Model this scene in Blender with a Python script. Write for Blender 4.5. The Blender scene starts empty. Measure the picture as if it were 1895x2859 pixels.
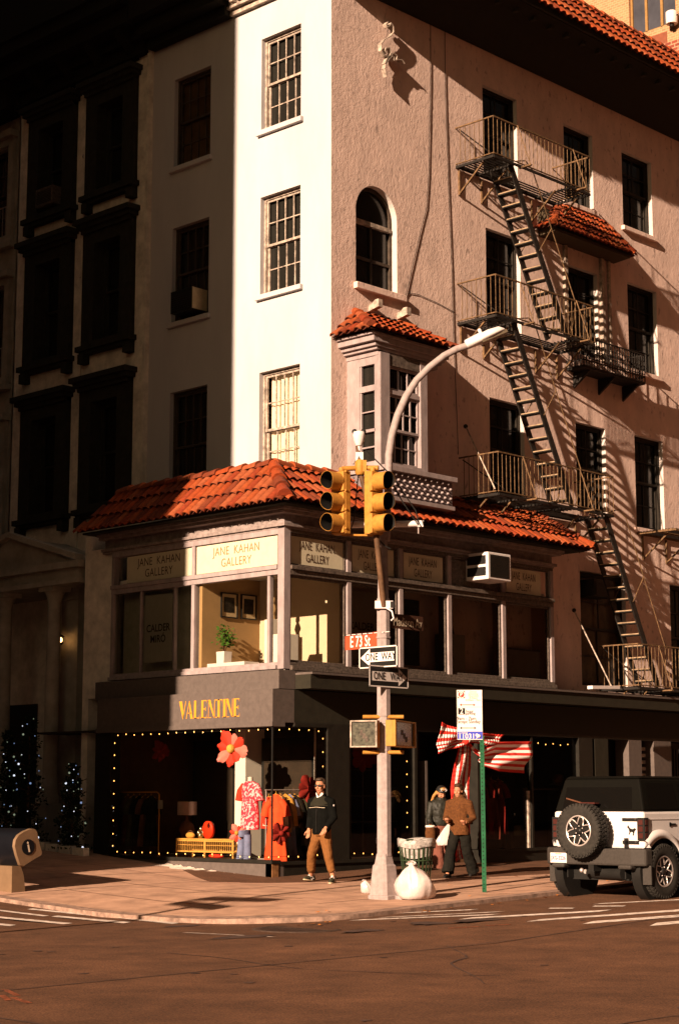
import bpy, math, random
from mathutils import Vector, Matrix
random.seed(7)
C = bpy.context.scene.collection
sc = bpy.context.scene
R = math.radians

# ------------------------------------------------------------------ camera, sky, sun, exposure
PITCH, YAW, EYE = 0.159424, 0.765296, 1.45
cam = bpy.data.objects.new('camera', bpy.data.cameras.new('camera'))
C.objects.link(cam)
cam.data.sensor_fit = 'VERTICAL'; cam.data.sensor_height = 36.0; cam.data.sensor_width = 24.0
cam.data.lens = 62.752
cam.data.clip_end = 2000; cam.data.clip_start = 0.05
cam.location = (0, 0, EYE); cam.rotation_euler = (math.pi/2 + PITCH, 0, YAW - math.pi/2)
sc.camera = cam

SD = Vector((1.0, 0.195, -0.37)).normalized()          # the way the sunlight travels
w = bpy.data.worlds.new('World'); sc.world = w; w.use_nodes = True
nt = w.node_tree; bg = nt.nodes['Background']
sky = nt.nodes.new('ShaderNodeTexSky'); sky.sky_type = 'NISHITA'; sky.sun_disc = False
sky.sun_elevation = math.asin(-SD.z); sky.sun_rotation = math.atan2(-SD.x, -SD.y)
sky.air_density = 1.0; sky.dust_density = 3.0; sky.ozone_density = 0.5
warm = nt.nodes.new('ShaderNodeMix'); warm.data_type = 'RGBA'; warm.blend_type = 'MULTIPLY'
warm.inputs[0].default_value = 1.0; warm.inputs[7].default_value = (0.29, 0.25, 0.17, 1)
nt.links.new(sky.outputs[0], warm.inputs[6]); nt.links.new(warm.outputs[2], bg.inputs[0])
bg.inputs[1].default_value = 0.05
sl = bpy.data.lights.new('sun', 'SUN'); sl.energy = 5.0; sl.angle = R(0.45); sl.color = (1.0, 0.74, 0.53)
sun = bpy.data.objects.new('sun', sl); C.objects.link(sun)
sun.rotation_euler = SD.to_track_quat('-Z', 'Y').to_euler(); sun.location = (-40, -20, 60)
vs = sc.view_settings
vs.view_transform = 'Standard'; vs.look = 'None'; vs.gamma = 1.0; vs.use_curve_mapping = False; vs.exposure = 1.5

# ------------------------------------------------------------------ measuring helpers: where a sight line meets a real plane
FW = Vector((math.cos(YAW)*math.cos(PITCH), math.sin(YAW)*math.cos(PITCH), math.sin(PITCH)))
RT = Vector((math.sin(YAW), -math.cos(YAW), 0)); UP = RT.cross(FW); HF = Vector((math.cos(YAW), math.sin(YAW), 0))
C0 = Vector((0, 0, EYE))
XL, YR, XS, YS, XG, YG = 24.9, 24.15, 22.73, 23.52, 23.1, 23.62
def ray(x, y):
    s = 1895/1568
    return FW + RT*((x*s-947.5)/4983.5) - UP*((y*s-1429.5)/4983.5)
def PX(x, y, X): d = ray(x, y); return C0 + d*(X/d.x)
def PY(x, y, Y): d = ray(x, y); return C0 + d*(Y/d.y)
def PV(x, y, b): d = ray(x, y); return C0 + d*((Vector(b).dot(HF))/(d.dot(HF)))
X0, Y0, RC = 16.8, 17.5, 2.0
def clamp(v, a, b): return max(a, min(b, v))
def zroad(x, y): return -0.25 + 0.032*clamp(x-17, 0, 9) + 0.05*clamp(y-21, 0, 14)
def zwalk(x, y):
    dx, dy = x-X0, y-Y0
    t = clamp(min(dx/(XS-X0), dy/(YS-Y0)), 0, 1)
    zc = zroad(x, y) + 0.06
    zb = 0.075*clamp(y-23.6, 0, 20)
    return zc + (zb-zc)*t
def onwalk(x, y): return x > X0 and y > Y0 and not (x < X0+RC and y < Y0+RC and math.hypot(x-X0-RC, y-Y0-RC) > RC)
def G(px, py, road=False):
    d = ray(px, py); d = d/math.hypot(d.x, d.y); f = zroad if road else zwalk; a, b = 3.0, 70.0; t = a
    while t < 70 and (C0 + d*t).z > f(C0.x+d.x*t, C0.y+d.y*t): t += .25
    a, b = t-.25, t
    for i in range(30):
        m = (a+b)/2; p = C0 + d*m
        if p.z > f(p.x, p.y): a = m
        else: b = m
    p = C0 + d*b; p.z = f(p.x, p.y); return p

# ------------------------------------------------------------------ materials
MATS = {}
def mat(name, col, rough=0.7, metal=0.0, var=0.12, vscale=6.0, bump=0.0, bscale=40.0, bdist=0.01, stretch=(1,1,1), spec=0.18, dirt=0.0, emit=None, estr=0.0, alpha=None):
    if name in MATS: return MATS[name]
    m = bpy.data.materials.new(name); m.use_nodes = True; MATS[name] = m
    n = m.node_tree; b = n.nodes['Principled BSDF']; L = n.links.new
    b.inputs['Roughness'].default_value = rough; b.inputs['Metallic'].default_value = metal
    b.inputs['Specular IOR Level'].default_value = spec
    b.inputs['Base Color'].default_value = (*col, 1)
    if emit:
        b.inputs['Emission Color'].default_value = (*emit, 1); b.inputs['Emission Strength'].default_value = estr
    geo = n.nodes.new('ShaderNodeNewGeometry')
    mp = n.nodes.new('ShaderNodeMapping'); mp.inputs['Scale'].default_value = stretch
    L(geo.outputs['Position'], mp.inputs['Vector'])
    if var > 0:
        t = n.nodes.new('ShaderNodeTexNoise'); t.inputs['Scale'].default_value = vscale; t.inputs['Detail'].default_value = 6; t.inputs['Roughness'].default_value = 0.65
        L(mp.outputs[0], t.inputs['Vector'])
        rp = n.nodes.new('ShaderNodeValToRGB')
        rp.color_ramp.elements[0].position = 0.32; rp.color_ramp.elements[1].position = 0.68
        rp.color_ramp.elements[0].color = (*[max(0, c*(1-var*1.5-dirt)) for c in col], 1)
        rp.color_ramp.elements[1].color = (*[min(1, c*(1+var)) for c in col], 1)
        L(t.outputs['Fac'], rp.inputs['Fac']); L(rp.outputs[0], b.inputs['Base Color'])
        rr = n.nodes.new('ShaderNodeMapRange'); rr.inputs['To Min'].default_value = max(0.02, rough-0.12); rr.inputs['To Max'].default_value = min(1, rough+0.1)
        L(t.outputs['Fac'], rr.inputs['Value']); L(rr.outputs[0], b.inputs['Roughness'])
    if bump > 0:
        t2 = n.nodes.new('ShaderNodeTexNoise'); t2.inputs['Scale'].default_value = bscale; t2.inputs['Detail'].default_value = 5
        L(mp.outputs[0], t2.inputs['Vector'])
        bp = n.nodes.new('ShaderNodeBump'); bp.inputs['Strength'].default_value = bump; bp.inputs['Distance'].default_value = bdist
        L(t2.outputs['Fac'], bp.inputs['Height']); L(bp.outputs[0], b.inputs['Normal'])
    return m
def glass(name, tint=(0.9, 0.9, 0.85), refl=0.06):
    m = bpy.data.materials.new(name); m.use_nodes = True; MATS[name] = m
    n = m.node_tree; n.nodes.clear(); L = n.links.new
    o = n.nodes.new('ShaderNodeOutputMaterial'); mx = n.nodes.new('ShaderNodeMixShader')
    tr = n.nodes.new('ShaderNodeBsdfTransparent'); tr.inputs[0].default_value = (*tint, 1)
    gl = n.nodes.new('ShaderNodeBsdfGlossy'); gl.inputs['Roughness'].default_value = 0.02
    fr = n.nodes.new('ShaderNodeFresnel'); fr.inputs[0].default_value = 1.45
    L(fr.outputs[0], mx.inputs[0]); L(tr.outputs[0], mx.inputs[1]); L(gl.outputs[0], mx.inputs[2]); L(mx.outputs[0], o.inputs[0])
    return m
def brickmat(name, c1, c2, mortar, scale, axis):
    m = bpy.data.materials.new(name); m.use_nodes = True; MATS[name] = m
    n = m.node_tree; b = n.nodes['Principled BSDF']; L = n.links.new
    geo = n.nodes.new('ShaderNodeNewGeometry'); sp = n.nodes.new('ShaderNodeSeparateXYZ'); cb = n.nodes.new('ShaderNodeCombineXYZ')
    L(geo.outputs['Position'], sp.inputs[0]); L(sp.outputs[axis], cb.inputs[0]); L(sp.outputs[2], cb.inputs[1])
    t = n.nodes.new('ShaderNodeTexBrick'); t.inputs['Scale'].default_value = scale
    t.inputs['Color1'].default_value = (*c1, 1); t.inputs['Color2'].default_value = (*c2, 1); t.inputs['Mortar'].default_value = (*mortar, 1)
    t.inputs['Mortar Size'].default_value = 0.03
    L(cb.outputs[0], t.inputs['Vector']); L(t.outputs[0], b.inputs['Base Color'])
    b.inputs['Roughness'].default_value = 0.9
    return m

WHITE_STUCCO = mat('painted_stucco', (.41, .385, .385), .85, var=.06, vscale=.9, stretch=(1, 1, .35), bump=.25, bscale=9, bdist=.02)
def rough_stucco():
    m = mat('rough_stucco', (.62, .45, .385), .93, var=.07, vscale=3.0, stretch=(1, 1, .5), dirt=.05)
    n = m.node_tree; b = n.nodes['Principled BSDF']; L = n.links.new
    geo = n.nodes.new('ShaderNodeNewGeometry'); mp = n.nodes.new('ShaderNodeMapping'); mp.inputs['Scale'].default_value = (1, 1, .62)
    L(geo.outputs['Position'], mp.inputs[0])
    hs = None
    for s, k, dt in ((3.5, .30, 2), (17, .55, 4), (48, .42, 4)):
        t = n.nodes.new('ShaderNodeTexNoise'); t.inputs['Scale'].default_value = s; t.inputs['Detail'].default_value = dt
        L(mp.outputs[0], t.inputs[0])
        mu = n.nodes.new('ShaderNodeMath'); mu.operation = 'MULTIPLY'; mu.inputs[1].default_value = k; L(t.outputs['Fac'], mu.inputs[0])
        if hs is None: hs = mu
        else:
            a = n.nodes.new('ShaderNodeMath'); a.operation = 'ADD'; L(hs.outputs[0], a.inputs[0]); L(mu.outputs[0], a.inputs[1]); hs = a
    pv = n.nodes.new('ShaderNodeTexNoise'); pv.inputs['Scale'].default_value = 9; pv.inputs['Detail'].default_value = 3; L(mp.outputs[0], pv.inputs[0])
    pr = n.nodes.new('ShaderNodeMapRange'); pr.inputs['From Min'].default_value = .62; pr.inputs['From Max'].default_value = .72; pr.inputs['To Min'].default_value = 1; pr.inputs['To Max'].default_value = .62; L(pv.outputs['Fac'], pr.inputs[0])
    vm = n.nodes.new('ShaderNodeVectorMath'); vm.operation = 'SCALE'; L(b.inputs['Base Color'].links[0].from_socket, vm.inputs[0]); L(pr.outputs[0], vm.inputs['Scale']); L(vm.outputs[0], b.inputs['Base Color'])
    bp = n.nodes.new('ShaderNodeBump'); bp.inputs['Strength'].default_value = .62; bp.inputs['Distance'].default_value = .024
    L(hs.outputs[0], bp.inputs['Height']); L(bp.outputs[0], b.inputs['Normal'])
    return m
STUCCO = rough_stucco()
TILES = [mat('terracotta_%s' % s, c, .8, var=.2, vscale=14, bump=.2, bscale=60, bdist=.004) for s, c in (('orange', (.23, .038, .008)), ('red', (.185, .028, .008)), ('rust', (.23, .046, .011)), ('sooty', (.13, .026, .009)), ('pale', (.24, .058, .02)))]
TILEDARK = mat('terracotta_underside', (.07, .018, .01), .9)
IRON = mat('black_iron', (.013, .010, .008), .7, var=.4, vscale=9)
TREADLIT = mat('sunlit_tread_edge', (.26, .18, .11), .8, var=.3)  # pale strip puts the sunlit edge of the treads into colour
RUST = mat('rusty_iron', (.12, .068, .032), .8, var=.45, vscale=14)
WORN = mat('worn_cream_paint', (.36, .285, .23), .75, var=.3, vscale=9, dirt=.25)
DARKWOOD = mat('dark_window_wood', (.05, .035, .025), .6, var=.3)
DARKSASH = mat('black_window_sash', (.016, .012, .008), .7, var=.3)
PANE = mat('dark_window_pane', (.012, .011, .009), .12, var=0, spec=.35, bump=.05, bscale=3, bdist=.01)
PANEWARM = mat('brown_window_pane', (.06, .032, .012), .25, var=.3, vscale=3, spec=.3)
GLASS = glass('clear_glass')
CURTAIN = mat('lace_curtain', (.62, .52, .42), .9, var=.12, vscale=30, stretch=(1, 1, .15))
BLACKPAINT = mat('charcoal_paint', (.012, .010, .007), .6, var=.2)
GREYPAINT = mat('lavender_grey_paint', (.088, .068, .059), .75, var=.12, vscale=10)
FRAMEPAINT = mat('weathered_white_paint', (.27, .215, .21), .75, var=.10, vscale=7, stretch=(1, 1, .4), dirt=.12)
DARKFRAME = mat('weathered_grey_paint', (.10, .075, .06), .8, var=.3, vscale=18, dirt=.2)
SIGNCREAM = mat('cream_sign_board', (.48, .42, .30), .6, var=.04)
SIGNINK = mat('dark_sign_ink', (.05, .02, .01), .6, var=0)
GOLD = mat('gold_lettering', (.55, .22, .02), .5, var=.05)
REVEAL = mat('reveal_paint', (.46, .40, .37), .9, var=.06)
BEIGE = mat('beige_plaster', (.30, .185, .085), .9, var=.04)
PLASTERWHITE = mat('white_plaster', (.60, .53, .47), .9, var=.03)
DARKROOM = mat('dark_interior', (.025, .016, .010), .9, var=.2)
WOODFLOOR = mat('wood_floor', (.12, .06, .03), .5, var=.25)
WHITE = mat('white_paint', (.56, .50, .48), .5, var=.05)
BLACK = mat('black_paint', (.012, .011, .010), .45, var=.1)
RUBBER = mat('tyre_rubber', (.022, .019, .016), .85, var=.25, vscale=20)
STEEL = mat('galvanised_steel', (.27, .215, .205), .65, .0, var=.12, vscale=12, dirt=.05)
YELLOW = mat('signal_yellow', (.37, .165, .028), .6, var=.12, vscale=12, dirt=.08)
RED = mat('red_cloth', (.62, .030, .012), .75, var=.15)
GREENPOST = mat('green_enamel', (.012, .075, .032), .45, var=.2)
STONE = mat('brownstone', (.60, .535, .45), .9, var=.2, vscale=3, bump=.3, bscale=12, bdist=.02)
STONEDARK = mat('grey_limestone', (.31, .275, .225), .9, var=.2, vscale=2, bump=.3, bscale=10, bdist=.02)
NEARBLACK = mat('black_stone_trim', (.026, .023, .017), .95, var=.2, spec=.1)
TREE_GREEN = mat('dark_evergreen', (.012, .02, .008), .8, var=.4)

# ------------------------------------------------------------------ mesh builder
class MB:
    def __init__(s): s.v = []; s.f = []; s.mi = []; s.ms = []; s.sm = []
    def _m(s, m):
        if m not in s.ms: s.ms.append(m)
        return s.ms.index(m)
    def face(s, pts, m, smooth=False):
        i = len(s.v); s.v += [Vector(p) for p in pts]; s.f.append(list(range(i, i+len(pts)))); s.mi.append(s._m(m)); s.sm.append(smooth)
    def grid(s, rows, m, smooth=True, closed=False):
        k = s._m(m) if not isinstance(m, (list, tuple)) else None
        i = len(s.v); nc = len(rows[0])
        for r in rows: s.v += [Vector(p) for p in r]
        for a in range(len(rows)-1):
            for b in range(nc if closed else nc-1):
                b2 = (b+1) % nc
                s.f.append([i+a*nc+b, i+a*nc+b2, i+(a+1)*nc+b2, i+(a+1)*nc+b])
                s.mi.append(k if k is not None else s._m(m[b % len(m)])); s.sm.append(smooth)
    def obox(s, c, a, b, d, m):
        c, a, b, d = Vector(c), Vector(a), Vector(b), Vector(d)
        if a.cross(b).dot(d) < 0: a = -a
        p = [c+a*x+b*y+d*z for z in (-1, 1) for y in (-1, 1) for x in (-1, 1)]
        i = len(s.v); s.v += p; k = s._m(m)
        for q in ((0,2,3,1),(4,5,7,6),(0,1,5,4),(2,6,7,3),(0,4,6,2),(1,3,7,5)):
            s.f.append([i+j for j in q]); s.mi.append(k); s.sm.append(False)
    def box(s, x0, x1, y0, y1, z0, z1, m):
        s.obox(((x0+x1)/2, (y0+y1)/2, (z0+z1)/2), (abs(x1-x0)/2, 0, 0), (0, abs(y1-y0)/2, 0), (0, 0, abs(z1-z0)/2), m)
    def bar(s, p, q, wd, ht, m, up=(0, 0, 1)):
        p, q = Vector(p), Vector(q); t = (q-p); l = t.length; t.normalize(); up = Vector(up)
        sd = t.cross(up)
        if sd.length < 1e-4: sd = t.cross(Vector((1, 0, 0)))
        sd.normalize(); u = sd.cross(t)
        s.obox((p+q)/2, t*l/2, sd*wd/2, u*ht/2, m)
    def tube(s, path, r, m, n=8, cap=True, squash=None, up=None):
        path = [Vector(p) for p in path]; rows = []
        rs = r if isinstance(r, (list, tuple)) else [r]*len(path)
        ref = Vector(up) if up else None
        for i, p in enumerate(path):
            t = (path[min(i+1, len(path)-1)] - path[max(i-1, 0)]).normalized()
            if ref is None: ref = Vector((0, 0, 1)) if abs(t.z) < .9 else Vector((1, 0, 0))
            a = t.cross(ref)
            if a.length < 1e-5: a = t.cross(Vector((.3, 1, .2)))
            a.normalize(); b = a.cross(t).normalized(); ref = b
            ra, rb = (rs[i] if isinstance(rs[i], (tuple, list)) else (rs[i], rs[i]))
            rows.append([p + a*math.cos(2*math.pi*k/n)*ra + b*math.sin(2*math.pi*k/n)*rb for k in range(n)])
        s.grid(rows, m, n > 5, True)
        if cap: s.face(rows[0][::-1], m); s.face(rows[-1], m)
    def lathe(s, prof, m, n=16, org=(0, 0, 0), ax=(0, 0, 1), cap=True):
        ax = Vector(ax).normalized(); a = ax.orthogonal().normalized(); b = ax.cross(a); org = Vector(org)
        rows = [[org + ax*z + (a*math.cos(2*math.pi*k/n) + b*math.sin(2*math.pi*k/n))*r for k in range(n)] for r, z in prof]
        s.grid(rows, m, True, True)
        if cap:
            if prof[0][0] > 1e-4: s.face(rows[0][::-1], m)
            if prof[-1][0] > 1e-4: s.face(rows[-1], m)
    def ball(s, c, r, m, nu=12, nv=8, rot=None):
        c = Vector(c); r = Vector(r) if not isinstance(r, (int, float)) else Vector((r, r, r)); rows = []
        for j in range(nv+1):
            th = math.pi*j/nv; row = []
            for i in range(nu):
                ph = 2*math.pi*i/nu
                v = Vector((math.sin(th)*math.cos(ph)*r.x, math.sin(th)*math.sin(ph)*r.y, -math.cos(th)*r.z))
                if rot is not None: v = rot @ v
                row.append(c+v)
            rows.append(row)
        s.grid(rows, m, True, True)
    def prism(s, pts, org, u, v, wv, m, mside=None):
        org, u, v, wv = Vector(org), Vector(u), Vector(v), Vector(wv)
        A = [org+u*p[0]+v*p[1] for p in pts]; B = [p+wv for p in A]
        s.face(A, m); s.face(B[::-1], m)
        for i in range(len(A)):
            j = (i+1) % len(A); s.face([A[j], A[i], B[i], B[j]], mside or m)
    def text(s, txt, org, u, v, size, m, sx=1.0, align='CENTER', bold=0.0, space=1.0, lift=0.004):
        cu = bpy.data.curves.new('t', 'FONT'); cu.body = txt; cu.size = 1.0; cu.align_x = align; cu.align_y = 'CENTER'; cu.offset = bold; cu.space_character = space
        cu.resolution_u = 3
        o = bpy.data.objects.new('t', cu); C.objects.link(o)
        me = o.evaluated_get(bpy.context.evaluated_depsgraph_get()).to_mesh()
        u, v = Vector(u).normalized(), Vector(v).normalized(); nrm = u.cross(v); i = len(s.v); k = s._m(m)
        s.v += [Vector(org) + u*(p.co.x*size*sx) + v*(p.co.y*size) + nrm*lift for p in me.vertices]
        for q in me.polygons: s.f.append([i+j for j in q.vertices]); s.mi.append(k); s.sm.append(False)
        C.objects.unlink(o); bpy.data.objects.remove(o); bpy.data.curves.remove(cu)
    def build(s, name, parent=None, base=None, bevel=0.0, weld=False):
        off = Vector(base) if base is not None else Vector((0, 0, 0))
        if parent is not None:
            r = parent
            while r.parent: r = r.parent
            off = r.location.copy()
        me = bpy.data.meshes.new(name); me.from_pydata([p-off for p in s.v], [], s.f)
        for m in s.ms: me.materials.append(m)
        me.polygons.foreach_set('material_index', s.mi); me.polygons.foreach_set('use_smooth', s.sm); me.update()
        o = bpy.data.objects.new(name, me); C.objects.link(o)
        if parent is not None: o.parent = parent
        else: o.location = off
        if bevel:
            wd = o.modifiers.new('w', 'WELD'); wd.merge_threshold = 1e-4
            b = o.modifiers.new('b', 'BEVEL'); b.width = bevel; b.segments = 2; b.limit_method = 'ANGLE'; b.angle_limit = R(40)
        return o
def tag(o, label, cat, group=None):
    o['label'] = label; o['category'] = cat
    if group: o['group'] = group
    return o
def thing(name, label, cat, loc, group=None):
    o = bpy.data.objects.new(name, None); C.objects.link(o); o.location = loc; o.empty_display_size = .1
    return tag(o, label, cat, group)
def setting(o, kind='structure'): o['kind'] = kind; return o
def copy_tree(o, parent=None):
    c = o.copy(); C.objects.link(c)
    if parent is not None: c.parent = parent
    for ch in list(o.children): copy_tree(ch, c)
    return c

# ------------------------------------------------------------------ facade helpers: plane 'x' looks to -X (u is y), plane 'y' looks to -Y (u is x); d goes into the wall
def FP(pl, c, u, z, d): return Vector((c+d, u, z)) if pl == 'x' else Vector((u, c+d, z))
def fbox(mb, pl, c, u0, u1, z0, z1, d0, d1, m):
    if pl == 'x': mb.box(c+d0, c+d1, u0, u1, z0, z1, m)
    else: mb.box(u0, u1, c+d0, c+d1, z0, z1, m)
def ffr(pl, c, u0, u1, z0, z1, d, t, w_, m, mb):     # a rectangular frame ring
    fbox(mb, pl, c, u0, u0+w_, z0, z1, d, d+t, m); fbox(mb, pl, c, u1-w_, u1, z0, z1, d, d+t, m)
    fbox(mb, pl, c, u0+w_, u1-w_, z0, z0+w_, d, d+t, m); fbox(mb, pl, c, u0+w_, u1-w_, z1-w_, z1, d, d+t, m)
def fface(mb, pl, c, u0, u1, z0, z1, d, m):
    p = [FP(pl, c, u0, z0, d), FP(pl, c, u1, z0, d), FP(pl, c, u1, z1, d), FP(pl, c, u0, z1, d)]
    mb.face(p if pl == 'y' else p[::-1], m)
def wall(mb, pl, c, u0, u1, z0, z1, holes, m, depth=.28, mrev=None):
    us = sorted({u0, u1, *[h[0] for h in holes], *[h[1] for h in holes]}); zs = sorted({z0, z1, *[h[2] for h in holes], *[h[3] for h in holes]})
    for a, b in zip(us, us[1:]):
        run = None
        for e, f in zip(zs, zs[1:]):
            mu, mz = (a+b)/2, (e+f)/2
            if any(h[0] < mu < h[1] and h[2] < mz < h[3] for h in holes): continue
            fface(mb, pl, c, a, b, e, f, 0, m)
    rv = mrev or m
    for a, b, e, f in [h[:4] for h in holes]:
        for q in ([(a, e), (a, f)], [(b, f), (b, e)], [(a, f), (b, f)], [(b, e), (a, e)]):
            P, Q = q
            mb.face([FP(pl, c, P[0], P[1], 0), FP(pl, c, Q[0], Q[1], 0), FP(pl, c, Q[0], Q[1], depth), FP(pl, c, P[0], P[1], depth)], rv)
def sash(mb, pl, c, u0, u1, z0, z1, d, nx, nz, m, st=.05, mt=.022):
    ffr(pl, c, u0, u1, z0, z1, d, .04, st, m, mb)
    for i in range(1, nx):
        u = u0+st+(u1-u0-2*st)*i/nx; fbox(mb, pl, c, u-mt/2, u+mt/2, z0+st, z1-st, d+.005, d+.032, m)
    for i in range(1, nz):
        z = z0+st+(z1-z0-2*st)*i/nz; fbox(mb, pl, c, u0+st, u1-st, z-mt/2, z+mt/2, d+.008, d+.030, m)
def dh_window(parent, pl, c, u0, u1, z0, z1, depth, frame, pane, nx=4, nz=2, split=.5, sill=None, curtain=None, raise_low=0.0, lab=None):
    mb = MB(); fw_ = .05; d = depth-.10
    ffr(pl, c, u0+.002, u1-.002, z0+.002, z1-.002, d-.03, .10, fw_, frame, mb)
    zm = z0+(z1-z0)*split
    sash(mb, pl, c, u0+fw_, u1-fw_, zm, z1-fw_, d, nx, nz, frame)
    sash(mb, pl, c, u0+fw_, u1-fw_, z0+fw_+raise_low, zm+.04, d+.045, nx, nz, frame)
    wn = mb.build('window', parent)
    if lab: wn['label'] = lab
    g = MB(); fface(g, pl, c, u0+fw_, u1-fw_, z0+fw_, z1-fw_, d+.075, pane); g.build('pane', wn)
    if sill:
        q = MB(); fbox(q, pl, c, u0-.08, u1+.08, z0-.11, z0-.003, -.09, depth-.10, sill); q.build('sill', wn, bevel=.008)
    if curtain:
        q = MB(); rows = []
        for z in (z0+.1+raise_low, z1-.06):
            rows.append([FP(pl, c, u0+.06+(u1-u0-.12)*i/40, z, d+.14+.018*math.sin(i*1.3)+.012*math.sin(i*.47)) for i in range(41)])
        q.grid(rows, curtain); q.build('curtain', wn)
    return wn

def tiles(mb, e0, e1, hgt, run, uL, uR, inward, wd=.21, course=.36, jit=.012):
    """barrel tiles on a roof plane: eave e0->e1, rising hgt over run along the horizontal vector inward; uL / uR = how far each end is cut in at the ridge"""
    e0, e1 = Vector(e0), Vector(e1); U = (e1-e0); Ln = U.length; U.normalize()
    V = (Vector(inward).normalized()*run + Vector((0, 0, hgt))); H = V.length; V.normalize()
    N = U.cross(V).normalized()
    if N.z < 0: N = -N
    q = [e0, e1, e1-U*uR+V*H, e0+U*uL+V*H]
    mb.face(q if (q[1]-q[0]).cross(q[2]-q[0]).dot(N) > 0 else q[::-1], TILEDARK)
    n = int(Ln/wd)
    for i in range(n):
        u = (i+.5)*Ln/n
        vm = H
        if uL > 0 and u < uL: vm = min(vm, H*u/uL)
        if uR > 0 and u > Ln-uR: vm = min(vm, H*(Ln-u)/uR)
        v = -.06 + random.uniform(-.015, .015)
        while v < vm-.05:
            v1 = min(v+course+.03, vm+.04); m = random.choice(TILES)
            rr = wd*.47; ang = random.uniform(-jit, jit)
            rows = []
            for t, rad, lift in ((v, rr, .055), (v1, rr*.86, .012)):
                rows.append([e0 + U*(u+ang*(t-v)+math.cos(math.pi*k/7)*rad) + V*t + N*(lift + math.sin(math.pi*k/7)*rad*.9) for k in range(8)])
            mb.grid(rows, m, True)
            th = [p - N*.02 for p in rows[0]]
            mb.face(rows[0]+th[::-1], TILEDARK if v > 0 else m)
            v += course
def ridge(mb, p, q, r=.12, step=.34):
    p, q = Vector(p), Vector(q); L = (q-p).length; t = (q-p).normalized(); n = max(1, int(L/step))
    sd = t.cross(Vector((0, 0, 1))).normalized(); up = sd.cross(t)
    for i in range(n):
        a, b = p+t*L*i/n, p+t*(L*(i+1)/n+.05); m = random.choice(TILES)
        rows = [[c + sd*math.cos(math.pi*k/8)*rad + up*(math.sin(math.pi*k/8)*rad+l) for k in range(9)] for c, rad, l in ((a, r*1.12, .02), (b, r*.9, -.005))]
        mb.grid(rows, m, True); mb.face(rows[0], m)

# ================================================================== SETTING
ASPHALT = mat('asphalt', (.098, .043, .021), .95, var=.22, vscale=1.6, bump=.5, bscale=140, bdist=.004)
def asphalt_fix():
    n = ASPHALT.node_tree; b = n.nodes['Principled BSDF']; L = n.links.new
    old = b.inputs['Base Color'].links[0].from_socket
    geo = n.nodes.new('ShaderNodeNewGeometry')
    t = n.nodes.new('ShaderNodeTexNoise'); t.inputs['Scale'].default_value = 55; t.inputs['Detail'].default_value = 4; L(geo.outputs['Position'], t.inputs[0])
    mp = n.nodes.new('ShaderNodeMapping'); mp.inputs['Scale'].default_value = (.12, 1.3, 1); mp.inputs['Rotation'].default_value = (0, 0, 0); L(geo.outputs['Position'], mp.inputs[0])
    t2 = n.nodes.new('ShaderNodeTexNoise'); t2.inputs['Scale'].default_value = .6; t2.inputs['Detail'].default_value = 3; L(mp.outputs[0], t2.inputs[0])
    mr = n.nodes.new('ShaderNodeMapRange'); mr.inputs['From Min'].default_value = .3; mr.inputs['From Max'].default_value = .7; mr.inputs['To Min'].default_value = .45; mr.inputs['To Max'].default_value = 1.55; L(t.outputs['Fac'], mr.inputs[0])
    m2 = n.nodes.new('ShaderNodeMapRange'); m2.inputs['From Min'].default_value = .3; m2.inputs['From Max'].default_value = .7; m2.inputs['To Min'].default_value = .82; m2.inputs['To Max'].default_value = 1.14; L(t2.outputs['Fac'], m2.inputs[0])
    mu = n.nodes.new('ShaderNodeMath'); mu.operation = 'MULTIPLY'; L(mr.outputs[0], mu.inputs[0]); L(m2.outputs[0], mu.inputs[1])
    vm = n.nodes.new('ShaderNodeVectorMath'); vm.operation = 'SCALE'; L(old, vm.inputs[0]); L(mu.outputs[0], vm.inputs['Scale']); L(vm.outputs[0], b.inputs['Base Color'])
asphalt_fix()
CONCRETE = mat('sidewalk_concrete', (.40, .235, .16), .9, var=.18, vscale=2.2, bump=.35, bscale=90, bdist=.004, dirt=.05)
JOINT = mat('sidewalk_joint', (.22, .13, .09), .95, var=.2)
KERB = mat('kerb_stone', (.26, .165, .125), .9, var=.3, vscale=7, dirt=.1)
PAINT = mat('road_paint', (.66, .54, .47), .8, var=.22, vscale=9, dirt=.25)

def lin(a, b, n): return [a+(b-a)*i/n for i in range(n+1)]
mb = MB()
xs = [-400, -60, -20] + lin(0, 44, 44)[0:] + [60, 120, 400]; ys = [-400, -60, -20] + lin(0, 44, 44) + [60, 120, 400]
mb.grid([[(x, y, zroad(x, y)) for x in xs] for y in ys], ASPHALT, True)
setting(mb.build('road'))

mb = MB()                                                     # sidewalk slab: top, rounded corner, kerb face
cor = [(X0+RC-RC*math.sin(a), Y0+RC-RC*math.cos(a)) for a in lin(0, math.pi/2, 12)]
edge = [(x, Y0) for x in [60]+lin(44, X0+RC+1, 24)] + cor + [(X0, y) for y in lin(Y0+RC+1, 46, 26)+[70]]
def inner(p):
    return (max(p[0], XS+.6), max(p[1], YS+.6))
rows = []
for t in [0, .04, .15, .3, .5, .7, .85, 1.0]:
    r = []
    for p in edge:
        q = inner(p) if not (p[0] < XS and p[1] < YS) else (XS+.6, YS+.6)
        if p[1] <= Y0+1e-6 and p[0] >= XS+.6: q = (p[0], YS+.6)
        if p[0] <= X0+1e-6 and p[1] >= YS+.6: q = (XS+.6, p[1])
        x, y = p[0]+(q[0]-p[0])*t, p[1]+(q[1]-p[1])*t
        r.append((x, y, zwalk(x, y)))
    rows.append(r)
i = len(rows[0])
mb.grid(rows[1:], CONCRETE, False); mb.grid(rows[:2], KERB, False)
mb.grid([[(p[0], p[1], zroad(p[0], p[1])-.1) for p in rows[0]], rows[0]], KERB, False)
setting(mb.build('sidewalk'))
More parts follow.
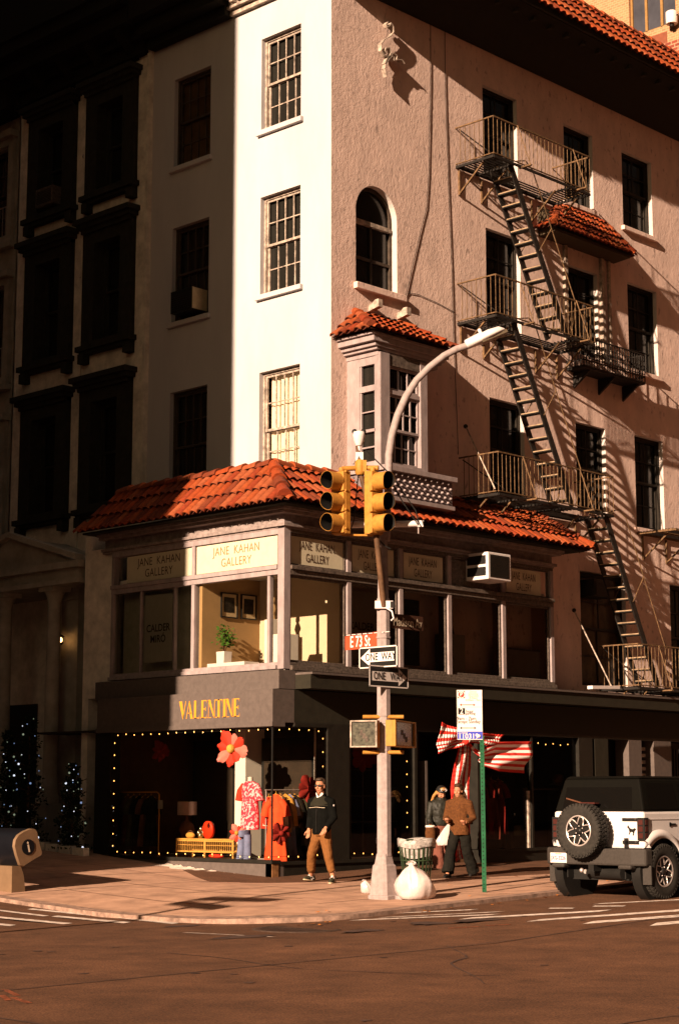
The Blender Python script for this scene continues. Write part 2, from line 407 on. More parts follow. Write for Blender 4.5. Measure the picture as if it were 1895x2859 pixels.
mb = MB()                                                     # scored joints, 4 mm proud sheets
def strip(p, q, wd, lift, m, fn, n=10, mb_=None):
    p, q = Vector((*p, 0)), Vector((*q, 0)); t = (q-p).normalized(); s = Vector((-t.y, t.x, 0))*wd/2; rows = []
    for i in range(n+1):
        c = p+(q-p)*i/n; rows.append([(c-s).to_2d(), (c+s).to_2d()])
    (mb_ or mb).grid([[(a.x, a.y, fn(a.x, a.y)+lift) for a in r] for r in rows], m, False)
for k in range(14): strip((X0+.15, YS+.2+k*1.55), (XS-.02, YS+.2+k*1.55), .025, .004, JOINT, zwalk)
for k in range(1, 4): strip((X0+k*1.5, Y0+RC+.3), (X0+k*1.5, 44), .025, .004, JOINT, zwalk, 30)
for k in range(14): strip((XS-.3+k*1.55, Y0+.12), (XS-.3+k*1.55, YS-.02), .025, .004, JOINT, zwalk)
for k in range(1, 4): strip((X0+RC+.5, Y0+k*1.5), (44, Y0+k*1.5), .025, .004, JOINT, zwalk, 30)
setting(mb.build('sidewalk_joints'))

mb = MB()                                                     # painted crosswalk bars, worn
def bar_d(p, q, wd, n=8):
    a, b = G(*p, True), G(*q, True); strip((a.x, a.y), (b.x, b.y), wd, .005, PAINT, zroad, n)
def quad_d(pts):
    q = [G(*p, True) for p in pts]; mb.face([(a.x, a.y, a.z+.005) for a in q][::-1], PAINT)
def cbar(x0, y0, x1, y1, th): quad_d([(x0, y0), (x0+(x1-x0)*.09, y0+(y1-y0)*.09-th*.55), (x1, y1-th*.1), (x1-(x1-x0)*.09, y1-(y1-y0)*.09+th*.55)])
for a in ((1059, 2124.7, 1413, 2102.5, 5), (1215, 2130, 1600, 2100, 6), (1343, 2135.5, 1640, 2109, 8), (1499, 2140, 1680, 2119, 10), (1265, 2099.7, 1327, 2098, 3), (1366, 2095, 1445, 2093, 3), (1368, 2089.7, 1640, 2075, 2.5),
          (861, 2113.5, 1106, 2100.8, 2.2), (806, 2127.6, 1157, 2112, 3.0), (870, 2121, 1165, 2106, 1.6), (694, 2130, 778, 2123, 3),
          (-60, 2098, 115, 2116.6, 4.5), (63, 2101, 223, 2114.5, 5), (-60, 2116, 168, 2134, 6), (118, 2118, 303, 2131.5, 6), (-120, 2126, 38, 2138, 6), (233, 2117, 414, 2133.5, 6), (420, 2155, 640, 2165, 1.2)):
    cbar(*a)
setting(mb.build('crosswalk_paint'))

mb = MB(); c = G(690, 2147, True)
IRONCOVER = mat('manhole_iron', (.05, .03, .022), .6, var=.4, vscale=30, bump=.6, bscale=60, bdist=.01)
mb.lathe([(.62, -.02), (.62, .008), (.50, .010), (.49, .004), (0, .006)], IRONCOVER, 28)
for v in mb.v: v += Vector((c.x, c.y, zroad(c.x, c.y)))
tag(mb.build('manhole_cover', base=c), 'round iron manhole cover in the asphalt by the street corner', 'manhole cover')
PATCH = mat('asphalt_patch', (.060, .034, .026), .9, var=.3, vscale=5)
def patch(px, py, rx, ry):
    c = G(px, py, True); k = 18
    mb.face([(c.x+math.cos(2*math.pi*i/k)*rx*(1+.2*math.sin(3*i)), c.y+math.sin(2*math.pi*i/k)*ry*(1+.2*math.cos(5*i)), zroad(c.x, c.y)+.006) for i in range(k)], PATCH)
mb = MB()
for a in ((995, 2133, .35, .25), (1130, 2124, .8, .2), (560, 2165, .5, .18), (420, 2140, .3, .12), (850, 2150, .5, .15)): patch(*a)
rnd = random.Random(11)
for k in range(9):                                              # tar seams and cracks
    x, y = rnd.uniform(4, 15), rnd.uniform(4, 15); a = rnd.choice([.1, 1.5, .8, 2.2]); pts = []
    for i in range(14):
        pts.append((x, y)); x += math.cos(a)*.35; y += math.sin(a)*.35; a += rnd.gauss(0, .22)
    for p, q in zip(pts, pts[1:]): strip(p, q, rnd.uniform(.012, .035), .005, PATCH, zroad, 1)
strip((-5, 13.2), (40, 14.4), .03, .005, PATCH, zroad, 30); strip((8.2, -5), (9.0, 30), .03, .005, PATCH, zroad, 30)
for k in range(40): x, y = rnd.uniform(5, 20), rnd.uniform(5, 17); mb.face([(x+math.cos(t)*rnd.uniform(.02, .09), y+math.sin(t)*rnd.uniform(.02, .07), zroad(x, y)+.0055) for t in lin(0, 5.4, 6)], PATCH)
setting(mb.build('road_patches'))
mb = MB(); SPRAY = mat('orange_spray_paint', (.20, .055, .022), .9, var=.6, vscale=30)
for pts in ([(12, 2287), (42, 2301)], [(30, 2305), (68, 2318)], [(5, 2300), (20, 2312)], [(1035, 2145), (1110, 2141)], [(1120, 2139), (1180, 2136)]):
    a, b = G(*pts[0], True), G(*pts[1], True); strip((a.x, a.y), (b.x, b.y), .06, .0045, SPRAY, zroad, 3)
setting(mb.build('utility_marks'))
LEAF = mat('fallen_leaf', (.40, .13, .02), .8, var=.3)
mb = MB()
for k in range(46):
    x = random.uniform(X0+.5, 27); y = random.choice([Y0-.12, Y0-.3, Y0+.5, Y0+random.uniform(.2, 4.5)])
    fn = zwalk if onwalk(x, y) else zroad
    a = random.uniform(0, 6.3); s = random.uniform(.02, .05); z = fn(x, y)+.012
    mb.face([(x+math.cos(a+t)*s*f, y+math.sin(a+t)*s*f, z+random.uniform(0, .02)) for t, f in ((0, 1.4), (1.5, .7), (3.1, 1.2), (4.6, .8))], LEAF)
setting(mb.build('fallen_leaves'), 'stuff')

# ================================================================== CORNER BUILDING
B = thing('corner_building', 'pale stucco corner building with terracotta eaves, gallery windows and a dark corner shop', 'building', (XL, YR, 0))
LH = [(25.03, 26.22, 15.43, 17.5), (25.03, 26.22, 11.83, 13.97), (25.03, 26.22, 7.70, 10.18), (27.83, 29.04, 15.32, 17.4), (27.83, 29.04, 11.76, 13.93), (27.83, 29.04, 7.70, 10.2)]
RH = [(29.78, 31.02, 15.2, 17.36), (29.83, 31.06, 11.75, 14.02), (29.88, 31.10, 7.9, 10.16), (32.80, 33.95, 15.38, 17.3), (32.85, 34.02, 11.75, 13.84), (33.03, 34.20, 8.0, 10.1),
      (35.17, 36.45, 15.32, 17.28), (35.27, 36.52, 11.75, 13.93), (35.40, 36.60, 7.87, 10.14), (33.07, 34.86, 4.0, 6.62), (36.73, 38.0, 4.0, 6.62)]
AX0, AX1, AZ0, AZS = 25.62, 26.88, 11.86, 13.42; AR = (AX1-AX0)/2; ATOP = AZS+AR
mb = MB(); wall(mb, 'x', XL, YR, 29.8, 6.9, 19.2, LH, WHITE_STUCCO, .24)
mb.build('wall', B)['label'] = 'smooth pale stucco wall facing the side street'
mb = MB(); wall(mb, 'y', YR, XL, 46, 3.6, 19.2, RH+[(AX0, AX1, AZ0, ATOP)], STUCCO, .24, REVEAL)
arc = [(AX0+AR-AR*math.cos(a), AZS+AR*math.sin(a)) for a in lin(0, math.pi, 24)]
for sgn, pts in ((0, arc[:13]), (1, arc[12:])):
    cx = AX0 if sgn == 0 else AX1
    for p, q in zip(pts, pts[1:]): mb.face([(cx, YR, ATOP), (p[0], YR, p[1]), (q[0], YR, q[1])] if True else [], STUCCO)
for p, q in zip(arc, arc[1:]): mb.face([(p[0], YR, p[1]), (q[0], YR, q[1]), (q[0], YR+.24, q[1]), (p[0], YR+.24, p[1])], REVEAL)
mb.build('wall', B)['label'] = 'rough pinkish stucco wall facing the avenue'

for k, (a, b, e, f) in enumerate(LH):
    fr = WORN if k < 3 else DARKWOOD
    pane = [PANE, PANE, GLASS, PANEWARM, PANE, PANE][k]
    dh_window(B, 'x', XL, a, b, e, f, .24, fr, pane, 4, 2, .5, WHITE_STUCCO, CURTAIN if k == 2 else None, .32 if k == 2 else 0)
for k, (a, b, e, f) in enumerate(RH):
    fr = DARKSASH; nx = 3
    dh_window(B, 'y', YR, a, b, e, f, .24, fr, PANE if k % 3 else PANEWARM if k == 9 else PANE, 2, 2, .5, STUCCO if k in (3, 6, 7, 8) else None)
# arched window with a transom
mb = MB(); d = .14
out_ = [(AX0+.002, AZ0+.002)] + [(p[0], p[1]-.003) for p in arc] + [(AX1-.002, AZ0+.002)]
inn = [(AX0+.07, AZ0+.07)] + [(AX0+AR-(AR-.07)*math.cos(a), AZS+(AR-.07)*math.sin(a)) for a in lin(0, math.pi, 24)] + [(AX1-.07, AZ0+.07)]
for i in range(len(out_)):
    j = (i+1) % len(out_)
    mb.face([(out_[i][0], YR+d, out_[i][1]), (out_[j][0], YR+d, out_[j][1]), (inn[j][0], YR+d, inn[j][1]), (inn[i][0], YR+d, inn[i][1])], DARKWOOD)
    mb.face([(inn[i][0], YR+d, inn[i][1]), (inn[j][0], YR+d, inn[j][1]), (inn[j][0], YR+d+.07, inn[j][1]), (inn[i][0], YR+d+.07, inn[i][1])], DARKWOOD)
mb.box(AX0+.06, AX1-.06, YR+d-.03, YR+d+.05, 13.2, 13.29, WORN)
mb.box(AX0+.06, AX1-.06, YR+d+.01, YR+d+.05, 12.45, 12.51, DARKWOOD); mb.box(26.23, 26.27, YR+d+.01, YR+d+.05, AZ0+.06, 13.2, DARKWOOD)
wn = mb.build('window', B); wn['label'] = 'tall round-arched window with a transom bar'
g = MB(); g.face([(p[0], YR+d+.06, p[1]) for p in inn], PANE); g.build('pane', wn)
g = MB(); g.box(AX0-.06, AX1+.2, YR-.1, YR+.1, 11.72, 11.855, STUCCO); g.build('sill', wn, bevel=.01)
# coved eave on the avenue side, its free end cut on a slant
prof = [(0, 18.2), (.1, 18.2), (.36, 18.30), (.68, 18.50), (1.0, 18.78), (1.16, 18.88), (1.22, 18.92), (1.22, 19.03), (1.1, 19.05), (0, 19.1)]
mb = MB()
xe = lambda p: XL + p*(25.1-XL)/1.22
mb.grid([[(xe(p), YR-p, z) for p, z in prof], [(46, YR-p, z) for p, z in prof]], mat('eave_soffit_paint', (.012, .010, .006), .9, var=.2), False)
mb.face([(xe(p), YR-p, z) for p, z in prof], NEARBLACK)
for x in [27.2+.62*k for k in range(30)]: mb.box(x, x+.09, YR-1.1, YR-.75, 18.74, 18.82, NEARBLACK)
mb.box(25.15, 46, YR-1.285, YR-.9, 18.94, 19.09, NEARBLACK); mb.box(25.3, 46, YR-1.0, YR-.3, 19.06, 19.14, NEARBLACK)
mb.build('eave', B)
mb = MB(); tiles(mb, (25.0, YR-1.27, 19.03), (46, YR-1.27, 19.03), 1.07, .80, .3, 0, (0, 1, 0), .235, .40)
mb.box(27.3, 46, YR-.53, YR-.34, 20.04, 20.14, NEARBLACK)
ridge(mb, (27.3, YR-.42, 20.18), (46, YR-.42, 20.18), .12, .40)
mb.build('tile_roof', B)['label'] = 'long terracotta roof edge above the avenue wall'
mb = MB()                                                      # ornate cornice of the side street
for p, z0, z1 in ((.10, 18.28, 18.40), (.20, 18.40, 18.46), (.14, 18.46, 18.62), (.32, 18.62, 18.74), (.42, 18.74, 18.84), (.30, 18.84, 19.25)):
    mb.box(XL-p, XL+.3, YR-.02, 27.12, z0, z1, WORN)
for k in range(15): mb.box(XL-.28, XL-.14, YR+.05+.19*k, YR+.15+.19*k, 18.50, 18.62, WORN); mb.ball((XL-.33, YR+.1+.19*k, 18.68), .05, WORN, 8, 6)
mb.build('cornice', B)
mb = MB(); mb.box(XL+.3, 46, YR+.3, 40, 19.1, 19.3, NEARBLACK); mb.box(45.7, 46, YR+.3, 40, 0, 19.1, NEARBLACK); mb.box(XL+.9, 45.7, 39.8, 40, 0, 19.1, NEARBLACK)
for z in (7.2, 11.2, 14.9): mb.box(XL+.3, 45.7, YR+.3, 39.8, z, z+.2, DARKROOM)
mb.build('floor_slabs', B)

# bay window on the avenue side
BF, BX0, BX1 = 23.23, 25.36, 26.75
mb = MB(); ln = YR-BF
def lb(s0, s1, z0, z1, d0, d1, m): mb.box(BX0+d0, BX0+d1, YR-s1, YR-s0, z0, z1, m)
lb(0, .34, 7.9, 10.2, 0, .08, FRAMEPAINT); lb(.77, ln-.005, 7.9, 10.2, -.01, .1, FRAMEPAINT)
for z0, z1 in ((9.98, 10.2), (9.44, 9.56), (7.9, 8.02)): lb(.34, .77, z0, z1, 0.005, .08, FRAMEPAINT)
lb(.34, .77, 9.02, 9.045, .03, .07, FRAMEPAINT); lb(.34, .77, 8.62, 8.68, .02, .08, FRAMEPAINT); lb(.34, .77, 8.3, 8.33, .03, .07, FRAMEPAINT)
for s0 in (.34, .73): lb(s0, s0+.04, 8.02, 9.98, .02, .06, FRAMEPAINT)
mb.box(BX0+.002, 25.62, BF, BF+.12, 7.9, 10.2, FRAMEPAINT); mb.box(26.55, BX1, BF, BF+.12, 7.9, 10.2, FRAMEPAINT)
mb.box(25.62, 26.55, BF+.02, BF+.1, 9.98, 10.2, DARKFRAME); mb.box(25.62, 26.55, BF+.02, BF+.1, 9.40, 9.48, FRAMEPAINT); mb.box(25.62, 26.55, BF, BF+.1, 7.9, 8.0, FRAMEPAINT)
sash(mb, 'y', BF, 25.62, 26.55, 9.48, 9.98, .06, 3, 1, FRAMEPAINT, .05, .025)
sash(mb, 'y', BF, 25.62, 26.55, 8.66, 9.40, .05, 4, 2, FRAMEPAINT, .05, .025)
sash(mb, 'y', BF, 25.62, 26.55, 8.0, 8.70, .095, 4, 2, FRAMEPAINT, .05, .025)
mb.box(BX1-.06, BX1-.003, BF+.12, YR, 7.9, 10.2, DARKFRAME)
bw = mb.build('bay_window', B); bw['label'] = 'peeling wooden bay window under a small tiled roof'
g = MB(); g.face([(BX0+.09, YR-.3, 8), (BX0+.09, YR-.8, 8), (BX0+.09, YR-.8, 10.1), (BX0+.09, YR-.3, 10.1)], PANE); g.build('pane', bw)
g = MB(); g.face([(25.6, BF+.15, 7.95), (26.6, BF+.15, 7.95), (26.6, BF+.15, 10.1), (25.6, BF+.15, 10.1)], PANE); g.build('pane', bw)
g = MB()                                                       # studded apron and sill
RIV = mat('studded_apron_paint', (.16, .125, .13), .7, var=.2)
g.box(25.34, 27.36, BF-.12, YR+.02, 7.30, 7.80, RIV)
g.box(25.28, 27.44, BF-.20, YR+.02, 7.80, 7.90, FRAMEPAINT); g.box(25.30, 27.40, BF-.16, YR+.02, 7.22, 7.30, FRAMEPAINT)
for r in range(5):
    for k in range(12):
        x = 25.45+.175*k+(.0875 if r % 2 else 0)
        if x < 27.32: g.lathe([(.028, 0), (.022, .045), (0, .055)], FRAMEPAINT, 8, (x, BF-.12, 7.36+.095*r), (0, -1, 0))
    for k in range(6):
        y = BF+.06+.13*k+(.06 if r % 2 else 0); g.lathe([(.016, 0), (.012, .02), (0, .025)], DARKFRAME, 8, (25.34, y, 7.38+.09*r), (-1, 0, 0))
g.build('apron', bw, bevel=.006)
g = MB()
for p, z0, z1 in ((.02, 10.14, 10.24), (.10, 10.24, 10.30), (.17, 10.30, 10.38), (.26, 10.38, 10.50), (.32, 10.50, 10.56)):
    g.box(BX0-p, 27.12+p, BF+.06-p*.45, YR+.02, z0, z1, FRAMEPAINT)
g.build('cornice', bw, bevel=.008)
g = MB(); xl, xr, yf, zt = 24.94, 27.60, BF-.14, 10.57
tiles(g, (xl, yf, zt), (xr, yf, zt), .62, YR-yf, .66, .66, (0, 1, 0), .19, .30)
tiles(g, (xl, YR, zt), (xl, yf, zt), .62, .66, 0, YR-yf, (1, 0, 0), .19, .30)
tiles(g, (xr, yf, zt), (xr, YR, zt), .62, .66, YR-yf, 0, (-1, 0, 0), .19, .30)
ridge(g, (xl, yf, zt+.03), (xl+.66, YR, zt+.66), .1, .3); ridge(g, (xr, yf, zt+.03), (xr-.66, YR, zt+.66), .1, .3)
g.build('tile_roof', bw)
for x in (26.0, 26.87):                                        # bracket stubs in the wall above the bay roof
    g = MB(); g.prism([(0, 0), (.3, .06), (.3, .22), (.2, .22), (.12, .16), (0, .14)], (x, YR+.02, 11.32), (0, -1, 0), (0, 0, 1), (.12, 0, 0), WORN); g.build('stone_stub', B)

# tiled hood over the balcony window and its surround
g = MB(); yf = YR-.48
g.prism([(0, 14.26), (.48, 14.30), (.48, 14.37), (0, 15.0)], (31.75, YR, 0), (0, -1, 0), (0, 0, 1), (2.97, 0, 0), mat('hood_soffit', (.05, .035, .02), .9))
tiles(g, (31.65, yf-.04, 14.38), (34.80, yf-.04, 14.38), .80, .50, .9, .5, (0, 1, 0), .17, .22, .03)
tiles(g, (31.65, YR, 14.38), (31.65, yf-.04, 14.38), .80, .9, 0, .5, (1, 0, 0), .17, .22, .03)
tiles(g, (34.80, yf-.04, 14.38), (34.80, YR, 14.38), .80, .5, .5, 0, (-1, 0, 0), .17, .22, .03)
ridge(g, (31.65, yf-.04, 14.41), (32.55, YR, 15.18), .09, .25); ridge(g, (34.80, yf-.04, 14.41), (34.30, YR, 15.18), .09, .25)
g.build('window_hood', B)['label'] = 'small hipped terracotta hood over the balcony window'
for x, w_, d_ in ((32.66, .10, .08), (34.10, .11, .09), (34.42, .08, .06)):
    g = MB(); g.box(x, x+w_, YR-d_, YR+.02, 11.72, 14.25, WORN); g.build('window_pilaster', B)

# gallery storey ------------------------------------------------------------------------------------
GB, GT = 3.93, 6.52
YL = [23.62, 26.22, 28.72]
mb = MB()
mb.box(XG, XG+.17, YG, YG+.17, GB-.1, 6.6, FRAMEPAINT)                                        # corner post
for y in (26.18, 28.66): mb.box(XG+.01, XG+.15, y-.045, y+.045, GB-.06, 6.45, FRAMEPAINT)
for z0, z1, p in ((GB-.10, GB-.03, .05), (GB-.03, GB+.03, .0), (5.60, 5.70, 0), (5.70, 5.78, .03), (6.36, 6.46, 0)):
    mb.box(XG-p, XG+.14, YG+.17, 28.7, z0, z1, FRAMEPAINT)
mb.box(XG+.02, XG+.12, 24.02, 24.09, GB+.03, 5.6, FRAMEPAINT); mb.box(XG+.02, XG+.10, 27.75, 27.80, GB+.03, 5.6, FRAMEPAINT); mb.box(XG+.02, XG+.10, 26.72, 26.77, GB+.03, 5.6, FRAMEPAINT)
mb.build('gallery_frame', B, bevel=.006)['label'] = 'weathered pale window frame of the gallery on the side street'
mb = MB(); posts = [24.86, 26.36, 27.85, 29.62, 31.30]
for x in posts: mb.box(x-.035, x+.075, YG+.01, YG+.15, GB-.06, 6.45, FRAMEPAINT)
for z0, z1, p in ((GB-.12, GB-.03, .06), (GB-.03, GB+.03, .0), (5.60, 5.70, 0), (5.70, 5.78, .04), (6.40, 6.46, 0)):
    mb.box(XG+.17, 31.36, YG-p, YG+.14, z0, z1, DARKFRAME)
xa = XG+.17
for x in posts:
    ffr('y', YG, xa+.02, x-.05, GB+.035, 5.595, .05, .05, .045, DARKFRAME, mb); ffr('y', YG, xa+.02, x-.05, 5.785, 6.395, .05, .04, .035, DARKFRAME, mb); xa = x+.08
mb.build('gallery_frame', B, bevel=.006)['label'] = 'weathered grey window frame of the gallery on the avenue'
mb = MB()
fface(mb, 'x', XG+.07, 23.79, 28.66, GB, 5.6, 0, GLASS); mb.build('gallery_glass', B)
mb = MB(); fface(mb, 'y', YG+.075, XG+.17, 31.3, GB, 5.6, 0, GLASS); mb.build('gallery_glass', B)
def gsign(pl, c, u0, u1, flip, m=SIGNCREAM, txt=True, ink=None):
    g = MB(); z0, z1 = 5.80, 6.345
    fbox(g, pl, c, u0, u1, z0, z1, .0, .03, m)
    if txt:
        ctr = FP(pl, c, (u0+u1)/2, 0, -.001); U = Vector((0, -1, 0)) if pl == 'x' else Vector((1, 0, 0)); k = min(1, (u1-u0)/2.0)
        for z, t in ((6.185, 'JANE  KAHAN'), (5.955, 'GALLERY')): g.text(t, ctr+Vector((0, 0, z)), U, (0, 0, 1), .235, ink or SIGNINK, .80*k+.06, space=1.05)
    o = g.build('gallery_sign', B); return o
SBROWN = mat('brown_sign_ink', (.30, .13, .05), .6, var=0)
gsign('x', XG+.05, 23.85, 26.12, 1, ink=SBROWN)['label'] = 'cream gallery name board at the corner on the side street'
gsign('x', XG+.05, 26.26, 28.26, 1)['label'] = 'shaded cream gallery name board at the far end of the side street'
for u0, u1 in ((23.34, 24.76), (24.99, 26.22), (26.48, 27.72)): gsign('y', YG+.07, u0, u1, 1)
gsign('y', YG+.07, 27.96, 29.5, 1, DARKFRAME, False)
gsign('y', YG+.07, 29.80, 31.0, 1)
mb = MB()                                                       # frieze and boxed cornice over the signs
FRZ = mat('gallery_frieze_paint', (.23, .18, .165), .75, var=.2, vscale=8, dirt=.12)
for p, z0, z1 in ((0.0, 6.46, 6.50), (.05, 6.50, 6.56), (-.06, 6.56, 6.74), (.12, 6.74, 6.80), (.17, 6.80, 6.86)):
    mb.box(XG-p, XG+.5, YG-p, 29.0, z0, z1, FRZ); mb.box(XG+.5, 31.4+max(p, 0), YG-p, YG+.45, z0, z1, FRZ if z0 > 6.6 or True else 0)
mb.build('gallery_cornice', B, bevel=.006)
mb = MB(); ze = 6.88; xe0, ye0 = 22.60, 23.10; rise, rl, rr = .84, .74, YR-ye0
tiles(mb, (xe0, 29.25, ze), (xe0, ye0, ze), rise, rl, .5, rr, (1, 0, 0), .205, .40)
tiles(mb, (xe0, ye0, ze), (32.1, ye0, ze), rise, rr, rl, .8, (0, 1, 0), .205, .40)
tiles(mb, (32.1, ye0, ze), (32.1, YR, ze), rise, .8, rr, 0, (-1, 0, 0), .205, .40)
ridge(mb, (xe0, ye0, ze+.05), (xe0+rl, ye0+rr, ze+rise+.02), .13, .36); ridge(mb, (xe0+rl, ye0+rr+.02, ze+rise+.02), (xe0+rl, 28.75, ze+rise+.02), .12, .36)
ridge(mb, (32.1, ye0, ze+.05), (31.3, YR, ze+rise+.02), .12, .36); ridge(mb, (xe0+rl, ye0+rr, ze+rise+.02), (XL+.2, YR-.03, ze+rise+.02), .12, .36)
mb.box(xe0+rl, XL+.05, YR, 28.75, ze+rise-.14, ze+rise-.06, NEARBLACK); mb.box(xe0+.12, XL, ye0+.12, 29.2, ze-.03, ze+.01, NEARBLACK); mb.box(XL, 32.0, ye0+.12, YR, ze-.03, ze+.01, NEARBLACK)
mb.build('tile_roof', B)['label'] = 'terracotta hip roof wrapped round the corner over the gallery'
# gallery rooms
mb = MB(); mb.box(XG+.2, 31.3, YG+.2, 29, 3.62, 3.82, WOODFLOOR); mb.build('gallery_floor', B)
mb = MB(); mb.box(XG+.2, 31.3, YG+.2, 29, 5.80, 5.9, PLASTERWHITE); mb.build('gallery_ceiling', B)
mb = MB()
mb.box(XG+.1, 24.75, 26.0, 26.08, 3.82, 5.80, BEIGE)
mb.build('gallery_partition', B)['label'] = 'beige wall hung with the framed pictures'
mb = MB(); mb.box(24.75, 24.83, 23.78, 26.08, 3.82, 5.8, mat('warm_white_plaster', (.50, .39, .27), .9, var=.03)); mb.build('gallery_partition', B)
mb = MB(); TANW = mat('tan_gallery_wall', (.50, .28, .11), .9, var=.08, vscale=1.5); mb.box(24.83, 31.3, 24.32, 24.4, 3.82, 5.8, TANW)
for x in (26.38, 27.90, 29.66): mb.box(x-.02, x+.02, YG+.16, YG+.34, 3.82, 5.8, BEIGE)
mb.box(31.24, 31.36, YG+.15, 26, 3.7, 5.8, TANW)
mb.build('gallery_partition', B)
mb = MB(); mb.box(XG+.35, 24.7, 26.08, 28.7, 3.82, 5.8, mat('grey_backdrop', (.30, .27, .22), .9))
mb.build('gallery_partition', B)
mb = MB(); mb.box(XG+.1, XG+.3, 28.72, 29.5, 3.5, 6.6, STONE); mb.box(XG+.1, XL, 29.5, 29.7, 0, 6.9, STONE); mb.build('end_pier', B)

# dark shop at street level ---------------------------------------------------------------------------
mb = MB()
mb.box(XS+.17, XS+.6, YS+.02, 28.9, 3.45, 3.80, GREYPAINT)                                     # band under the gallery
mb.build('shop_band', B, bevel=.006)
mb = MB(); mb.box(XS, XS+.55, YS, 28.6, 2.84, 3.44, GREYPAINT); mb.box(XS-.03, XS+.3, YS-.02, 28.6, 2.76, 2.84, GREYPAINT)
GLY = {'V': [[(0,1),(.3,1),(.46,.25),(.42,.0),(.36,0)], [(.62,1),(.68,1),(.42,0),(.38,.1)]],
 'A': [[(.26,1),(.34,1),(.66,0),(.42,0)], [(.28,1),(.3,.9),(.06,0),(0,0)], [(.12,.3),(.5,.3),(.5,.34),(.12,.34)]],
 'L': [[(.08,0),(.28,0),(.28,1),(.08,1)], [(.28,0),(.6,0),(.6,.28),(.56,.05),(.28,.05)]],
 'E': [[(.08,0),(.28,0),(.28,1),(.08,1)], [(.28,0),(.6,0),(.6,.26),(.56,.05),(.28,.05)], [(.28,1),(.58,1),(.58,.78),(.54,.95),(.28,.95)], [(.28,.48),(.46,.48),(.46,.40),(.5,.40),(.5,.62),(.46,.62),(.46,.54),(.28,.54)]],
 'N': [[(.06,0),(.1,0),(.1,.9),(.06,1)], [(0,1),(.26,1),(.66,.0),(.58,0)], [(.6,0),(.66,0),(.66,1),(.62,1)]],
 'T': [[(.24,0),(.44,0),(.44,1),(.24,1)], [(0,1),(.68,1),(.68,.76),(.64,.95),(.04,.95),(0,.76)]],
 'I': [[(.08,0),(.28,0),(.28,1),(.08,1)]]}
u = 26.10
for ch in 'VALENTINE':
    wd = .30 if ch == 'I' else .70
    sx = .30
    for pl_ in GLY[ch]:
        q = [(XS-.004, u-p[0]*sx, 2.96+p[1]*.34) for p in pl_]; a = (Vector(q[1])-Vector(q[0])).cross(Vector(q[2])-Vector(q[0]))
        mb.face(q if a.x < 0 else q[::-1], GOLD)
    if ch != 'V' and ch != 'A': mb.face([(XS-.004, u-x*sx, 2.96+z) for x, z in ((0, 0), (.36, 0), (.36, .012), (0, .012))], GOLD)
    u -= wd*sx-.005
mb.build('shop_sign', B)['label'] = 'grey shop fascia with tall gold serif lettering'
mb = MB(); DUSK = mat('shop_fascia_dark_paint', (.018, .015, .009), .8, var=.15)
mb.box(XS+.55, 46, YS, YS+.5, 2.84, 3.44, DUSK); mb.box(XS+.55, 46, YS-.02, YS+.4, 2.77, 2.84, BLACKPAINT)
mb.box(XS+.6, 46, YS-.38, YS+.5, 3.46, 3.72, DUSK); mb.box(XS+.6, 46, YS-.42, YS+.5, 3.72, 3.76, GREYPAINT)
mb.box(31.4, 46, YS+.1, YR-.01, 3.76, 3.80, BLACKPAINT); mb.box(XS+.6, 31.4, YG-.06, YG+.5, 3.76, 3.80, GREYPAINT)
mb.build('shop_awning', B)['label'] = 'dark projecting fascia along the avenue shop front'
mb = MB()
mb.box(XS, XS+.30, YS, 28.5, -.3, .30, GREYPAINT); mb.box(XS-.03, XS+.2, YS-.03, 28.5, .30, .36, BLACKPAINT)
mb.build('shop_plinth', B)['label'] = 'grey plinth under the corner shop window on the side street'
mb = MB(); mb.box(XS, XS+.16, YS-.012, YS+.16, -.3, .295, mat('rusted_corner_guard', (.22, .10, .04), .7, var=.4)); mb.build('corner_guard', B)
for a, b, h in ((XS+.30, 26.7, .27), (28.6, 32.1, .38)):
    mb = MB(); mb.box(a, b, YS, YS+.3, -.3, h, BLACKPAINT); mb.box(a-.1 if h < .3 else a, b, YS-.03, YS+.2, h, h+.06, BLACKPAINT); mb.build('shop_plinth', B)
for q in ((XS+.01, XS+.035, YS+.01, YS+.035, .36, 2.77, BLACK), (24.15, 24.735, YS-.02, YS+.3, .33, 2.77, BLACKPAINT), (26.62, 26.70, YS, YS+.3, 0, 2.77, BLACKPAINT), (24.74, 24.80, YS, YS+.1, .33, 2.77, BLACKPAINT),
          (28.56, 28.68, YS, YS+.29, .44, 2.77, BLACKPAINT), (30.34, 30.40, YS, YS+.1, .44, 2.77, BLACKPAINT), (32.0, 32.5, YS-.03, YS+.4, -.2, 2.77, BLACKPAINT), (30.24, 30.30, YS+.02, YS+.08, .44, 1.62, WORN), (XS+.05, XS+.29, 28.2, 28.7, -.2, 2.77, BLACKPAINT)):
    mb = MB(); mb.box(*q); mb.build('shop_post', B)
mb = MB()
for z in (1.0, 1.5, 2.0): mb.box(24.8, 26.62, YS+.45, YS+.47, z, z+.02, DARKWOOD)
for x in (25.2, 25.6, 26.0): mb.box(x, x+.03, YS+.455, YS+.465, .4, 2.2, DARKWOOD)
mb.build('glazing_lattice', B)
for args in (('x', XS+.022, YS+.035, 28.2, .36, 2.77), ('y', YS+.022, XS+.035, 24.15, .33, 2.77), ('y', YS+.06, 24.8, 26.62, .33, 2.77), ('y', YS+.06, 28.68, 32.0, .44, 2.77)):
    mb = MB(); fface(mb, *args, 0, GLASS); mb.build('shop_glass', B)
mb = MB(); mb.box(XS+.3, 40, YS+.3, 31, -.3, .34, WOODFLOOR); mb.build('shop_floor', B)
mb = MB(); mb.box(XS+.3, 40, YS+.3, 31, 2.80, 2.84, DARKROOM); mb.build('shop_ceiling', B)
mb = MB(); BROWNWALL = mat('brown_shop_wall', (.10, .055, .028), .9, var=.1)
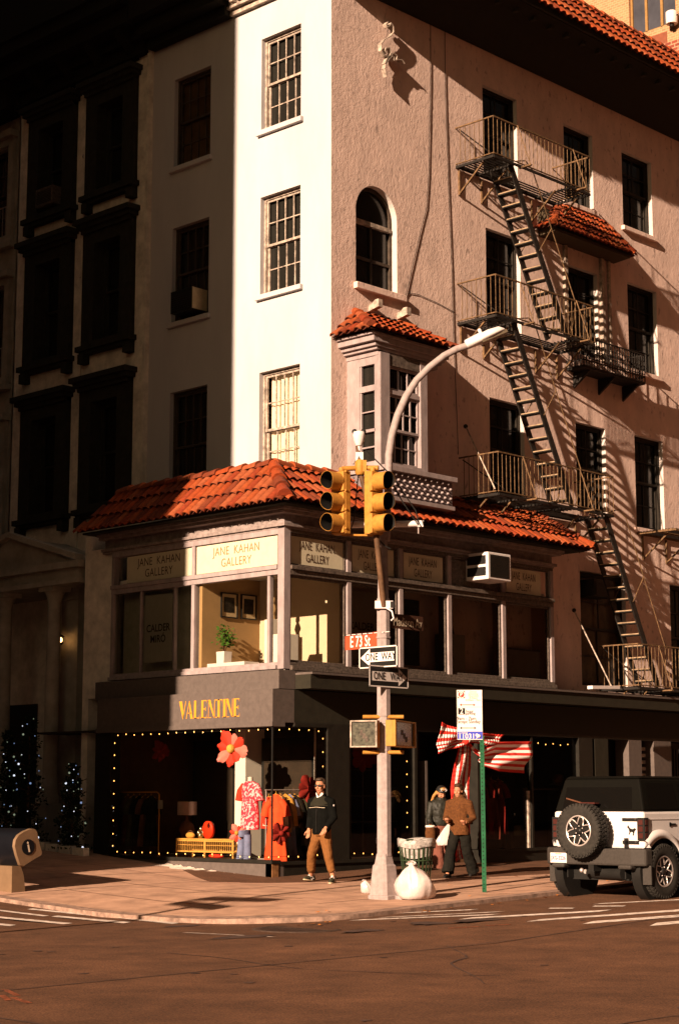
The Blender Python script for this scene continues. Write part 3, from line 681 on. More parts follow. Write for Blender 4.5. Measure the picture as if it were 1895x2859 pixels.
mb.box(27.0, 27.1, YS+.3, 31, .34, 2.8, DARKROOM); mb.box(XS+.3, 27, 28.55, 28.65, .34, 2.8, BROWNWALL)
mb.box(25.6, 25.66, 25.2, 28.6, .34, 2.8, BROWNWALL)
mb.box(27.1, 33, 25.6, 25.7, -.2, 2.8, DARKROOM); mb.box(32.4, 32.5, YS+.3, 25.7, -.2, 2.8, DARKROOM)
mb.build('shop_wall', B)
mb = MB(); a, b = PX(752, 1800, 24.12).y, PX(727, 1800, 24.12).y; mb.box(24.12, 24.2, YS+.31, b, .34, 2.8, PLASTERWHITE); mb.build('shop_wall', B)['label'] = 'sunlit white end wall behind the clothes rail'
for x0, x1, xp in ((604, 727, 24.3), (446, 545, 24.6)):
    mb = MB(); b, a = PX(x0, 1800, xp).y, PX(x1, 1800, xp).y; mb.box(xp, xp+.05, a, b, .34, 2.62, BLACK); mb.box(xp-.012, xp, a+.08, b-.08, .5, 2.5, DARKROOM); mb.build('shop_screen', B)
mb = MB(); xp = 24.05; b, a = PX(543, 1800, xp).y, PX(567, 1800, xp).y; mb.box(xp, xp+.5, a, b, .34, 2.8, PLASTERWHITE); mb.build('display_pillar', B)
# shop entrance with open door leaf and recess
mb = MB(); mb.box(26.72, 28.55, YS+1.3, YS+1.4, -.2, 2.77, BLACKPAINT); mb.box(26.7, 26.8, YS+.3, YS+1.3, -.2, 2.77, BLACKPAINT); mb.box(28.5, 28.55, YS+.3, YS+1.3, -.2, 2.77, BLACKPAINT)
mb.build('entrance_recess', B)
mb = MB(); mb.box(27.0, 27.06, YS+.05, YS+.62, -.02, 2.2, GREYPAINT); mb.box(27.06, 27.09, YS+.1, YS+.2, .95, 1.0, STEEL); mb.build('door', B)['label'] = 'grey shop door standing open beside the striped bow'
# shuttered bays at the right end
mb = MB()
for x0, x1 in ((32.6, 33.1), (33.9, 34.4), (34.9, 35.6)): mb.box(x0, x1, YS-.02, YS+.35, -.2, 2.77, GREYPAINT if x0 > 33 else DUSK)
mb.box(32.5, 46, YS+.5, YS+.6, -.2, 2.77, BLACKPAINT)
for k in range(16): mb.box(34.42, 34.88, YS+.2, YS+.26, .3+.15*k, .38+.15*k, WORN)
for k in range(30): mb.box(35.7+.12*k, 35.73+.12*k, YS+.05, YS+.09, .2, 2.6, IRON)
mb.build('shutter', B)
# salt and snow left along the plinth
SNOW = mat('trodden_snow', (.66, .52, .44), .9, var=.2, vscale=12)
mb = MB(); rows = [[], [], []]
for i in range(60):
    y = 23.72+i*.045; h = .022+.010*math.sin(i*.9)+.008*math.sin(i*2.3)+random.uniform(0, .012); z = zwalk(XS, y)
    rows[0].append((XS-.02, y, z+h)); rows[1].append((XS-.10-.04*math.sin(i*.7), y, z+h*.6)); rows[2].append((XS-.34-.1*math.sin(i*.45), y, z+.006))
mb.grid(rows, SNOW); setting(mb.build('snow'), 'stuff')

# ================================================================== NEIGHBOURS
TX = 24.82
T = thing('townhouse', 'shaded stone townhouse with black window hoods and a pedimented porch', 'building', (TX, 32, 0))
mb = MB(); TH = [(30.62, 31.55, z0+.30, z1-.55) for z0, z1 in ((15.1, 18.0), (11.5, 14.65), (7.7, 10.9))] + [(32.85, 33.80, z0+.30, z1-.55) for z0, z1 in ((15.05, 18.0), (11.4, 14.6), (7.7, 10.8))]
wall(mb, 'x', TX, 29.8, 34.75, -1, 24, TH, STONE, .3, NEARBLACK)
mb.box(TX, TX+8, 34.7, 34.75, -1, 24, STONE); mb.box(TX-.05, TX+.1, 29.78, 29.86, 6.6, 24, STONE)
mb.box(TX-.03, TX, 32.08, 32.16, 7, 18.3, STONE)
for k in range(26): mb.ball((TX, 32.0+random.uniform(-.12, .2), random.uniform(7, 18)), (.015, random.uniform(.03, .1), random.uniform(.02, .07)), NEARBLACK, 6, 4)
mb.build('wall', T)
for (a, b, e, f) in TH:
    dh_window(T, 'x', TX, a, b, e, f, .3, NEARBLACK, PANE, 1, 1, .5)
    g = MB(); u0, u1, z0, z1 = a-.42, b+.42, e-.32, f+.58
    for q in ((u0, a-.0, z0+.2, z1-.2), (b, u1, z0+.2, z1-.2), (a, b, f, z1-.2), (a, b, z0+.2, e)): fbox(g, 'x', TX, *q, -.13, .0, NEARBLACK)
    for p, h0, h1, ex in ((.20, -.30, -.20, .0), (.28, -.20, -.10, .07), (.36, -.10, .02, .13)): fbox(g, 'x', TX, u0-ex, u1+ex, z1+h0, z1+h1, -p, 0, NEARBLACK)
    for p, h0, h1, ex in ((.24, .10, .22, .08), (.16, .02, .10, .02)): fbox(g, 'x', TX, u0-ex, u1+ex, z0+h0, z0+h1, -p, 0, NEARBLACK)
    for uu in (u0+.08, u1-.08): fbox(g, 'x', TX, uu-.10, uu+.10, z0-.18, z0+.05, -.2, 0, NEARBLACK)
    g.build('window_surround', T)
mb = MB()
EAVEBLACK = mat('black_eave_and_shade', (.010, .008, .005), .85, var=.2)
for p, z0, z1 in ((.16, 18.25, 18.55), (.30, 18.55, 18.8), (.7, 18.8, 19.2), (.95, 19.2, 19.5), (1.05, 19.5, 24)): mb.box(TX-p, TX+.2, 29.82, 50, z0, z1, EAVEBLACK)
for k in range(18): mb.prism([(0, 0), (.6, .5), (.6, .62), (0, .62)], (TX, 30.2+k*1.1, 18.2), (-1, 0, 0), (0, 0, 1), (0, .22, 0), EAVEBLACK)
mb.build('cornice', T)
mb = MB()
for p, z0, z1 in ((.25, 18.28, 18.5), (.55, 18.5, 18.8), (.8, 18.8, 24)): mb.box(XL-p, XL+1, 27.13, 29.75, z0, z1, EAVEBLACK)  # shaded stretch of the cornice put in as black boxes
mb.build('eave', T)
# porch with pediment and columns
PXP = 23.25
mb = MB(); a = PX(30, 1242, PXP); b = PX(188, 1292, PXP); e = PX(188, 1345, PXP)
yA, zA, yB, zB, zE = a.y, a.z, b.y, b.z, e.z
mb.prism([(0, 0), (yB-yA-.1, zB-zA-.12), (yB-yA-.1, zB-zA), (-(yB-yA)+.1, zB-zA), (-(yB-yA)+.1, zB-zA-.12)], (PXP, yA, zA), (0, 1, 0), (0, 0, 1), (1.5, 0, 0), STONEDARK)
for s in (1, -1):
    mb.obox((PXP-.05, yA+s*(yB-yA)/2, (zA+zB)/2+.05), (.12, 0, 0), (0, s*(yB-yA)/2, (zB-zA)/2), (0, 0, .06), STONEDARK)
y0, y1 = yB, 2*yA-yB
mb.box(PXP-.14, TX, min(y0, y1)-.08, max(y0, y1)+.08, zB-.16, zB-.02, STONEDARK); mb.box(PXP-.02, TX, min(y0, y1)+.03, max(y0, y1)-.03, zE+.1, zB-.16, STONEDARK); mb.box(PXP-.1, TX, min(y0, y1)-.04, max(y0, y1)+.04, zE, zE+.1, STONEDARK)
pt = mb.build('portico', T)
for dx in (92, -20):
    c = PX(dx+17, 1345, PXP); c2 = PX(dx+17, 1640, PXP)
    g = MB(); zc = zE
    g.lathe([(.21, 1.35), (.21, 1.5), (.17, 1.55), (.165, 2.4), (.145, zc-.35), (.15, zc-.30), (.19, zc-.16), (.23, zc-.10)], STONEDARK, 20, (PXP+.22, c.y, 0)); g.box(PXP-.03, PXP+.47, c.y-.25, c.y+.25, zc-.10, zc, STONEDARK); g.box(PXP-.05, PXP+.5, c.y-.27, c.y+.27, 0, 1.35, STONEDARK)
    g.build('column', pt)
c = PX(166, 1345, 23.9)
g = MB(); g.box(23.85, TX, c.y-.32, c.y+.26, 0, zE, STONEDARK); g.box(23.78, TX, c.y-.38, c.y+.32, zE-.25, zE, STONEDARK); g.build('pilaster', pt)
g = MB(); g.box(TX-.1, TX+.05, 30.0, 31.9, 0, 2.0, STONEDARK); g.box(TX-.18, TX, 30.0, 31.9, 2.0, 2.15, STONEDARK); g.build('plinth', T)
g = MB(); g.box(TX-.02, TX+.02, 33.4, 35, .6, 3.6, BLACK); g.build('door', T)
L_ = PX(139, 1475, 23.6)
lt = thing('wall_lantern', 'small glowing lantern between the porch columns', 'lantern', (L_.x, L_.y, L_.z-.2))
g = MB(); g.tube([L_+Vector((0, 0, .05)), L_+Vector((0, 0, .4))], .012, IRON); g.lathe([(.02, .09), (.1, .05), (.11, .04), (.02, .04)], IRON, 10, L_); g.lathe([(.03, -.14), (.08, -.11), (.08, -.1)], IRON, 10, L_)
for k in range(4): g.bar(L_+Vector((.085*math.cos(k*1.57), .085*math.sin(k*1.57), -.11)), L_+Vector((.1*math.cos(k*1.57), .1*math.sin(k*1.57), .05)), .01, .01, IRON)
g.build('lantern_frame', lt)
g = MB(); g.ball(L_-Vector((0, 0, .03)), .055, mat('lantern_glow', (1, .6, .25), .5, var=0, emit=(1, .50, .16), estr=7), 10, 8); g.build('bulb', lt)

F2 = thing('row_house', 'dark limestone row house beyond the porch at the far end of the street', 'building', (25.0, 38, 0))
mb = MB(); FH = [(35.35, 36.55, z0, z1) for z0, z1 in ((15.2, 17.5), (11.6, 13.9), (7.8, 10.3))] + [(38.2, 39.4, z0, z1) for z0, z1 in ((15.2, 17.5), (11.6, 13.9), (7.8, 10.3))]
wall(mb, 'x', 25.0, 34.75, 52, -1, 18.2, FH, STONEDARK, .25); mb.build('wall', F2)
mb = MB(); mb.box(24.4, 25.0, 34.76, 52, 18.2, 18.9, EAVEBLACK); mb.box(25.0, 34, 34.8, 52, 18.2, 18.4, EAVEBLACK); mb.build('cornice', F2)
for (a, b, e, f) in FH:
    dh_window(F2, 'x', 25.0, a, b, e, f, .25, DARKWOOD, PANE, 3, 2, .5)
    g = MB()
    ffr('x', 25.0, a-.22, b+.22, e-.2, f+.22, -.10, .10, .2, STONEDARK, g); fbox(g, 'x', 25.0, a-.3, b+.3, f+.2, f+.36, -.24, 0, STONEDARK); fbox(g, 'x', 25.0, a-.3, b+.3, e-.34, e-.2, -.18, 0, STONEDARK)
    g.build('window_surround', F2)
    g = MB()
    for k in range(9): u = a+.06+k*.13; g.tube([FP('x', 25.0, u, e, -.06), FP('x', 25.0, u, e+.75, -.06)], .009, STEEL, 5)
    g.bar(FP('x', 25.0, a, e+.75, -.06), FP('x', 25.0, b, e+.75, -.06), .02, .02, STEEL); g.build('window_guard', F2)

# brick tower behind the roof
TWX = 62.0
BT = thing('brick_tower', 'tall sunlit tan brick apartment tower behind the tiled roof', 'building', (TWX, 40, 0))
TAN = brickmat('tan_brick', (.34, .165, .075), (.27, .12, .055), (.38, .22, .12), 2.2, 1); REDB = brickmat('red_brick', (.19, .036, .016), (.14, .025, .012), (.36, .19, .11), 1.5, 1)
a, b = PX(1453, 90, TWX), PX(1568, 0, TWX); w0, w1 = PX(1561, 60, TWX).y, PX(1453, 60, TWX).y
zb = PX(1458, 86, TWX).z; zt = zb+2.0
sl0 = PX(1381, 60, TWX).y
mb = MB(); wall(mb, 'x', TWX, 10, 60, 0, 60, [(w0, w1, zb, zt), (sl0, sl0+2.4, zb-3.5, zb+.15)], TAN, .5); mb.box(TWX+.6, TWX+20, 10, 60, 59, 60, TAN); mb.box(TWX, TWX+20, 9.9, 10, 0, 60, TAN); mb.build('wall', BT)
ffr('x', TWX, w0, w1, zb, zt, .12, .08, .10, mat('bronze_window_frame', (.22, .12, .04), .5), mb := MB())
for k in (1, 2): u = w0+(w1-w0)*k/3; fbox(mb, 'x', TWX, u-.06, u+.06, zb, zt, .12, .2, MATS['bronze_window_frame'])
wn = mb.build('window', BT)
mb = MB(); fface(mb, 'x', TWX, w0, w1, zb, zt, .2, mat('sky_tinted_pane', (.045, .045, .055), .1, var=.2, vscale=.8)); mb.build('pane', wn)
mb = MB(); mb.box(TWX+1.5, TWX+1.6, sl0-1, sl0+3, zb-4, zb+1, DARKROOM); mb.build('dark_recess', BT)
p, q = PX(1480, 116, TWX), PX(1540, 92, TWX); mb = MB(); mb.box(TWX-.03, TWX+.02, q.y, p.y, p.z-.38, p.z+.45, mat('brown_spandrel_panel', (.17, .05, .025), .7)); mb.build('spandrel_panel', BT)
p = PX(1525, 118, TWX); mb = MB(); mb.box(TWX-.06, TWX+.02, 12, p.y, 5, p.z+.25, REDB); mb.build('red_brick_wall', BT)
p = PX(1550, 40, TWX-.3); lmp = thing('roof_lamp', 'small white cylindrical lamp by the tower window', 'lamp', (p.x, p.y, p.z-.4))
mb = MB(); mb.lathe([(.24, -.3), (.25, -.2), (.25, .22), (.2, .26)], WHITE, 14, p); mb.build('lamp_shade', lmp)
mb = MB(); mb.lathe([(.1, -.42), (.1, -.3)], IRON, 10, p); mb.bar(p+Vector((0, 0, 0)), p+Vector((0, -1.2, .15)), .03, .03, IRON); mb.bar(p, p+Vector((.34, 0, 0)), .04, .04, IRON); mb.build('bracket', lmp)

# apartment block across the street throws the big shade; AP2 added to cut skylight
AP = thing('unseen_apartment_block', 'tall brick apartment block across the street that shades the left half', 'building', (-10, 40, 0))
mb = MB(); ax, ay = 2.9, 27-.195*22
APB = brickmat('brown_brick', (.20, .10, .06), (.16, .08, .05), (.3, .22, .16), 3, 1)
mb.box(-25, ax, ay, 110, -.4, 46, APB); mb.box(-25, ax, ay-.26, ay, -.4, 15.4, APB)  # wider base added to the block to shift its low shadow edge
mb.build('wall', AP)
AP2 = thing('unseen_apartment_block', 'unseen brick block added behind the viewer to cut the sky light', 'building', (30, -30, 0))
mb = MB(); mb.box(-25, 110, -48, -20, -.4, 46, APB); mb.build('wall', AP2)
for bld, pl, c, us in ((AP, 'x', None, None), (AP2, 'y', -20, range(0, 84, 6))):
    if pl == 'y':
        g = MB()
        for u in us:
            for k in range(8): g.box(u, u+1.6, -20, -19.95, 3+k*3.3, 5+k*3.3, PANE)
        g.build('window_panes', bld)
    else:
        g = MB()
        for u in range(24, 100, 6):
            for k in range(11): g.box(ax, ax+.05, u, u+1.6, 3+k*3.6, 5+k*3.6, PANE)
        g.build('window_panes', bld)

# ================================================================== FIRE ESCAPE
FE = thing('fire_escape', 'black iron fire escape zigzagging down the avenue wall', 'fire escape', (30, YR, 3.8))
FY = YR-1.06
def platform(x0, x1, z, hole, rail_h=.90, slats=None):
    g = MB()
    for y in (FY, YR-.05): g.bar((x0, y, z), (x1, y, z), .035, .055, IRON)
    for x in (x0, x1): g.bar((x, FY, z), (x, YR, z), .035, .055, IRON)
    n = 11
    for k in range(1, n):
        y = FY+(YR-FY)*k/n
        segs = [(x0, x1)] if not (hole and hole[2] < y < hole[3]) else [(x0, hole[0]), (hole[1], x1)]
        for a, b in segs: g.bar((a, y, z+.03), (b, y, z+.03), .016, .03, IRON)
    for x in [q for q in lin(x0, x1, 5)[1:-1] if not (hole and hole[0] < q < hole[1])]: g.bar((x, FY, z-.0), (x, YR, z-.0), .03, .04, IRON)
    pl = g.build('platform', FE)
    for x in (x0+.08, x0+.85, x1-.85, x1-.05):
        g = MB(); g.bar((x, YR-.02, z-.06), (x, YR-.02, z-.62), .05, .03, RUST); g.bar((x, YR-.02, z-.6), (x, FY+.35, z-.03), .035, .035, RUST)
        g.build('bracket', pl)
    g = MB(); zt = z+rail_h; r = .0085
    for (p, q) in (((x0, YR, zt), (x0, FY, zt)), ((x0, FY, zt), (x1, FY, zt)), ((x1, FY, zt), (x1, YR, zt))):
        g.bar(p, q, .035, .028, RUST); g.bar((p[0], p[1], z+.07), (q[0], q[1], z+.07), .03, .02, RUST)
    n = int((x1-x0)/.137)
    for k in range(n+1): x = x0+(x1-x0)*k/n; g.tube([(x, FY, z+.05), (x, FY, zt)], r, RUST, 5)
    for x in (x0, x1):
        for k in range(1, 8): y = FY+(YR-FY)*k/8; g.tube([(x, y, z+.05), (x, y, zt)], r, RUST, 5)
    for x in (x0+.82, x0+2.85): g.bar((x, FY-.02, zt), (x+.14, FY-.26, z-.02), .05, .02, RUST); g.bar((x+.14, FY-.28, z-.02), (x+.14, FY+.05, z-.02), .06, .03, RUST)
    g.bar((x0, YR-.1, zt-.05), (x0+.9, YR-.55, z+.25), .02, .02, IRON)
    g.build('railing', pl)
    return pl
platform(28.83, 32.33, 15.15, (29.66, 31.62, FY-.1, FY+.64)); platform(28.83, 32.38, 11.60, (29.66, 31.62, FY-.1, FY+.64)); platform(28.83, 32.95, 7.75, (31.75, 32.9, FY+.04, FY+.64))
platform(33.75, 40, 3.92, None, 1.0)
def ladder(xt, zt, xb, zb, y0, y1):
    g = MB()
    for y in (y0, y1): g.bar((xt, y, zt), (xb, y, zb), .035, .15, IRON, (1, 0, 0) if False else (0, 0, 1))
    st = g.build('stair', FE)
    L = math.hypot(xb-xt, zt-zb); n = int((zt-zb)/.262)
    g = MB()
    for k in range(1, n+1):
        t = k/(n+.6); x, z = xt+(xb-xt)*t, zt+(zb-zt)*t
        for dx in (-.075, -.025, .025, .075): g.box(x+dx-.018, x+dx+.018, y0+.02, y1-.02, z-.012, z+.012, TREADLIT if dx < -.06 else RUST)
        g.box(x-.09, x+.09, y0, y1, z-.035, z-.014, IRON)
    g.build('treads', st)
    g = MB()
    for y in (y0-.02, y1+.02):
        a, b = Vector((xt-.0, y, zt)), Vector((xb, y, zb)); up = Vector((.46, 0, .62))
        g.tube([a+Vector((.12, 0, .1)), a+up*.8+(b-a)*.08, a+up+(b-a)*.16, a+up+(b-a)*.93, b+up*.55, b+Vector((.1, 0, .05))], .014, RUST, 6)
        g.tube([a+(b-a)*.5, a+(b-a)*.5+up], .011, RUST, 5)
    g.build('handrail', st)
ladder(29.50, 15.15, 31.42, 11.66, FY+.08, FY+.60); ladder(29.52, 11.60, 31.50, 7.80, FY+.08, FY+.60); ladder(32.75, 7.75, 34.65, 3.98, FY+.08, FY+.60)
for a, b in ((PY(1075, 985, YR-.1), PY(1143, 1130, FY)), (PY(1325, 1410, YR-.1), PY(1411, 1585, FY))):
    g = MB(); g.tube([a, b], .016, WORN, 6); g.ball(a, .05, IRON, 8, 6); g.build('tie_rod', FE)
g = MB(); a, b = PY(1362, 1588, FY-.3), PY(1425, 1588, FY-.3); g.bar(a, b, .14, .07, WHITE); g.build('white_plank', FE)
F3 = thing('fire_escape', 'lower iron fire escape corner jutting in at the right edge of the wall', 'fire escape', (37, YR, 7))
g = MB(); z = 7.72
for y in (FY, YR-.04, FY+.5): g.bar((35.42, y, z), (42, y, z), .05, .05, RUST)
g.bar((35.42, FY, z), (35.42, YR, z), .05, .05, RUST)
for k in range(1, 12): y = FY+1.06*k/12; g.bar((35.42, y, z+.03), (42, y, z+.03), .02, .03, IRON)
pl = g.build('platform', F3)
for x in (35.6, 36.6, 37.6):
    g = MB(); g.bar((x, YR-.02, z-.04), (x, YR-.02, z-.62), .05, .03, RUST); g.bar((x, YR-.02, z-.6), (x, FY+.3, z-.03), .035, .035, RUST)
    g.build('bracket', pl)
g = MB()
for k in range(14): g.tube([(35.9+.3*k, FY, z), (35.9+.3*k, FY, z+.9)], .008, RUST, 5)
g.bar((35.9, FY, z+.9), (42, FY, z+.9), .03, .03, RUST); g.build('railing', pl)

# balcony basket under the hooded window
BK = thing('iron_balcony', 'shallow lattice iron balcony basket below the hooded window', 'balcony', (34, YR, 11.3))
g = MB(); x0, x1, y0, z0, z1 = 32.72, 35.18, YR-.5, 11.30, 11.98
for z in (z0, z0+.14, z1): g.bar((x0, y0, z), (x1, y0, z), .03, .03, IRON); g.bar((x0, y0, z), (x0, YR, z), .03, .03, IRON); g.bar((x1, y0, z), (x1, YR, z), .03, .03, IRON)
n = 24
for k in range(n+1):
    x = x0+(x1-x0)*k/n; g.bar((x, y0, z0), (x, y0, z1), .018, .018, IRON)
    if k < n:
        xm = x+(x1-x0)/n/2
        for zc in (z0+.26, z0+.46): g.tube([(xm+.045*math.cos(a), y0, zc+.07*math.sin(a)) for a in lin(0, 2*math.pi, 10)], .009, IRON, 5, False)
for k in range(6):
    y = y0+.5*k/6; g.bar((x0, y, z0), (x0, y, z1), .018, .018, IRON); g.bar((x1, y, z0), (x1, y, z1), .018, .018, IRON)
rl = g.build('railing', BK)
g = MB(); g.box(x0, x1, y0, YR-.01, z0-.05, z0-.012, IRON)
for x in (x0+.25, x1-.25, (x0+x1)/2): g.prism([(0, 0), (.45, .32), (.45, .36), (0, .36)], (x, YR, z0-.42), (0, -1, 0), (0, 0, 1), (.06, 0, 0), IRON)
g.build('balcony_floor', BK)

# scroll tie on the wall, cables
SC = thing('wall_scroll', 'wrought iron S scroll bolted high on the stucco wall', 'wall ornament', (26.6, YR, 16.5))
g = MB(); y = YR-.13
def sc(pts): return [PY(px, py, y) for px, py in pts]
def flat(path, wd):
    for p, q in zip(path, path[1:]): g.bar(p, q, .10, .018, WORN, (q-p).cross(Vector((0, 1, 0))))
flat(sc([(893, 52), (888, 57), (891, 64), (897, 60), (900, 54), (905, 62), (906, 75), (898, 86), (885, 92), (877, 103), (878, 118), (886, 130), (896, 132), (900, 122), (896, 112), (888, 112), (886, 119), (890, 124)]), 1)
flat(sc([(903, 130), (896, 137), (888, 148), (885, 160), (888, 170), (890, 178)]), 1); flat(sc([(886, 148), (892, 134), (905, 124), (914, 130), (912, 140), (906, 140), (907, 133)]), 1); flat(sc([(915, 138), (925, 140), (931, 148)]), 1)
g.build('scroll', SC)
g = MB(); g.tube([(26.62, y+.05, 17.05), (26.62, YR, 17.05)], .03, IRON); g.build('anchor_bolt', SC)
CB = thing('wall_cable', 'thin slack cables hanging down the stucco wall', 'cable', (28.3, YR, 8))
for pts in ([(994, -20), (994, 200), (990, 400), (985, 480), (970, 540), (945, 650), (936, 690), (945, 676), (965, 680), (1010, 700), (1050, 722)], [(1026, -20), (1028, 200), (1035, 420), (1043, 620), (1048, 800), (1055, 960), (1058, 1050)]):
    g = MB(); g.tube([PY(a, b, YR-.014) for a, b in pts], .007, IRON, 5); g.build('cable', CB)

# unseen block added far behind the viewer to cut low sky light
AP3 = thing('unseen_apartment_block', 'unseen brick block added far behind the viewer to cut low sky light', 'building', (-90, -40, 0))
mb = MB(); mb.box(-110, -75, -140, 16, -.4, 27, APB); mb.build('wall', AP3)
mb = MB()
for u in range(-130, 12, 7):
    for k in range(6): mb.box(-75, -74.95, u, u+2, 3+k*4, 5.4+k*4, PANE)
mb.build('window_panes', AP3)

# window air conditioners
def aircon(x0, x1, y0, y1, z0, z1, lab, mt, side, dark=BLACK):
    o = thing('air_conditioner', lab, 'air conditioner', ((x0+x1)/2, (y0+y1)/2, z0))
    g = MB(); g.box(x0, x1, y0, y1, z0, z1, mt); g.build('case', o, bevel=.015)
    g = MB(); h = z1-z0
    if side == 'x':
        for k in range(2): g.box(x0-.006, x0+.01, y0+.10*(y1-y0), y1-.12*(y1-y0), z0+h*(.14+.42*k), z0+h*(.46+.42*k), dark)
        fr = g.build('side_vent', o); g = MB()
        g.box(x0+.06, x1-.06, y0-.006, y0+.01, z0+.05, z1-.05, dark)
        for k in range(14): g.box(x0+.07, x1-.07, y0-.012, y0-.006, z0+.06+k*(h-.12)/14, z0+.06+k*(h-.12)/14+.012, BLACKPAINT)
        g.build('coil_grille', o)
    else:
        for k in range(8): g.box(x0-.008, x0+.01, y0+.05, y1-.05, z0+.06+k*(h-.12)/8, z0+.06+k*(h-.12)/8+.025, dark)
        g.build('coil_grille', o)
    return o
aircon(28.47, 29.22, YG-.52, YG+.12, 5.93, 6.50, 'boxy white air conditioner jutting from the gallery window on the avenue', WHITE, 'x')
aircon(XL-.28, XL+.16, 28.05, 28.75, 11.86, 12.36, 'air conditioner with a dark front and a painted lit side in the shaded second window row', BLACKPAINT, 'w')
g = MB(); g.box(XL-.27, XL+.15, 28.035, 28.048, 11.88, 12.35, mat('lit_side_beige', (.42, .33, .20), .6)); g.build('lit_side', bpy.data.objects['air_conditioner.001'])  # light on this side put into colour: pale sheet over the black case
aircon(XL-.22, XL+.16, 28.05, 28.7, 7.78, 8.22, 'grey air conditioner low in the shaded window just over the tiled roof', STEEL, 'w')
aircon(TX-.28, TX+.16, 33.0, 33.65, 15.4, 15.85, 'dark air conditioner in the black framed top window of the townhouse', DARKFRAME, 'w')
aircon(XL-.22, XL+.14, 25.35, 26.05, 7.78, 8.14, 'white air conditioner under the lace curtain in the sunlit window', WHITE, 'w', WORN)
aircon(33.2, 33.95, YR-.3, YR+.16, 6.02, 6.42, 'black air conditioner high in the window beside the lowest iron stair', BLACKPAINT, 'x')

# ================================================================== STREET FURNITURE
PB = G(886, 2076); PBv = (PB.x, PB.y, PB.z)
def V(px, py, out=0.0):                                        # a point in the upright plane through the pole; out = metres toward the viewer
    return PV(px, py, Vector(PBv) - HF*out)
SL = thing('street_light', 'grey octagonal street light pole with curved arm and tapered base', 'street light', PB)
zc = V(885, 1398).z; px_ = V(886, 1700); P0 = Vector((PB.x, PB.y, 0)) + RT*((px_-PB).dot(RT))
g = MB(); rt0 = [V(870, 1985), V(902, 1985)]
ang = [YAW+math.pi+math.pi/8+k*math.pi/4 for k in range(8)]
def oct_rows(spec): return [[P0*1.0 + Vector((math.cos(a)*r, math.sin(a)*r, z)) for a in ang] for r, z in spec]
zb1, zb2 = V(886, 2000).z, V(886, 1975).z
sq = lambda a, z: [P0+Vector((x*a, y*a, z)) for x, y in ((-1, -.72), (-.72, -1), (.72, -1), (1, -.72), (1, .72), (.72, 1), (-.72, 1), (-1, .72))]
g.grid([sq(.205, PB.z-.06), sq(.205, PB.z+.05), sq(.185, PB.z+.06), sq(.145, zb1), sq(.12, zb1+.03), sq(.095, zb2+.02)], STEEL, False, True)
g.box(P0.x+.02, P0.x+.3, P0.y-.34, P0.y-.1, PB.z-.05, PB.z+.05, STEEL)
g.build('base', SL, bevel=.006)
g = MB(); g.grid(oct_rows([(.115, zb2-.02), (.11, 2.6), (.105, zc+.1)]), STEEL, False, True)
for py in (1655, 1672, 1735, 1475, 1545): z = V(886, py).z; g.grid(oct_rows([(.120, z), (.120, z+.025)]), STEEL, False, True)
top = V(896, 1100); g.grid(oct_rows([(.095, zc), (.075, V(890, 1240).z)]), STEEL, False, True)
g.tube([V(889, 1250), V(896, 1130), V(897, 1085)], [.075, .06, .055], STEEL, 10)
for py in (1150, 1195): c = V(894, py); g.lathe([(.075, -.05), (.08, 0), (.075, .05)], STEEL, 10, c)
g.build('pole', SL)
g = MB(); path = [V(x, y) for x, y in ((897, 1095), (898, 1050), (905, 1005), (918, 960), (938, 915), (962, 878), (992, 848), (1025, 822), (1055, 806), (1080, 798))]
g.tube(path, [.062]*5+[.058]*5, STEEL, 10); g.build('arm', SL)
g = MB(); a, b = V(1076, 800), V(1165, 762); t = (b-a).normalized(); up = RT.cross(HF).normalized(); nu = HF
s_ = Vector((0, 0, 1)); n_ = t.cross(HF).normalized()
if n_.z < 0: n_ = -n_
secs = [(0, .05, .06), (.02, .09, .10), (.38, .12, .12), (.42, .14, .10), (.62, .17, .11), (.88, .15, .09), (1.0, .04, .03)]; Ln = (b-a).length
g.grid([[a+t*Ln*f + HF*math.cos(q)*wd + n_*(math.sin(q)*ht*(1.0 if math.sin(q) > 0 else .55)) for q in [2*math.pi*k/14 for k in range(14)]] for f, wd, ht in secs], WHITE, True, True)
g.lathe([(.03, 0), (.03, .09), (.02, .1)], WHITE, 8, a+t*Ln*.45+n_*.08, n_)
lum = g.build('luminaire', SL)
g = MB(); c = a+t*Ln*.7-n_*.05; g.obox(c, t*.22, HF*.11, n_*.02, mat('lamp_lens', (.08, .06, .04), .2)); g.build('lens', lum)
BRONZE = mat('brown_mast_paint', (.09, .045, .022), .7, var=.3)
g = MB(); g.tube([V(886, 1402, .12), V(869, 1236, .25)], .046, BRONZE, 10); g.tube([V(869, 1236, .25), V(832, 1090, .18), V(826, 1030, .1)], [.044, .04, .036], BRONZE, 8); g.build('signal_mast', SL)
g = MB(); g.tube([V(790, 1213, -.05), V(965, 1210, -.05)], .052, WHITE, 10); c = V(966, 1210, -.05); g.obox(c+RT*.03, RT*.05, HF*.03, Vector((0, 0, .05)), WHITE); g.tube([c, c-Vector((0, 0, .16))], .012, STEEL, 6); g.build('cross_arm', SL)
g = MB(); c = V(886, 1399)
g.obox(c-HF*.1, RT*.14, HF*.05, Vector((0, 0, .06)), WHITE); g.obox(c+RT*.13-HF*.1, RT*.03, HF*.06, Vector((0, 0, .05)), IRON)
g.tube([V(893, 1405, .14), V(905, 1412, .2), V(909, 1428, .2), V(903, 1434, .2)], .014, WHITE, 6); g.build('clamp', SL)
g = MB()
for pts in ([(828, 1088), (818, 1200), (806, 1235)], [(845, 1040), (905, 1100), (960, 1180), (968, 1210)], [(895, 1100), (930, 1160), (965, 1212)], [(872, 1245), (890, 1262), (902, 1268)]): g.tube([V(x, y, .12) for x, y in pts], .010, BLACK, 5)
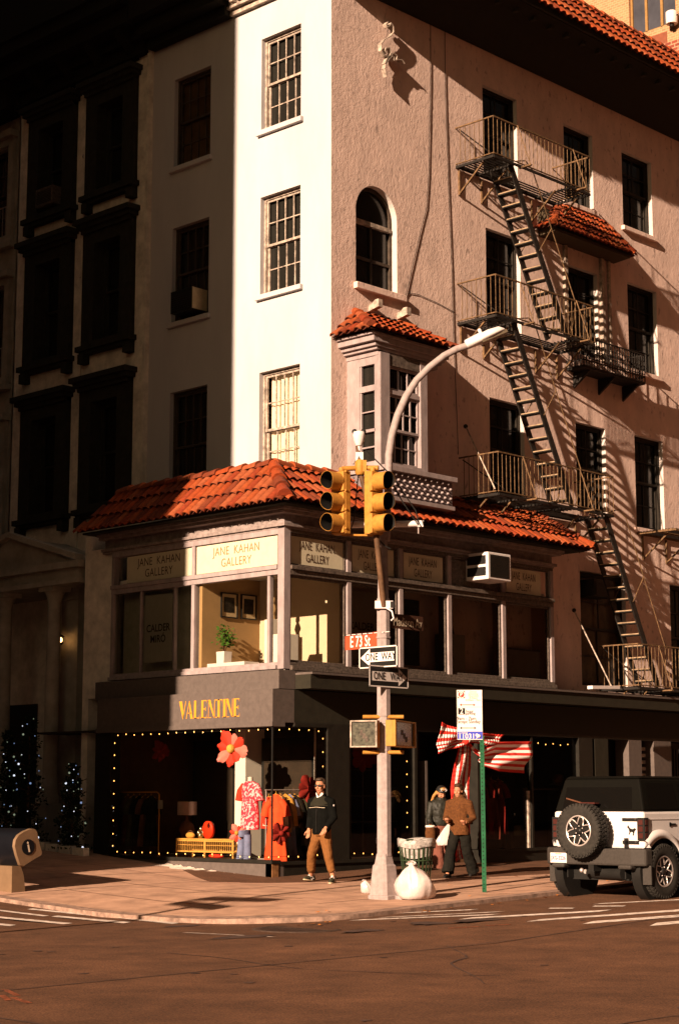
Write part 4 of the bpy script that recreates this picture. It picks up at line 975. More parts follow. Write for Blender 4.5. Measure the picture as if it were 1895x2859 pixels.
g.build('control_cable', SL)
g = MB(); c = V(829, 1020, .12)
g.lathe([(.05, -.02), (.085, .06), (.1, .14), (.095, .20), (.04, .22)], WHITE, 10, c-Vector((0, 0, .05))); g.tube([c+Vector((0, 0, -.05)), V(826, 1050, .12), V(815, 1072, .12)], .02, STEEL, 6); g.obox(V(830, 1060, .12), RT*.06, HF*.05, Vector((0, 0, .10)), WHITE)
g.tube([c, V(829, 1085, .12)], .03, WHITE, 6)
for sgn in (-1, 1): g.ball(c+RT*.07*sgn+Vector((0, 0, .16)), .045, BLACK, 8, 6)
g.build('detector_camera', SL)

LENS = mat('dark_signal_lens', (.012, .010, .008), .3, var=.2)
def traffic_light(px, pzt, pzb, facing, lab, px_w):
    c0 = V(px, pzt, .28); c1 = V(px, pzb, .28); H = (c0.z-c1.z); h = H/3; f = Vector(facing); s = Vector((-f.y, f.x, 0)); 
    base = Vector((c0.x, c0.y, c1.z)); o = thing('traffic_light', lab, 'traffic light', base, 'yellow traffic light heads on the street light pole')
    g = MB(); g.obox(base+Vector((0, 0, H/2)), f*.06, s*.14, Vector((0, 0, H/2)), YELLOW)
    for k in range(3): g.obox(base+f*.07+Vector((0, 0, h*(k+.5))), f*.03, s*.135, Vector((0, 0, h*.47)), YELLOW)
    for k in range(4): g.obox(base+s*.135+f*.05+Vector((0, 0, h*(k*.9+.25))), f*.02, s*.02, Vector((0, 0, .02)), YELLOW)
    g.tube([base+Vector((0, 0, H)), base+Vector((0, 0, H+.07))], .045, YELLOW, 8)
    g.build('housing', o, bevel=.012)
    for k in range(3):
        cz = base+f*.095+Vector((0, 0, h*(k+.5))); g = MB(); a_, b_ = s, Vector((0, 0, 1)); rows = []; inner_ = []
        for d_ in (0, .25):
            rows.append([cz+f*(d_ - (.06*max(0, -math.sin(q))**2 if d_ else 0)) + a_*math.cos(q)*.14 + b_*math.sin(q)*.14 for q in [2*math.pi*j/22 for j in range(22)]])
            inner_.append([p+(cz+f*((p-cz).dot(f))-p)*.035 for p in rows[-1]])
        g.grid(rows, YELLOW, True, True); g.grid(inner_[::-1], BLACK, True, True); g.grid([rows[1], inner_[1]], YELLOW, True, True)
        vz = g.build('visor', o)
        g = MB(); g.lathe([(.134, 0.0), (.13, .012), (.07, .03), (0, .036)], LENS, 18, cz+f*.005, f); g.build('lens', vz)
    return o
traffic_light(789, 1090, 1235, (-1, 0, 0), 'yellow traffic light head turned towards the side street, its dark lenses facing left', 1)
traffic_light(861, 1090, 1236, (0, -1, 0), 'yellow traffic light head turned towards the avenue, its dark lenses facing right', 1)
g = MB(); g.tube([V(790, 1083, .28), V(832, 1081, .2)], .04, YELLOW, 8); g.tube([V(836, 1081, .2), V(874, 1081, .28)], .04, YELLOW, 8); g.lathe([(.06, -.12), (.085, -.08), (.085, .08), (.06, .12)], YELLOW, 12, V(832, 1080, .2)); g.obox(V(842, 1078, .2), RT*.03, HF*.08, Vector((0, 0, .09)), YELLOW)
g.build('bracket_arm', SL)['label'] = 'yellow pipe bracket holding the two signal heads'
g = MB(); g.tube([V(789, 1236, .25), V(861, 1237, .25)], .018, YELLOW, 6); g.build('lower_tie', SL)

def ped_signal(px0, px1, py0, py1, facing, side, lab):
    f = Vector(facing); s = Vector((-f.y, f.x, 0))
    if s.dot(RT) < 0: s = -s
    a, b = V(px0, py0, .2), V(px1, py1, .2); ctr = (a+b)/2; wd = abs((b-a).dot(RT))/abs(s.dot(RT))/2; ht = abs(a.z-b.z)/2
    o = thing('pedestrian_signal', lab, 'pedestrian signal', (ctr.x, ctr.y, ctr.z-ht), 'pedestrian signals on the street light pole')
    g = MB(); g.obox(ctr-f*.06, f*.06, s*wd, Vector((0, 0, ht)), YELLOW)
    for q in ((s*wd, Vector((0, 0, ht)), 1), (s*wd, Vector((0, 0, ht)), -1)): 
        g.obox(ctr+q[0]*q[2]*.94+f*.02, f*.025, s*wd*.07, Vector((0, 0, ht)), WORN if side else YELLOW); g.obox(ctr+q[1]*q[2]*.94+f*.02, f*.025, s*wd*.9, Vector((0, 0, ht*.06)), WORN if side else YELLOW)
    h = g.build('housing', o, bevel=.01)
    g = MB(); g.obox(ctr+f*.006, f*.006, s*wd*.88, Vector((0, 0, ht*.88)), mat('signal_screen', (.05, .045, .028), .3, var=.5, vscale=20))
    for k in range(3): g.obox(ctr+f*.013-s*wd*.2*(1-k)+Vector((0, 0, ht*(.1-.25*k))), f*.003, s*wd*.10, Vector((0, 0, ht*.2)), DARKFRAME)
    g.build('screen', o)
    return o
ped_signal(810, 872, 1664, 1727, (-.90, -.44, 0), 1, 'pedestrian signal with a pale rim on the left of the pole')
ped_signal(905, 958, 1666, 1726, (.42, -.91, 0), 0, 'shaded pedestrian signal on the right of the pole')
for py in (1656, 1738):
    g = MB(); g.tube([V(838, py, .1), V(886, py, .05), V(932, py, .1)], .03, YELLOW, 8); g.build('signal_bracket', SL)['label'] = 'yellow pipe bracket of the pedestrian signals'

def plate(name, pxl, pyt, pxr, pyb, u, lab, cat, out, build):
    u = Vector(u).normalized(); n = Vector((u.y, -u.x, 0)); d = HF
    base = Vector(PBv) - HF*out
    def hit(px, py): r = ray(px, py); o_ = base; t = ((o_-C0).dot(n))/(r.dot(n)); return C0+r*t
    a, b = hit(pxl, pyt), hit(pxr, pyb); 
    ctr = (a+b)/2; hw = abs((b-a).dot(u))/2; 
    return ctr, u, n, hw
def streetsign(ctr, u, n, hw, hh, body, lab, cat, name, draw, group=None):
    o = thing(name, lab, cat, (ctr.x, ctr.y, ctr.z-hh), group)
    g = MB(); g.obox(ctr, u*hw, n*.008, Vector((0, 0, hh)), body); draw(g, ctr+n*.0085, u, n, hw, hh); g.build('panel', o)
    g = MB(); g.obox(ctr-n*.03+u*0, u*.03, n*.02, Vector((0, 0, hh*.9)), STEEL); g.build('bracket', o)
    return o
SIGNRED = mat('brown_red_sign', (.42, .055, .022), .5, var=.06); SIGNBROWN = mat('dark_brown_sign', (.05, .022, .014), .5, var=.06)
PALE = mat('sign_white', (.60, .53, .50), .5, var=.03); DIMTXT = mat('sign_lettering_tan', (.50, .40, .30), .5, var=0)
ctr, u, n, hw = plate('', 798, 1468, 872, 1494, (0, -1, 0), '', '', .10, 0)
def d73(g, c, u, n, hw, hh):
    g.text('E 73 St', c-u*.02+Vector((0, 0, -.012)), u, (0, 0, 1), .25, PALE, .62, bold=.012); g.obox(c+Vector((0, 0, hh-.015))-u*.06, u*hw*.9, n*.002, Vector((0, 0, .014)), BLACK)
    for k in range(8): g.obox(c+Vector((0, 0, hh-.015))-u*(hw*.8-k*.12), u*.045, n*.003, Vector((0, 0, .005)), PALE)
streetsign(ctr, u, n, hw, .125, SIGNRED, 'reddish street name sign reading E 73 St on the left of the pole', 'street sign', 'street_sign', d73)
ctr, u, n, hw = plate('', 893, 1418, 976, 1456, (1, 0, 0), '', '', .10, 0)
streetsign(ctr, u, n, hw, .115, SIGNBROWN, 'dark street name sign reading Madison Av on the right of the pole', 'street sign', 'street_sign', lambda g, c, u, n, hw, hh: g.text('Madison Av', c+u*.05+Vector((0, 0, -.01)), u, (0, 0, 1), .20, DIMTXT, .72, bold=.008))
def oneway(sgn):
    def dr(g, c, u, n, hw, hh):
        for k, (a, b) in enumerate(((1, .985), (.955, .94))): pass
        fr = .018
        for p in ((hw-fr/2, 0, fr/2, hh), (-(hw-fr/2), 0, fr/2, hh)): g.obox(c+u*p[0], u*p[2], n*.002, Vector((0, 0, p[3])), PALE)
        for z in (hh-fr/2, -(hh-fr/2)): g.obox(c+Vector((0, 0, z)), u*hw, n*.002, Vector((0, 0, fr/2)), PALE)
        tip = sgn*(hw-.035); nk = sgn*(hw-.035-.20); tl = -sgn*(hw-.06); h1 = .072; h2 = hh*.84
        pts = [(tip, 0), (nk, h2), (nk, h1), (tl, h1), (tl, -h1), (nk, -h1), (nk, -h2)]
        q = [c+u*p[0]+Vector((0, 0, p[1]))+n*.003 for p in pts]
        if sgn > 0: q = q[::-1]
        if (q[1]-q[0]).cross(q[-1]-q[0]).dot(n) < 0: q = q[::-1]
        g.face(q, PALE)
        off = -sgn*.04
        g.text('ONE', c+u*(off-hw*.42)+n*.004, u, (0, 0, 1), .165, BLACK, .78, bold=.01); g.text('WAY', c+u*(off+hw*.46)+n*.004, u, (0, 0, 1), .165, BLACK, .78, bold=.01)
    return dr
ctr, u, n, hw = plate('', 830, 1498, 918, 1538, (0, -1, 0), '', '', .13, 0)
streetsign(ctr, u, n, hw, .165, BLACK, 'sunlit one way sign with its white arrow pointing left', 'traffic sign', 'one_way_sign', oneway(-1))
ctr, u, n, hw = plate('', 852, 1542, 942, 1585, (1, 0, 0), '', '', .16, 0)
streetsign(ctr, u, n, hw, .165, BLACK, 'shaded one way sign with its arrow pointing right, lowest on the pole', 'traffic sign', 'one_way_sign', oneway(1))

# parking sign on a green post
GP = G(1117, 2061)
PK = thing('parking_sign', 'tall white parking sign on a slim green post at the kerb', 'traffic sign', GP)
def W(px, py, out=0): return PV(px, py, Vector((GP.x, GP.y, 0)) - HF*out)
g = MB(); a, b = W(1117, 2061), W(1111, 1700); a.z = GP.z-.1
u = RT*.035
g.bar(a, b, .05, .03, GREENPOST, HF); g.bar(a+RT*.03-HF*.02, b+RT*.03-HF*.02, .02, .03, GREENPOST, HF)
for k in range(40): g.lathe([(.010, 0), (.006, .004)], BLACK, 6, a+(b-a)*(k+.5)/40-HF*.018, -HF)
top_ = W(1108, 1597); g.bar(b, top_+HF*.02, .05, .03, GREENPOST, HF); g.build('post', PK)
su = Vector((.42, -.91, 0)).normalized(); su = RT
c0, c1 = W(1054, 1594, .03), W(1113, 1594, .03); z1 = c0.z; z0 = W(1113, 1709).z; zm = W(1113, 1641).z; zq = W(1113, 1690).z; hw = (c1-c0).length/2; cx_ = (c0+c1)/2
g = MB(); up = Vector((0, 0, 1)); fn = -HF
def at_(s, z): return Vector((cx_.x, cx_.y, z)) + RT*s*hw
g.obox(at_(0, (z0+z1)/2), RT*hw, HF*.006, up*(z1-z0)/2, PALE)
SR = mat('sign_red', (.55, .04, .025), .5, var=0); SB = mat('sign_blue', (.045, .055, .36), .5, var=.05)
def rect(s0, s1, za, zb, m, l=.007): g.obox(at_((s0+s1)/2, (za+zb)/2)+fn*l, RT*hw*(s1-s0)/2, HF*.001, up*(zb-za)/2, m)
h = z1-z0
rect(-.92, -.36, z1-h*.165, z1-h*.02, SR); g.lathe([(.062, 0), (.062, .002)], PALE, 20, at_(-.64, z1-h*.092)+fn*.008, fn); g.lathe([(.048, 0), (.048, .002)], SR, 20, at_(-.64, z1-h*.092)+fn*.011, fn)
g.text('P', at_(-.64, z1-h*.092)+fn*.012, RT, up, .10, PALE, .9, bold=.02)
for k, t in enumerate(('Street', 'Cleaning', 'Thursday', '8:30am', '8:00am - 9am')): g.text(t, at_(.28, z1-h*(.035+.042*k))+fn*.008, RT, up, .045, mat('faded_red_text', (.62, .36, .30), .6, var=0), 1)
def arrow(z, m, s0=-.78, s1=.45):
    rect(s0+.1, s1-.1, z-.006, z+.006, m)
    for s, k in ((s0, 1), (s1, -1)): q = [at_(s, z)+fn*.008, at_(s+.15*k, z+.022)+fn*.008, at_(s+.15*k, z-.022)+fn*.008]; g.face(q if ((q[1]-q[0]).cross(q[2]-q[0])).dot(fn) > 0 else q[::-1], m)
arrow(z1-h*.30, SR); rect(-.98, .98, z1-h*.345, z1-h*.342, SR)
rect(-.90, -.36, z1-h*.495, z1-h*.365, BLACK); g.text('2', at_(-.63, z1-h*.43)+fn*.009, RT, up, .13, PALE, .85, bold=.01); g.text('hour', at_(.0, z1-h*.43)+fn*.008, RT, up, .07, BLACK, .9); g.text('parking', at_(.05, z1-h*.475)+fn*.008, RT, up, .06, BLACK, .9)
g.text('9am - 7pm', at_(-.25, z1-h*.575)+fn*.008, RT, up, .075, BLACK, .95); g.text('Except Sunday', at_(-.13, z1-h*.64)+fn*.008, RT, up, .075, BLACK, .9)
arrow(z1-h*.765, BLACK, -.78, .5)
rect(-.96, .98, z0+.012, z0+h*.165, SB); g.text('110319', at_(-.12, z0+h*.065)+fn*.009, RT, up, .115, PALE, .95, bold=.012); g.text('ZONE#', at_(-.55, z0+h*.137)+fn*.009, RT, up, .045, PALE, 1); g.ball(at_(.72, z0+h*.07)+fn*.008, (.028, .028, .028), PALE, 8, 6)
for s in (-1, 1): rect(s*.985-.015, s*.985+.015, z0, z1, WORN, .0065)
g.build('panel', PK)

# bin, bags
bp_ = G(962, 2042)
TB = thing('litter_bin', 'wire mesh litter bin lined with a clear plastic bag behind the pole', 'litter bin', bp_)
g = MB(); DG = mat('dark_green_bin', (.02, .035, .015), .6, var=.2)
for k in range(22):
    a = 2*math.pi*k/22; g.bar(bp_+Vector((.22*math.cos(a), .22*math.sin(a), .02)), bp_+Vector((.31*math.cos(a), .31*math.sin(a), .74)), .03, .008, DG, (math.cos(a), math.sin(a), 0))
for z, r in ((.03, .225), (.4, .268), (.74, .315)): g.tube([bp_+Vector((r*math.cos(t), r*math.sin(t), z)) for t in lin(0, 2*math.pi, 24)], .014, DG, 6, False)
g.lathe([(.22, .01), (.22, .03)], DG, 20, bp_); g.build('basket', TB)
PLASTIC = mat('clear_plastic_liner', (.30, .27, .25), .3, var=.35, vscale=20, bump=.5, bscale=30, bdist=.02)
g = MB(); rows = []
for z, r in ((.45, .268), (.6, .285), (.72, .30), (.765, .322), (.755, .335), (.67, .330), (.62, .318)): rows.append([bp_+Vector(((r+.012*math.sin(5*t+z*9))*math.cos(t), (r+.012*math.sin(7*t))*math.sin(t), z+.02*math.sin(3*t))) for t in lin(0, 2*math.pi, 36)[:-1]])
g.grid(rows, PLASTIC, True, True); g.build('bin_liner', TB)
g = MB()
for k in range(9): g.ball(bp_+Vector((random.uniform(-.15, .15), random.uniform(-.15, .15), .62+random.uniform(-.05, .1))), random.uniform(.05, .09), random.choice([PLASTIC, WHITE, BEIGE]), 8, 6)
g.build('litter', TB)
BAGM = mat('white_plastic_bag', (.48, .40, .375), .28, var=.14, vscale=5, bump=.45, bscale=9, bdist=.02, spec=.5)
def bag(name, base, rx, rz, lab, seed=3):
    g = MB(); rows = []; rnd = random.Random(seed); ph = [rnd.uniform(0, 6.28) for _ in range(8)]
    for j, (z, r) in enumerate(((0, .55), (.04, .86), (.14, 1.0), (.28, 1.04), (.42, 1.0), (.56, .90), (.68, .76), (.78, .58), (.86, .40), (.91, .22), (.94, .13), (.97, .20), (1.0, .30))):
        row = []; pl = .02+.16*max(0, z-.35)**1.3
        for i in range(48):
            a = 2*math.pi*i/48; k = 1+pl*(math.sin(9*a+ph[0]+z*1.5)+.6*math.sin(14*a+ph[1]-z*2)) + .07*math.sin(2*a+ph[2]+z*4)+.05*math.sin(3*a+ph[3]-z*6)+.03*math.sin(5*a+z*11+ph[4])
            row.append(base+Vector((math.cos(a)*rx*r*k-.10*z*z, math.sin(a)*rx*r*k, rz*z*(1+.05*math.sin(2*a+ph[5])*z))))
        rows.append(row)
    g.grid(rows, BAGM, True, True); o = g.build(name, None, base); tag(o, lab, 'rubbish bag'); return o
bgp = G(960, 2077)
rb = bag('rubbish_bag', Vector((bgp.x, bgp.y, bgp.z-.01)), .28, .56, 'bulging white plastic rubbish bag slumped beside the pole base')
b2 = G(851, 2064); bag('rubbish_bag', Vector((b2.x, b2.y, b2.z-.01)), .12, .22, 'small white bag peeping out on the left of the pole base', 5)

# information kiosk at the left edge
KP = G(45, 2062)
KI = thing('information_kiosk', 'bronze information kiosk with a rounded head and a round i badge', 'kiosk', KP)
def KV(px, py, out=0): return PY(px, py, KP.y-out)
BRZ = mat('bronze_kiosk_metal', (.17, .105, .06), .5, .2, var=.08); NAVY = mat('navy_kiosk_metal', (.006, .006, .008), .35, .1, var=.1)
out_ = [(55, 2001), (47, 1996), (40, 1975), (35, 1955), (37, 1941), (44, 1930), (56, 1922), (70, 1916), (82, 1916), (86, 1921), (92, 1948), (98, 1970), (96, 1976), (78, 1986)]
A = [KV(x, y) for x, y in out_]; wv = Vector((0, 1.6, 0))
g = MB(); ctr = sum(A, Vector())/len(A)
g.face(A if (A[1]-A[0]).cross(A[2]-A[0]).y < 0 else A[::-1], BRZ)
rim = [p+Vector((0, .05, 0)) + (p-ctr)*.05 for p in A]; back = [p+wv for p in rim]
g.grid([A, rim], BRZ, True, True); g.grid([rim, back], NAVY, True, True); g.face(back, NAVY)
hd = g.build('head', KI)
g = MB(); c = KV(66, 1957, .004); g.lathe([(.125, 0), (.125, .004)], NAVY, 24, c, (0, -1, 0)); g.text('i', c-Vector((0, .006, 0)), Vector((.97, 0, .12)), Vector((-.25, 0, .97)), .25, DIMTXT, 1, bold=.02); g.build('badge', hd)
g = MB(); q = [KV(33, 2001), KV(53, 2001), KV(60, 2022), KV(66, 2062), KV(32, 2062)]
for p in q[3:]: p.z = KP.z-.12
g.prism([(p.x, p.z) for p in q], (0, KP.y+.05, 0), (1, 0, 0), (0, 0, 1), (0, .5, 0), BRZ, BRZ); g.build('pedestal', KI)

# light pole beyond the left edge of the view, whose shadow crosses the pavement
OP = G(290, 2118); OPb = Vector((OP.x-12, OP.y-12*.195, 0)); OPb.z = zroad(OPb.x, OPb.y)
SP = thing('signal_post', 'grey signal post with crossed street signs on the near kerb', 'signal post', OPb)
g = MB(); g.tube([OPb, OPb+Vector((0, 0, 7.0))], .06, STEEL, 10); g.build('pole', SP)
g = MB()
for z, a in ((5.35, .3), (5.6, 1.8), (5.2, 1.3)): g.obox(OPb+Vector((0, 0, z)), Vector((math.cos(a), math.sin(a), 0))*.7, Vector((-math.sin(a), math.cos(a), 0))*.01, Vector((0, 0, .13)), SIGNBROWN)
g.build('sign_plates', SP)

# evergreen shrubs by the porch
def shrub(px, pyb, pyt, wpx, lab, seed):
    rnd = random.Random(seed); b = PX(px, pyb, 22.4); t = PX(px, pyt, 22.4); b.z = zwalk(22.4, b.y); h = t.z-b.z; r0 = wpx/4124*33/2
    o = thing('evergreen_shrub', lab, 'shrub', b, 'dark shrubs by the townhouse porch')
    g = MB(); g.tube([b, b+Vector((0, 0, h*.9))], [.04, .012], BRONZE, 7)
    for k in range(14): a = rnd.uniform(0, 6.28); z = h*rnd.uniform(.1, .8); g.tube([b+Vector((0, 0, z)), b+Vector((math.cos(a)*r0*.7, math.sin(a)*r0*.7, z+.12))], .008, BRONZE, 5)
    g.build('stem', o)
    g = MB()
    for k in range(1500):
        z = rnd.uniform(.03, 1); rr = r0*(1.05-z*.75)*(.75+.35*math.sin(z*17+seed)*.5+.2*math.sin(z*41)); a = rnd.uniform(0, 6.28); d_ = rr*math.sqrt(rnd.uniform(.15, 1))
        c = b+Vector((math.cos(a)*d_, math.sin(a)*d_, z*h)); v = Vector((rnd.uniform(-1, 1), rnd.uniform(-1, 1), rnd.uniform(-.4, 1))).normalized(); s = v.orthogonal().normalized()*.022; L_ = rnd.uniform(.05, .1)
        g.face([c-s, c+v*L_*.4+s*1.3, c+v*L_, c+v*L_*.5-s*1.3], TREE_GREEN)
    g.build('foliage', o)
    fl = thing('fairy_lights', 'tiny cool fairy lights wound through the %s' % lab, 'fairy lights', b)
    g = MB(); pts = []
    bulbs = []
    for k in range(24):
        z = rnd.uniform(.06, 1); rr = r0*(1.0-z*.72)*rnd.uniform(.8, 1.05); a = rnd.uniform(2.6, 5.3)+.2
        bulbs.append(b+Vector((math.cos(a)*rr, math.sin(a)*rr, z*h)))
    bulbs.sort(key=lambda p: p.z); g.tube(bulbs, .004, IRON, 4); g.build('wire', fl)
    proto = {}
    for k, p in enumerate(bulbs):
        big = k % 5 == 0; key = ('b' if big else 's')+str(k % 3)
        if key not in proto:
            g = MB(); g.ball(b, .022 if big else .011, mat('fairy_glow_%s' % ['white', 'blue', 'green'][k % 3], (.5, .55, .6), .4, var=0, emit=[(.8, .85, 1), (.35, .55, 1), (.35, .45, .30)][k % 3], estr=(.4 if big else .16)), 8, 6)
            o_ = g.build('bulb', fl); proto[key] = o_
        else: o_ = proto[key].copy(); C.objects.link(o_); o_.parent = fl
        o_.location = p-b
shrub(62, 1990, 1655, 120, 'tallest dark conical shrub by the porch column', 1)
shrub(165, 1985, 1765, 105, 'lower bushy shrub next to the black shop wall', 2)
shrub(12, 1985, 1690, 90, 'shrub at the far left behind the kiosk', 5)
g = MB(); y0_, y1_ = PX(200, 1990, 22.2).y, PX(20, 1990, 22.2).y
for k in range(6): ya = y0_+(y1_-y0_)*k/6; g.box(22.15, 22.3, ya+.04, ya+(y1_-y0_)/6-.03, zwalk(22.2, ya), zwalk(22.2, ya)+.16, STONE)
tag(g.build('planter_kerb', None, Vector((22.2, y0_, 0))), 'low row of pale kerb stones round the shrubs', 'kerb')

# ================================================================== SHOP CONTENTS
FL = .34
def string_bulbs(name, lab, pts, n):
    b = Vector(pts[0]); o = thing(name, lab, 'string lights', b); L = [0]
    pts = [Vector(p) for p in pts]
    for p, q in zip(pts, pts[1:]): L.append(L[-1]+(q-p).length)
    g = MB(); g.tube(pts, .004, IRON, 4); g.build('wire', o)
    g = MB(); g.ball(b, (.0075, .0075, .014), mat('warm_bulb_glow', (1, .7, .4), .4, var=0, emit=(1, .42, .09), estr=2.4), 8, 6); pr = g.build('bulb', o)
    for k in range(n):
        s = L[-1]*(k+.5)/n
        for i in range(len(pts)-1):
            if L[i] <= s <= L[i+1]: p = pts[i]+(pts[i+1]-pts[i])*((s-L[i])/(L[i+1]-L[i])); break
        c = pr if k == 0 else pr.copy()
        if k: C.objects.link(c); c.parent = o
        c.location = p-b+Vector((0, 0, random.uniform(-.015, .015)))
string_bulbs('string_lights', 'string of warm bulbs framing the corner shop window', [(XS+.06, YS+.06, 2.71), (XS+.06, 28.1, 2.71), (XS+.06, 28.1, .42), (XS+.06, YS+.06, .42), (24.1, YS+.08, .42)], 50)
string_bulbs('string_lights', 'short string of warm bulbs on the avenue pane of the corner window', [(XS+.1, YS+.06, 2.71), (24.1, YS+.06, 2.71), (24.1, YS+.06, .9)], 12)
string_bulbs('string_lights', 'string of warm bulbs round the dark window behind the pole', [(24.84, YS+.10, 2.4), (24.84, YS+.10, .42), (26.5, YS+.10, .42), (26.5, YS+.10, 2.3)], 22)
string_bulbs('string_lights', 'string of warm bulbs along the top of the window right of the bow', [(28.75, YS+.10, 2.62), (31.9, YS+.10, 2.62)], 12)

PETALR = mat('poppy_red_paper', (.46, .030, .014), .7, var=.08, vscale=10); PETALP = mat('pink_paper', (.52, .15, .12), .7, var=.1, vscale=10); HEART = mat('ochre_flower_heart', (.42, .24, .04), .8, var=.3, vscale=50)
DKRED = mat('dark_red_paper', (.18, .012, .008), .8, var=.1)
def flower(ctr, n, r, lab, cols, heart=HEART):
    n = Vector(n).normalized(); a = Vector((0, 0, 1)); s = n.cross(a).normalized(); o = thing('paper_flower', lab, 'paper flower', ctr, 'paper flowers in the shop windows')
    for k in range(8):
        q = 2*math.pi*k/8+.2; d = s*math.cos(q)+a*math.sin(q); e = n.cross(d); rr = r*(.94+.16*math.sin(k*2.1)); g = MB(); rows = []
        for t in (.12, .4, .7, .9, 1.0):
            wd = {.12: .10, .4: .22, .7: .31, .9: .28, 1.0: .14}[t]*rr*(1.0+.12*math.sin(k*1.7))
            rows.append([ctr+d*rr*(t+(.06 if abs(f) == .5 and t == 1.0 else 0)-.05*f*f)+e*wd*f+n*(.012*(k % 2)+.05*t*t*rr+.02*math.cos(f*3)) for f in (-1, -.5, 0, .5, 1)])
        m = cols[k % len(cols)]; g.grid(rows, m); g.grid([[p-n*.006 for p in r_][::-1] for r_ in rows], m); g.build('petal', o)
    g = MB(); g.ball(ctr+n*.03, (r*.25, r*.25, r*.25), heart, 12, 8); g.build('flower_heart', o)
    return o
flower(PX(536, 1730, XS+.10), (-1, -.15, 0), .35, 'large red and pink paper flower hung high in the corner window', [PETALR, PETALR, PETALP, PETALR, PETALP, PETALR, PETALR, PETALP])
flower(PX(549, 1925, XS+.18), (-1, -.3, .15), .17, 'small pink paper flower at the hem of the spotted dress', [PETALR, PETALP])
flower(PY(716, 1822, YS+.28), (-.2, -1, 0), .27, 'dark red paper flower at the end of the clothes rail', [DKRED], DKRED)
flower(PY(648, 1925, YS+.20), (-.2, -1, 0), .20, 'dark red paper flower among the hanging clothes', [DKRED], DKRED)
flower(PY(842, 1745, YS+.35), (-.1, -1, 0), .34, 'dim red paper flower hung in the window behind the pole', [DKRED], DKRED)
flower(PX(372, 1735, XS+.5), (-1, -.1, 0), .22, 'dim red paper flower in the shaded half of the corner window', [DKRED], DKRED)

# dress form
DRESSM = mat('red_white_spotted_dress', (.60, .05, .07), .8, var=.0)
def spot(m, c1, c2, sc_):
    n = m.node_tree; b = n.nodes['Principled BSDF']; L = n.links.new; geo = n.nodes.new('ShaderNodeNewGeometry'); t = n.nodes.new('ShaderNodeTexNoise'); t.inputs['Scale'].default_value = sc_; t.inputs['Detail'].default_value = 1; L(geo.outputs['Position'], t.inputs[0])
    r = n.nodes.new('ShaderNodeValToRGB'); r.color_ramp.elements[0].position = .50; r.color_ramp.elements[1].position = .62; r.color_ramp.elements[0].color = (*c1, 1); r.color_ramp.elements[1].color = (*c2, 1); L(t.outputs['Fac'], r.inputs[0]); L(r.outputs[0], b.inputs['Base Color'])
spot(DRESSM, (.60, .035, .06), (.66, .40, .42), 22)
dp = PX(577, 1985, XS+.42); dp.z = FL
DF = thing('dress_form', 'shop dress form wearing a spotted red and white dress', 'dress form', dp)
g = MB(); g.lathe([(.14, 0), (.13, .02), (.015, .03), (.013, .5)], BLACK, 12, dp); g.build('stand', DF)
g = MB(); rows = []
for z, rx, ry in ((.55, .20, .14), (.62, .205, .145), (.9, .195, .14), (1.1, .18, .12), (1.22, .19, .12), (1.33, .20, .11), (1.40, .17, .08), (1.44, .07, .055)):
    rows.append([dp+Vector(((ry+.012*math.sin(6*t)*(1.3-z))*math.cos(t), (rx+.015*math.sin(8*t)*(1.3-z))*math.sin(t), z)) for t in lin(0, 2*math.pi, 26)[:-1]])
g.grid(rows, DRESSM, True, True); g.build('dress', DF)
for s in (-1, 1):
    g = MB(); g.tube([dp+Vector((0, s*.16, 1.37)), dp+Vector((-.02, s*.24, 1.25)), dp+Vector((-.02, s*.27, 1.08))], [.06, .075, .085], RED if s > 0 else DRESSM, 10); g.build('sleeve', DF)
g = MB(); g.lathe([(.05, 1.42), (.045, 1.50), (.05, 1.51), (0, 1.52)], PLASTERWHITE, 12, dp); g.build('neck', DF)
# clothes rail and garments
ra, rb_ = PY(622, 1825, YS+.55), PY(716, 1822, YS+.55)
RL = thing('clothes_rail', 'steel clothes rail standing just inside the corner window', 'clothes rail', (ra.x, ra.y, FL))
g = MB(); zr = ra.z; g.tube([(ra.x-.1, ra.y, zr), (rb_.x+.25, ra.y, zr)], .012, STEEL, 8)
for x in (ra.x-.08, rb_.x+.22): g.tube([(x, ra.y, zr), (x, ra.y, FL)], .012, STEEL, 8); g.tube([(x, ra.y-.2, FL+.02), (x, ra.y+.2, FL+.02)], .014, STEEL, 6)
g.build('rail', RL)
JEAN = mat('faded_blue_cloth', (.15, .17, .30), .85, var=.2); OLIVE = mat('dark_olive_cloth', (.035, .032, .016), .9, var=.3); YEL = mat('mustard_cloth', (.45, .22, .04), .85, var=.2); BRN = mat('brown_cloth', (.09, .035, .018), .9, var=.3); CRM = mat('cream_cloth', (.6, .5, .4), .85, var=.15); BLK = mat('black_cloth', (.009, .008, .006), .95, var=.3, spec=.1); ORG = mat('orange_red_cloth', (.6, .06, .015), .8, var=.15)
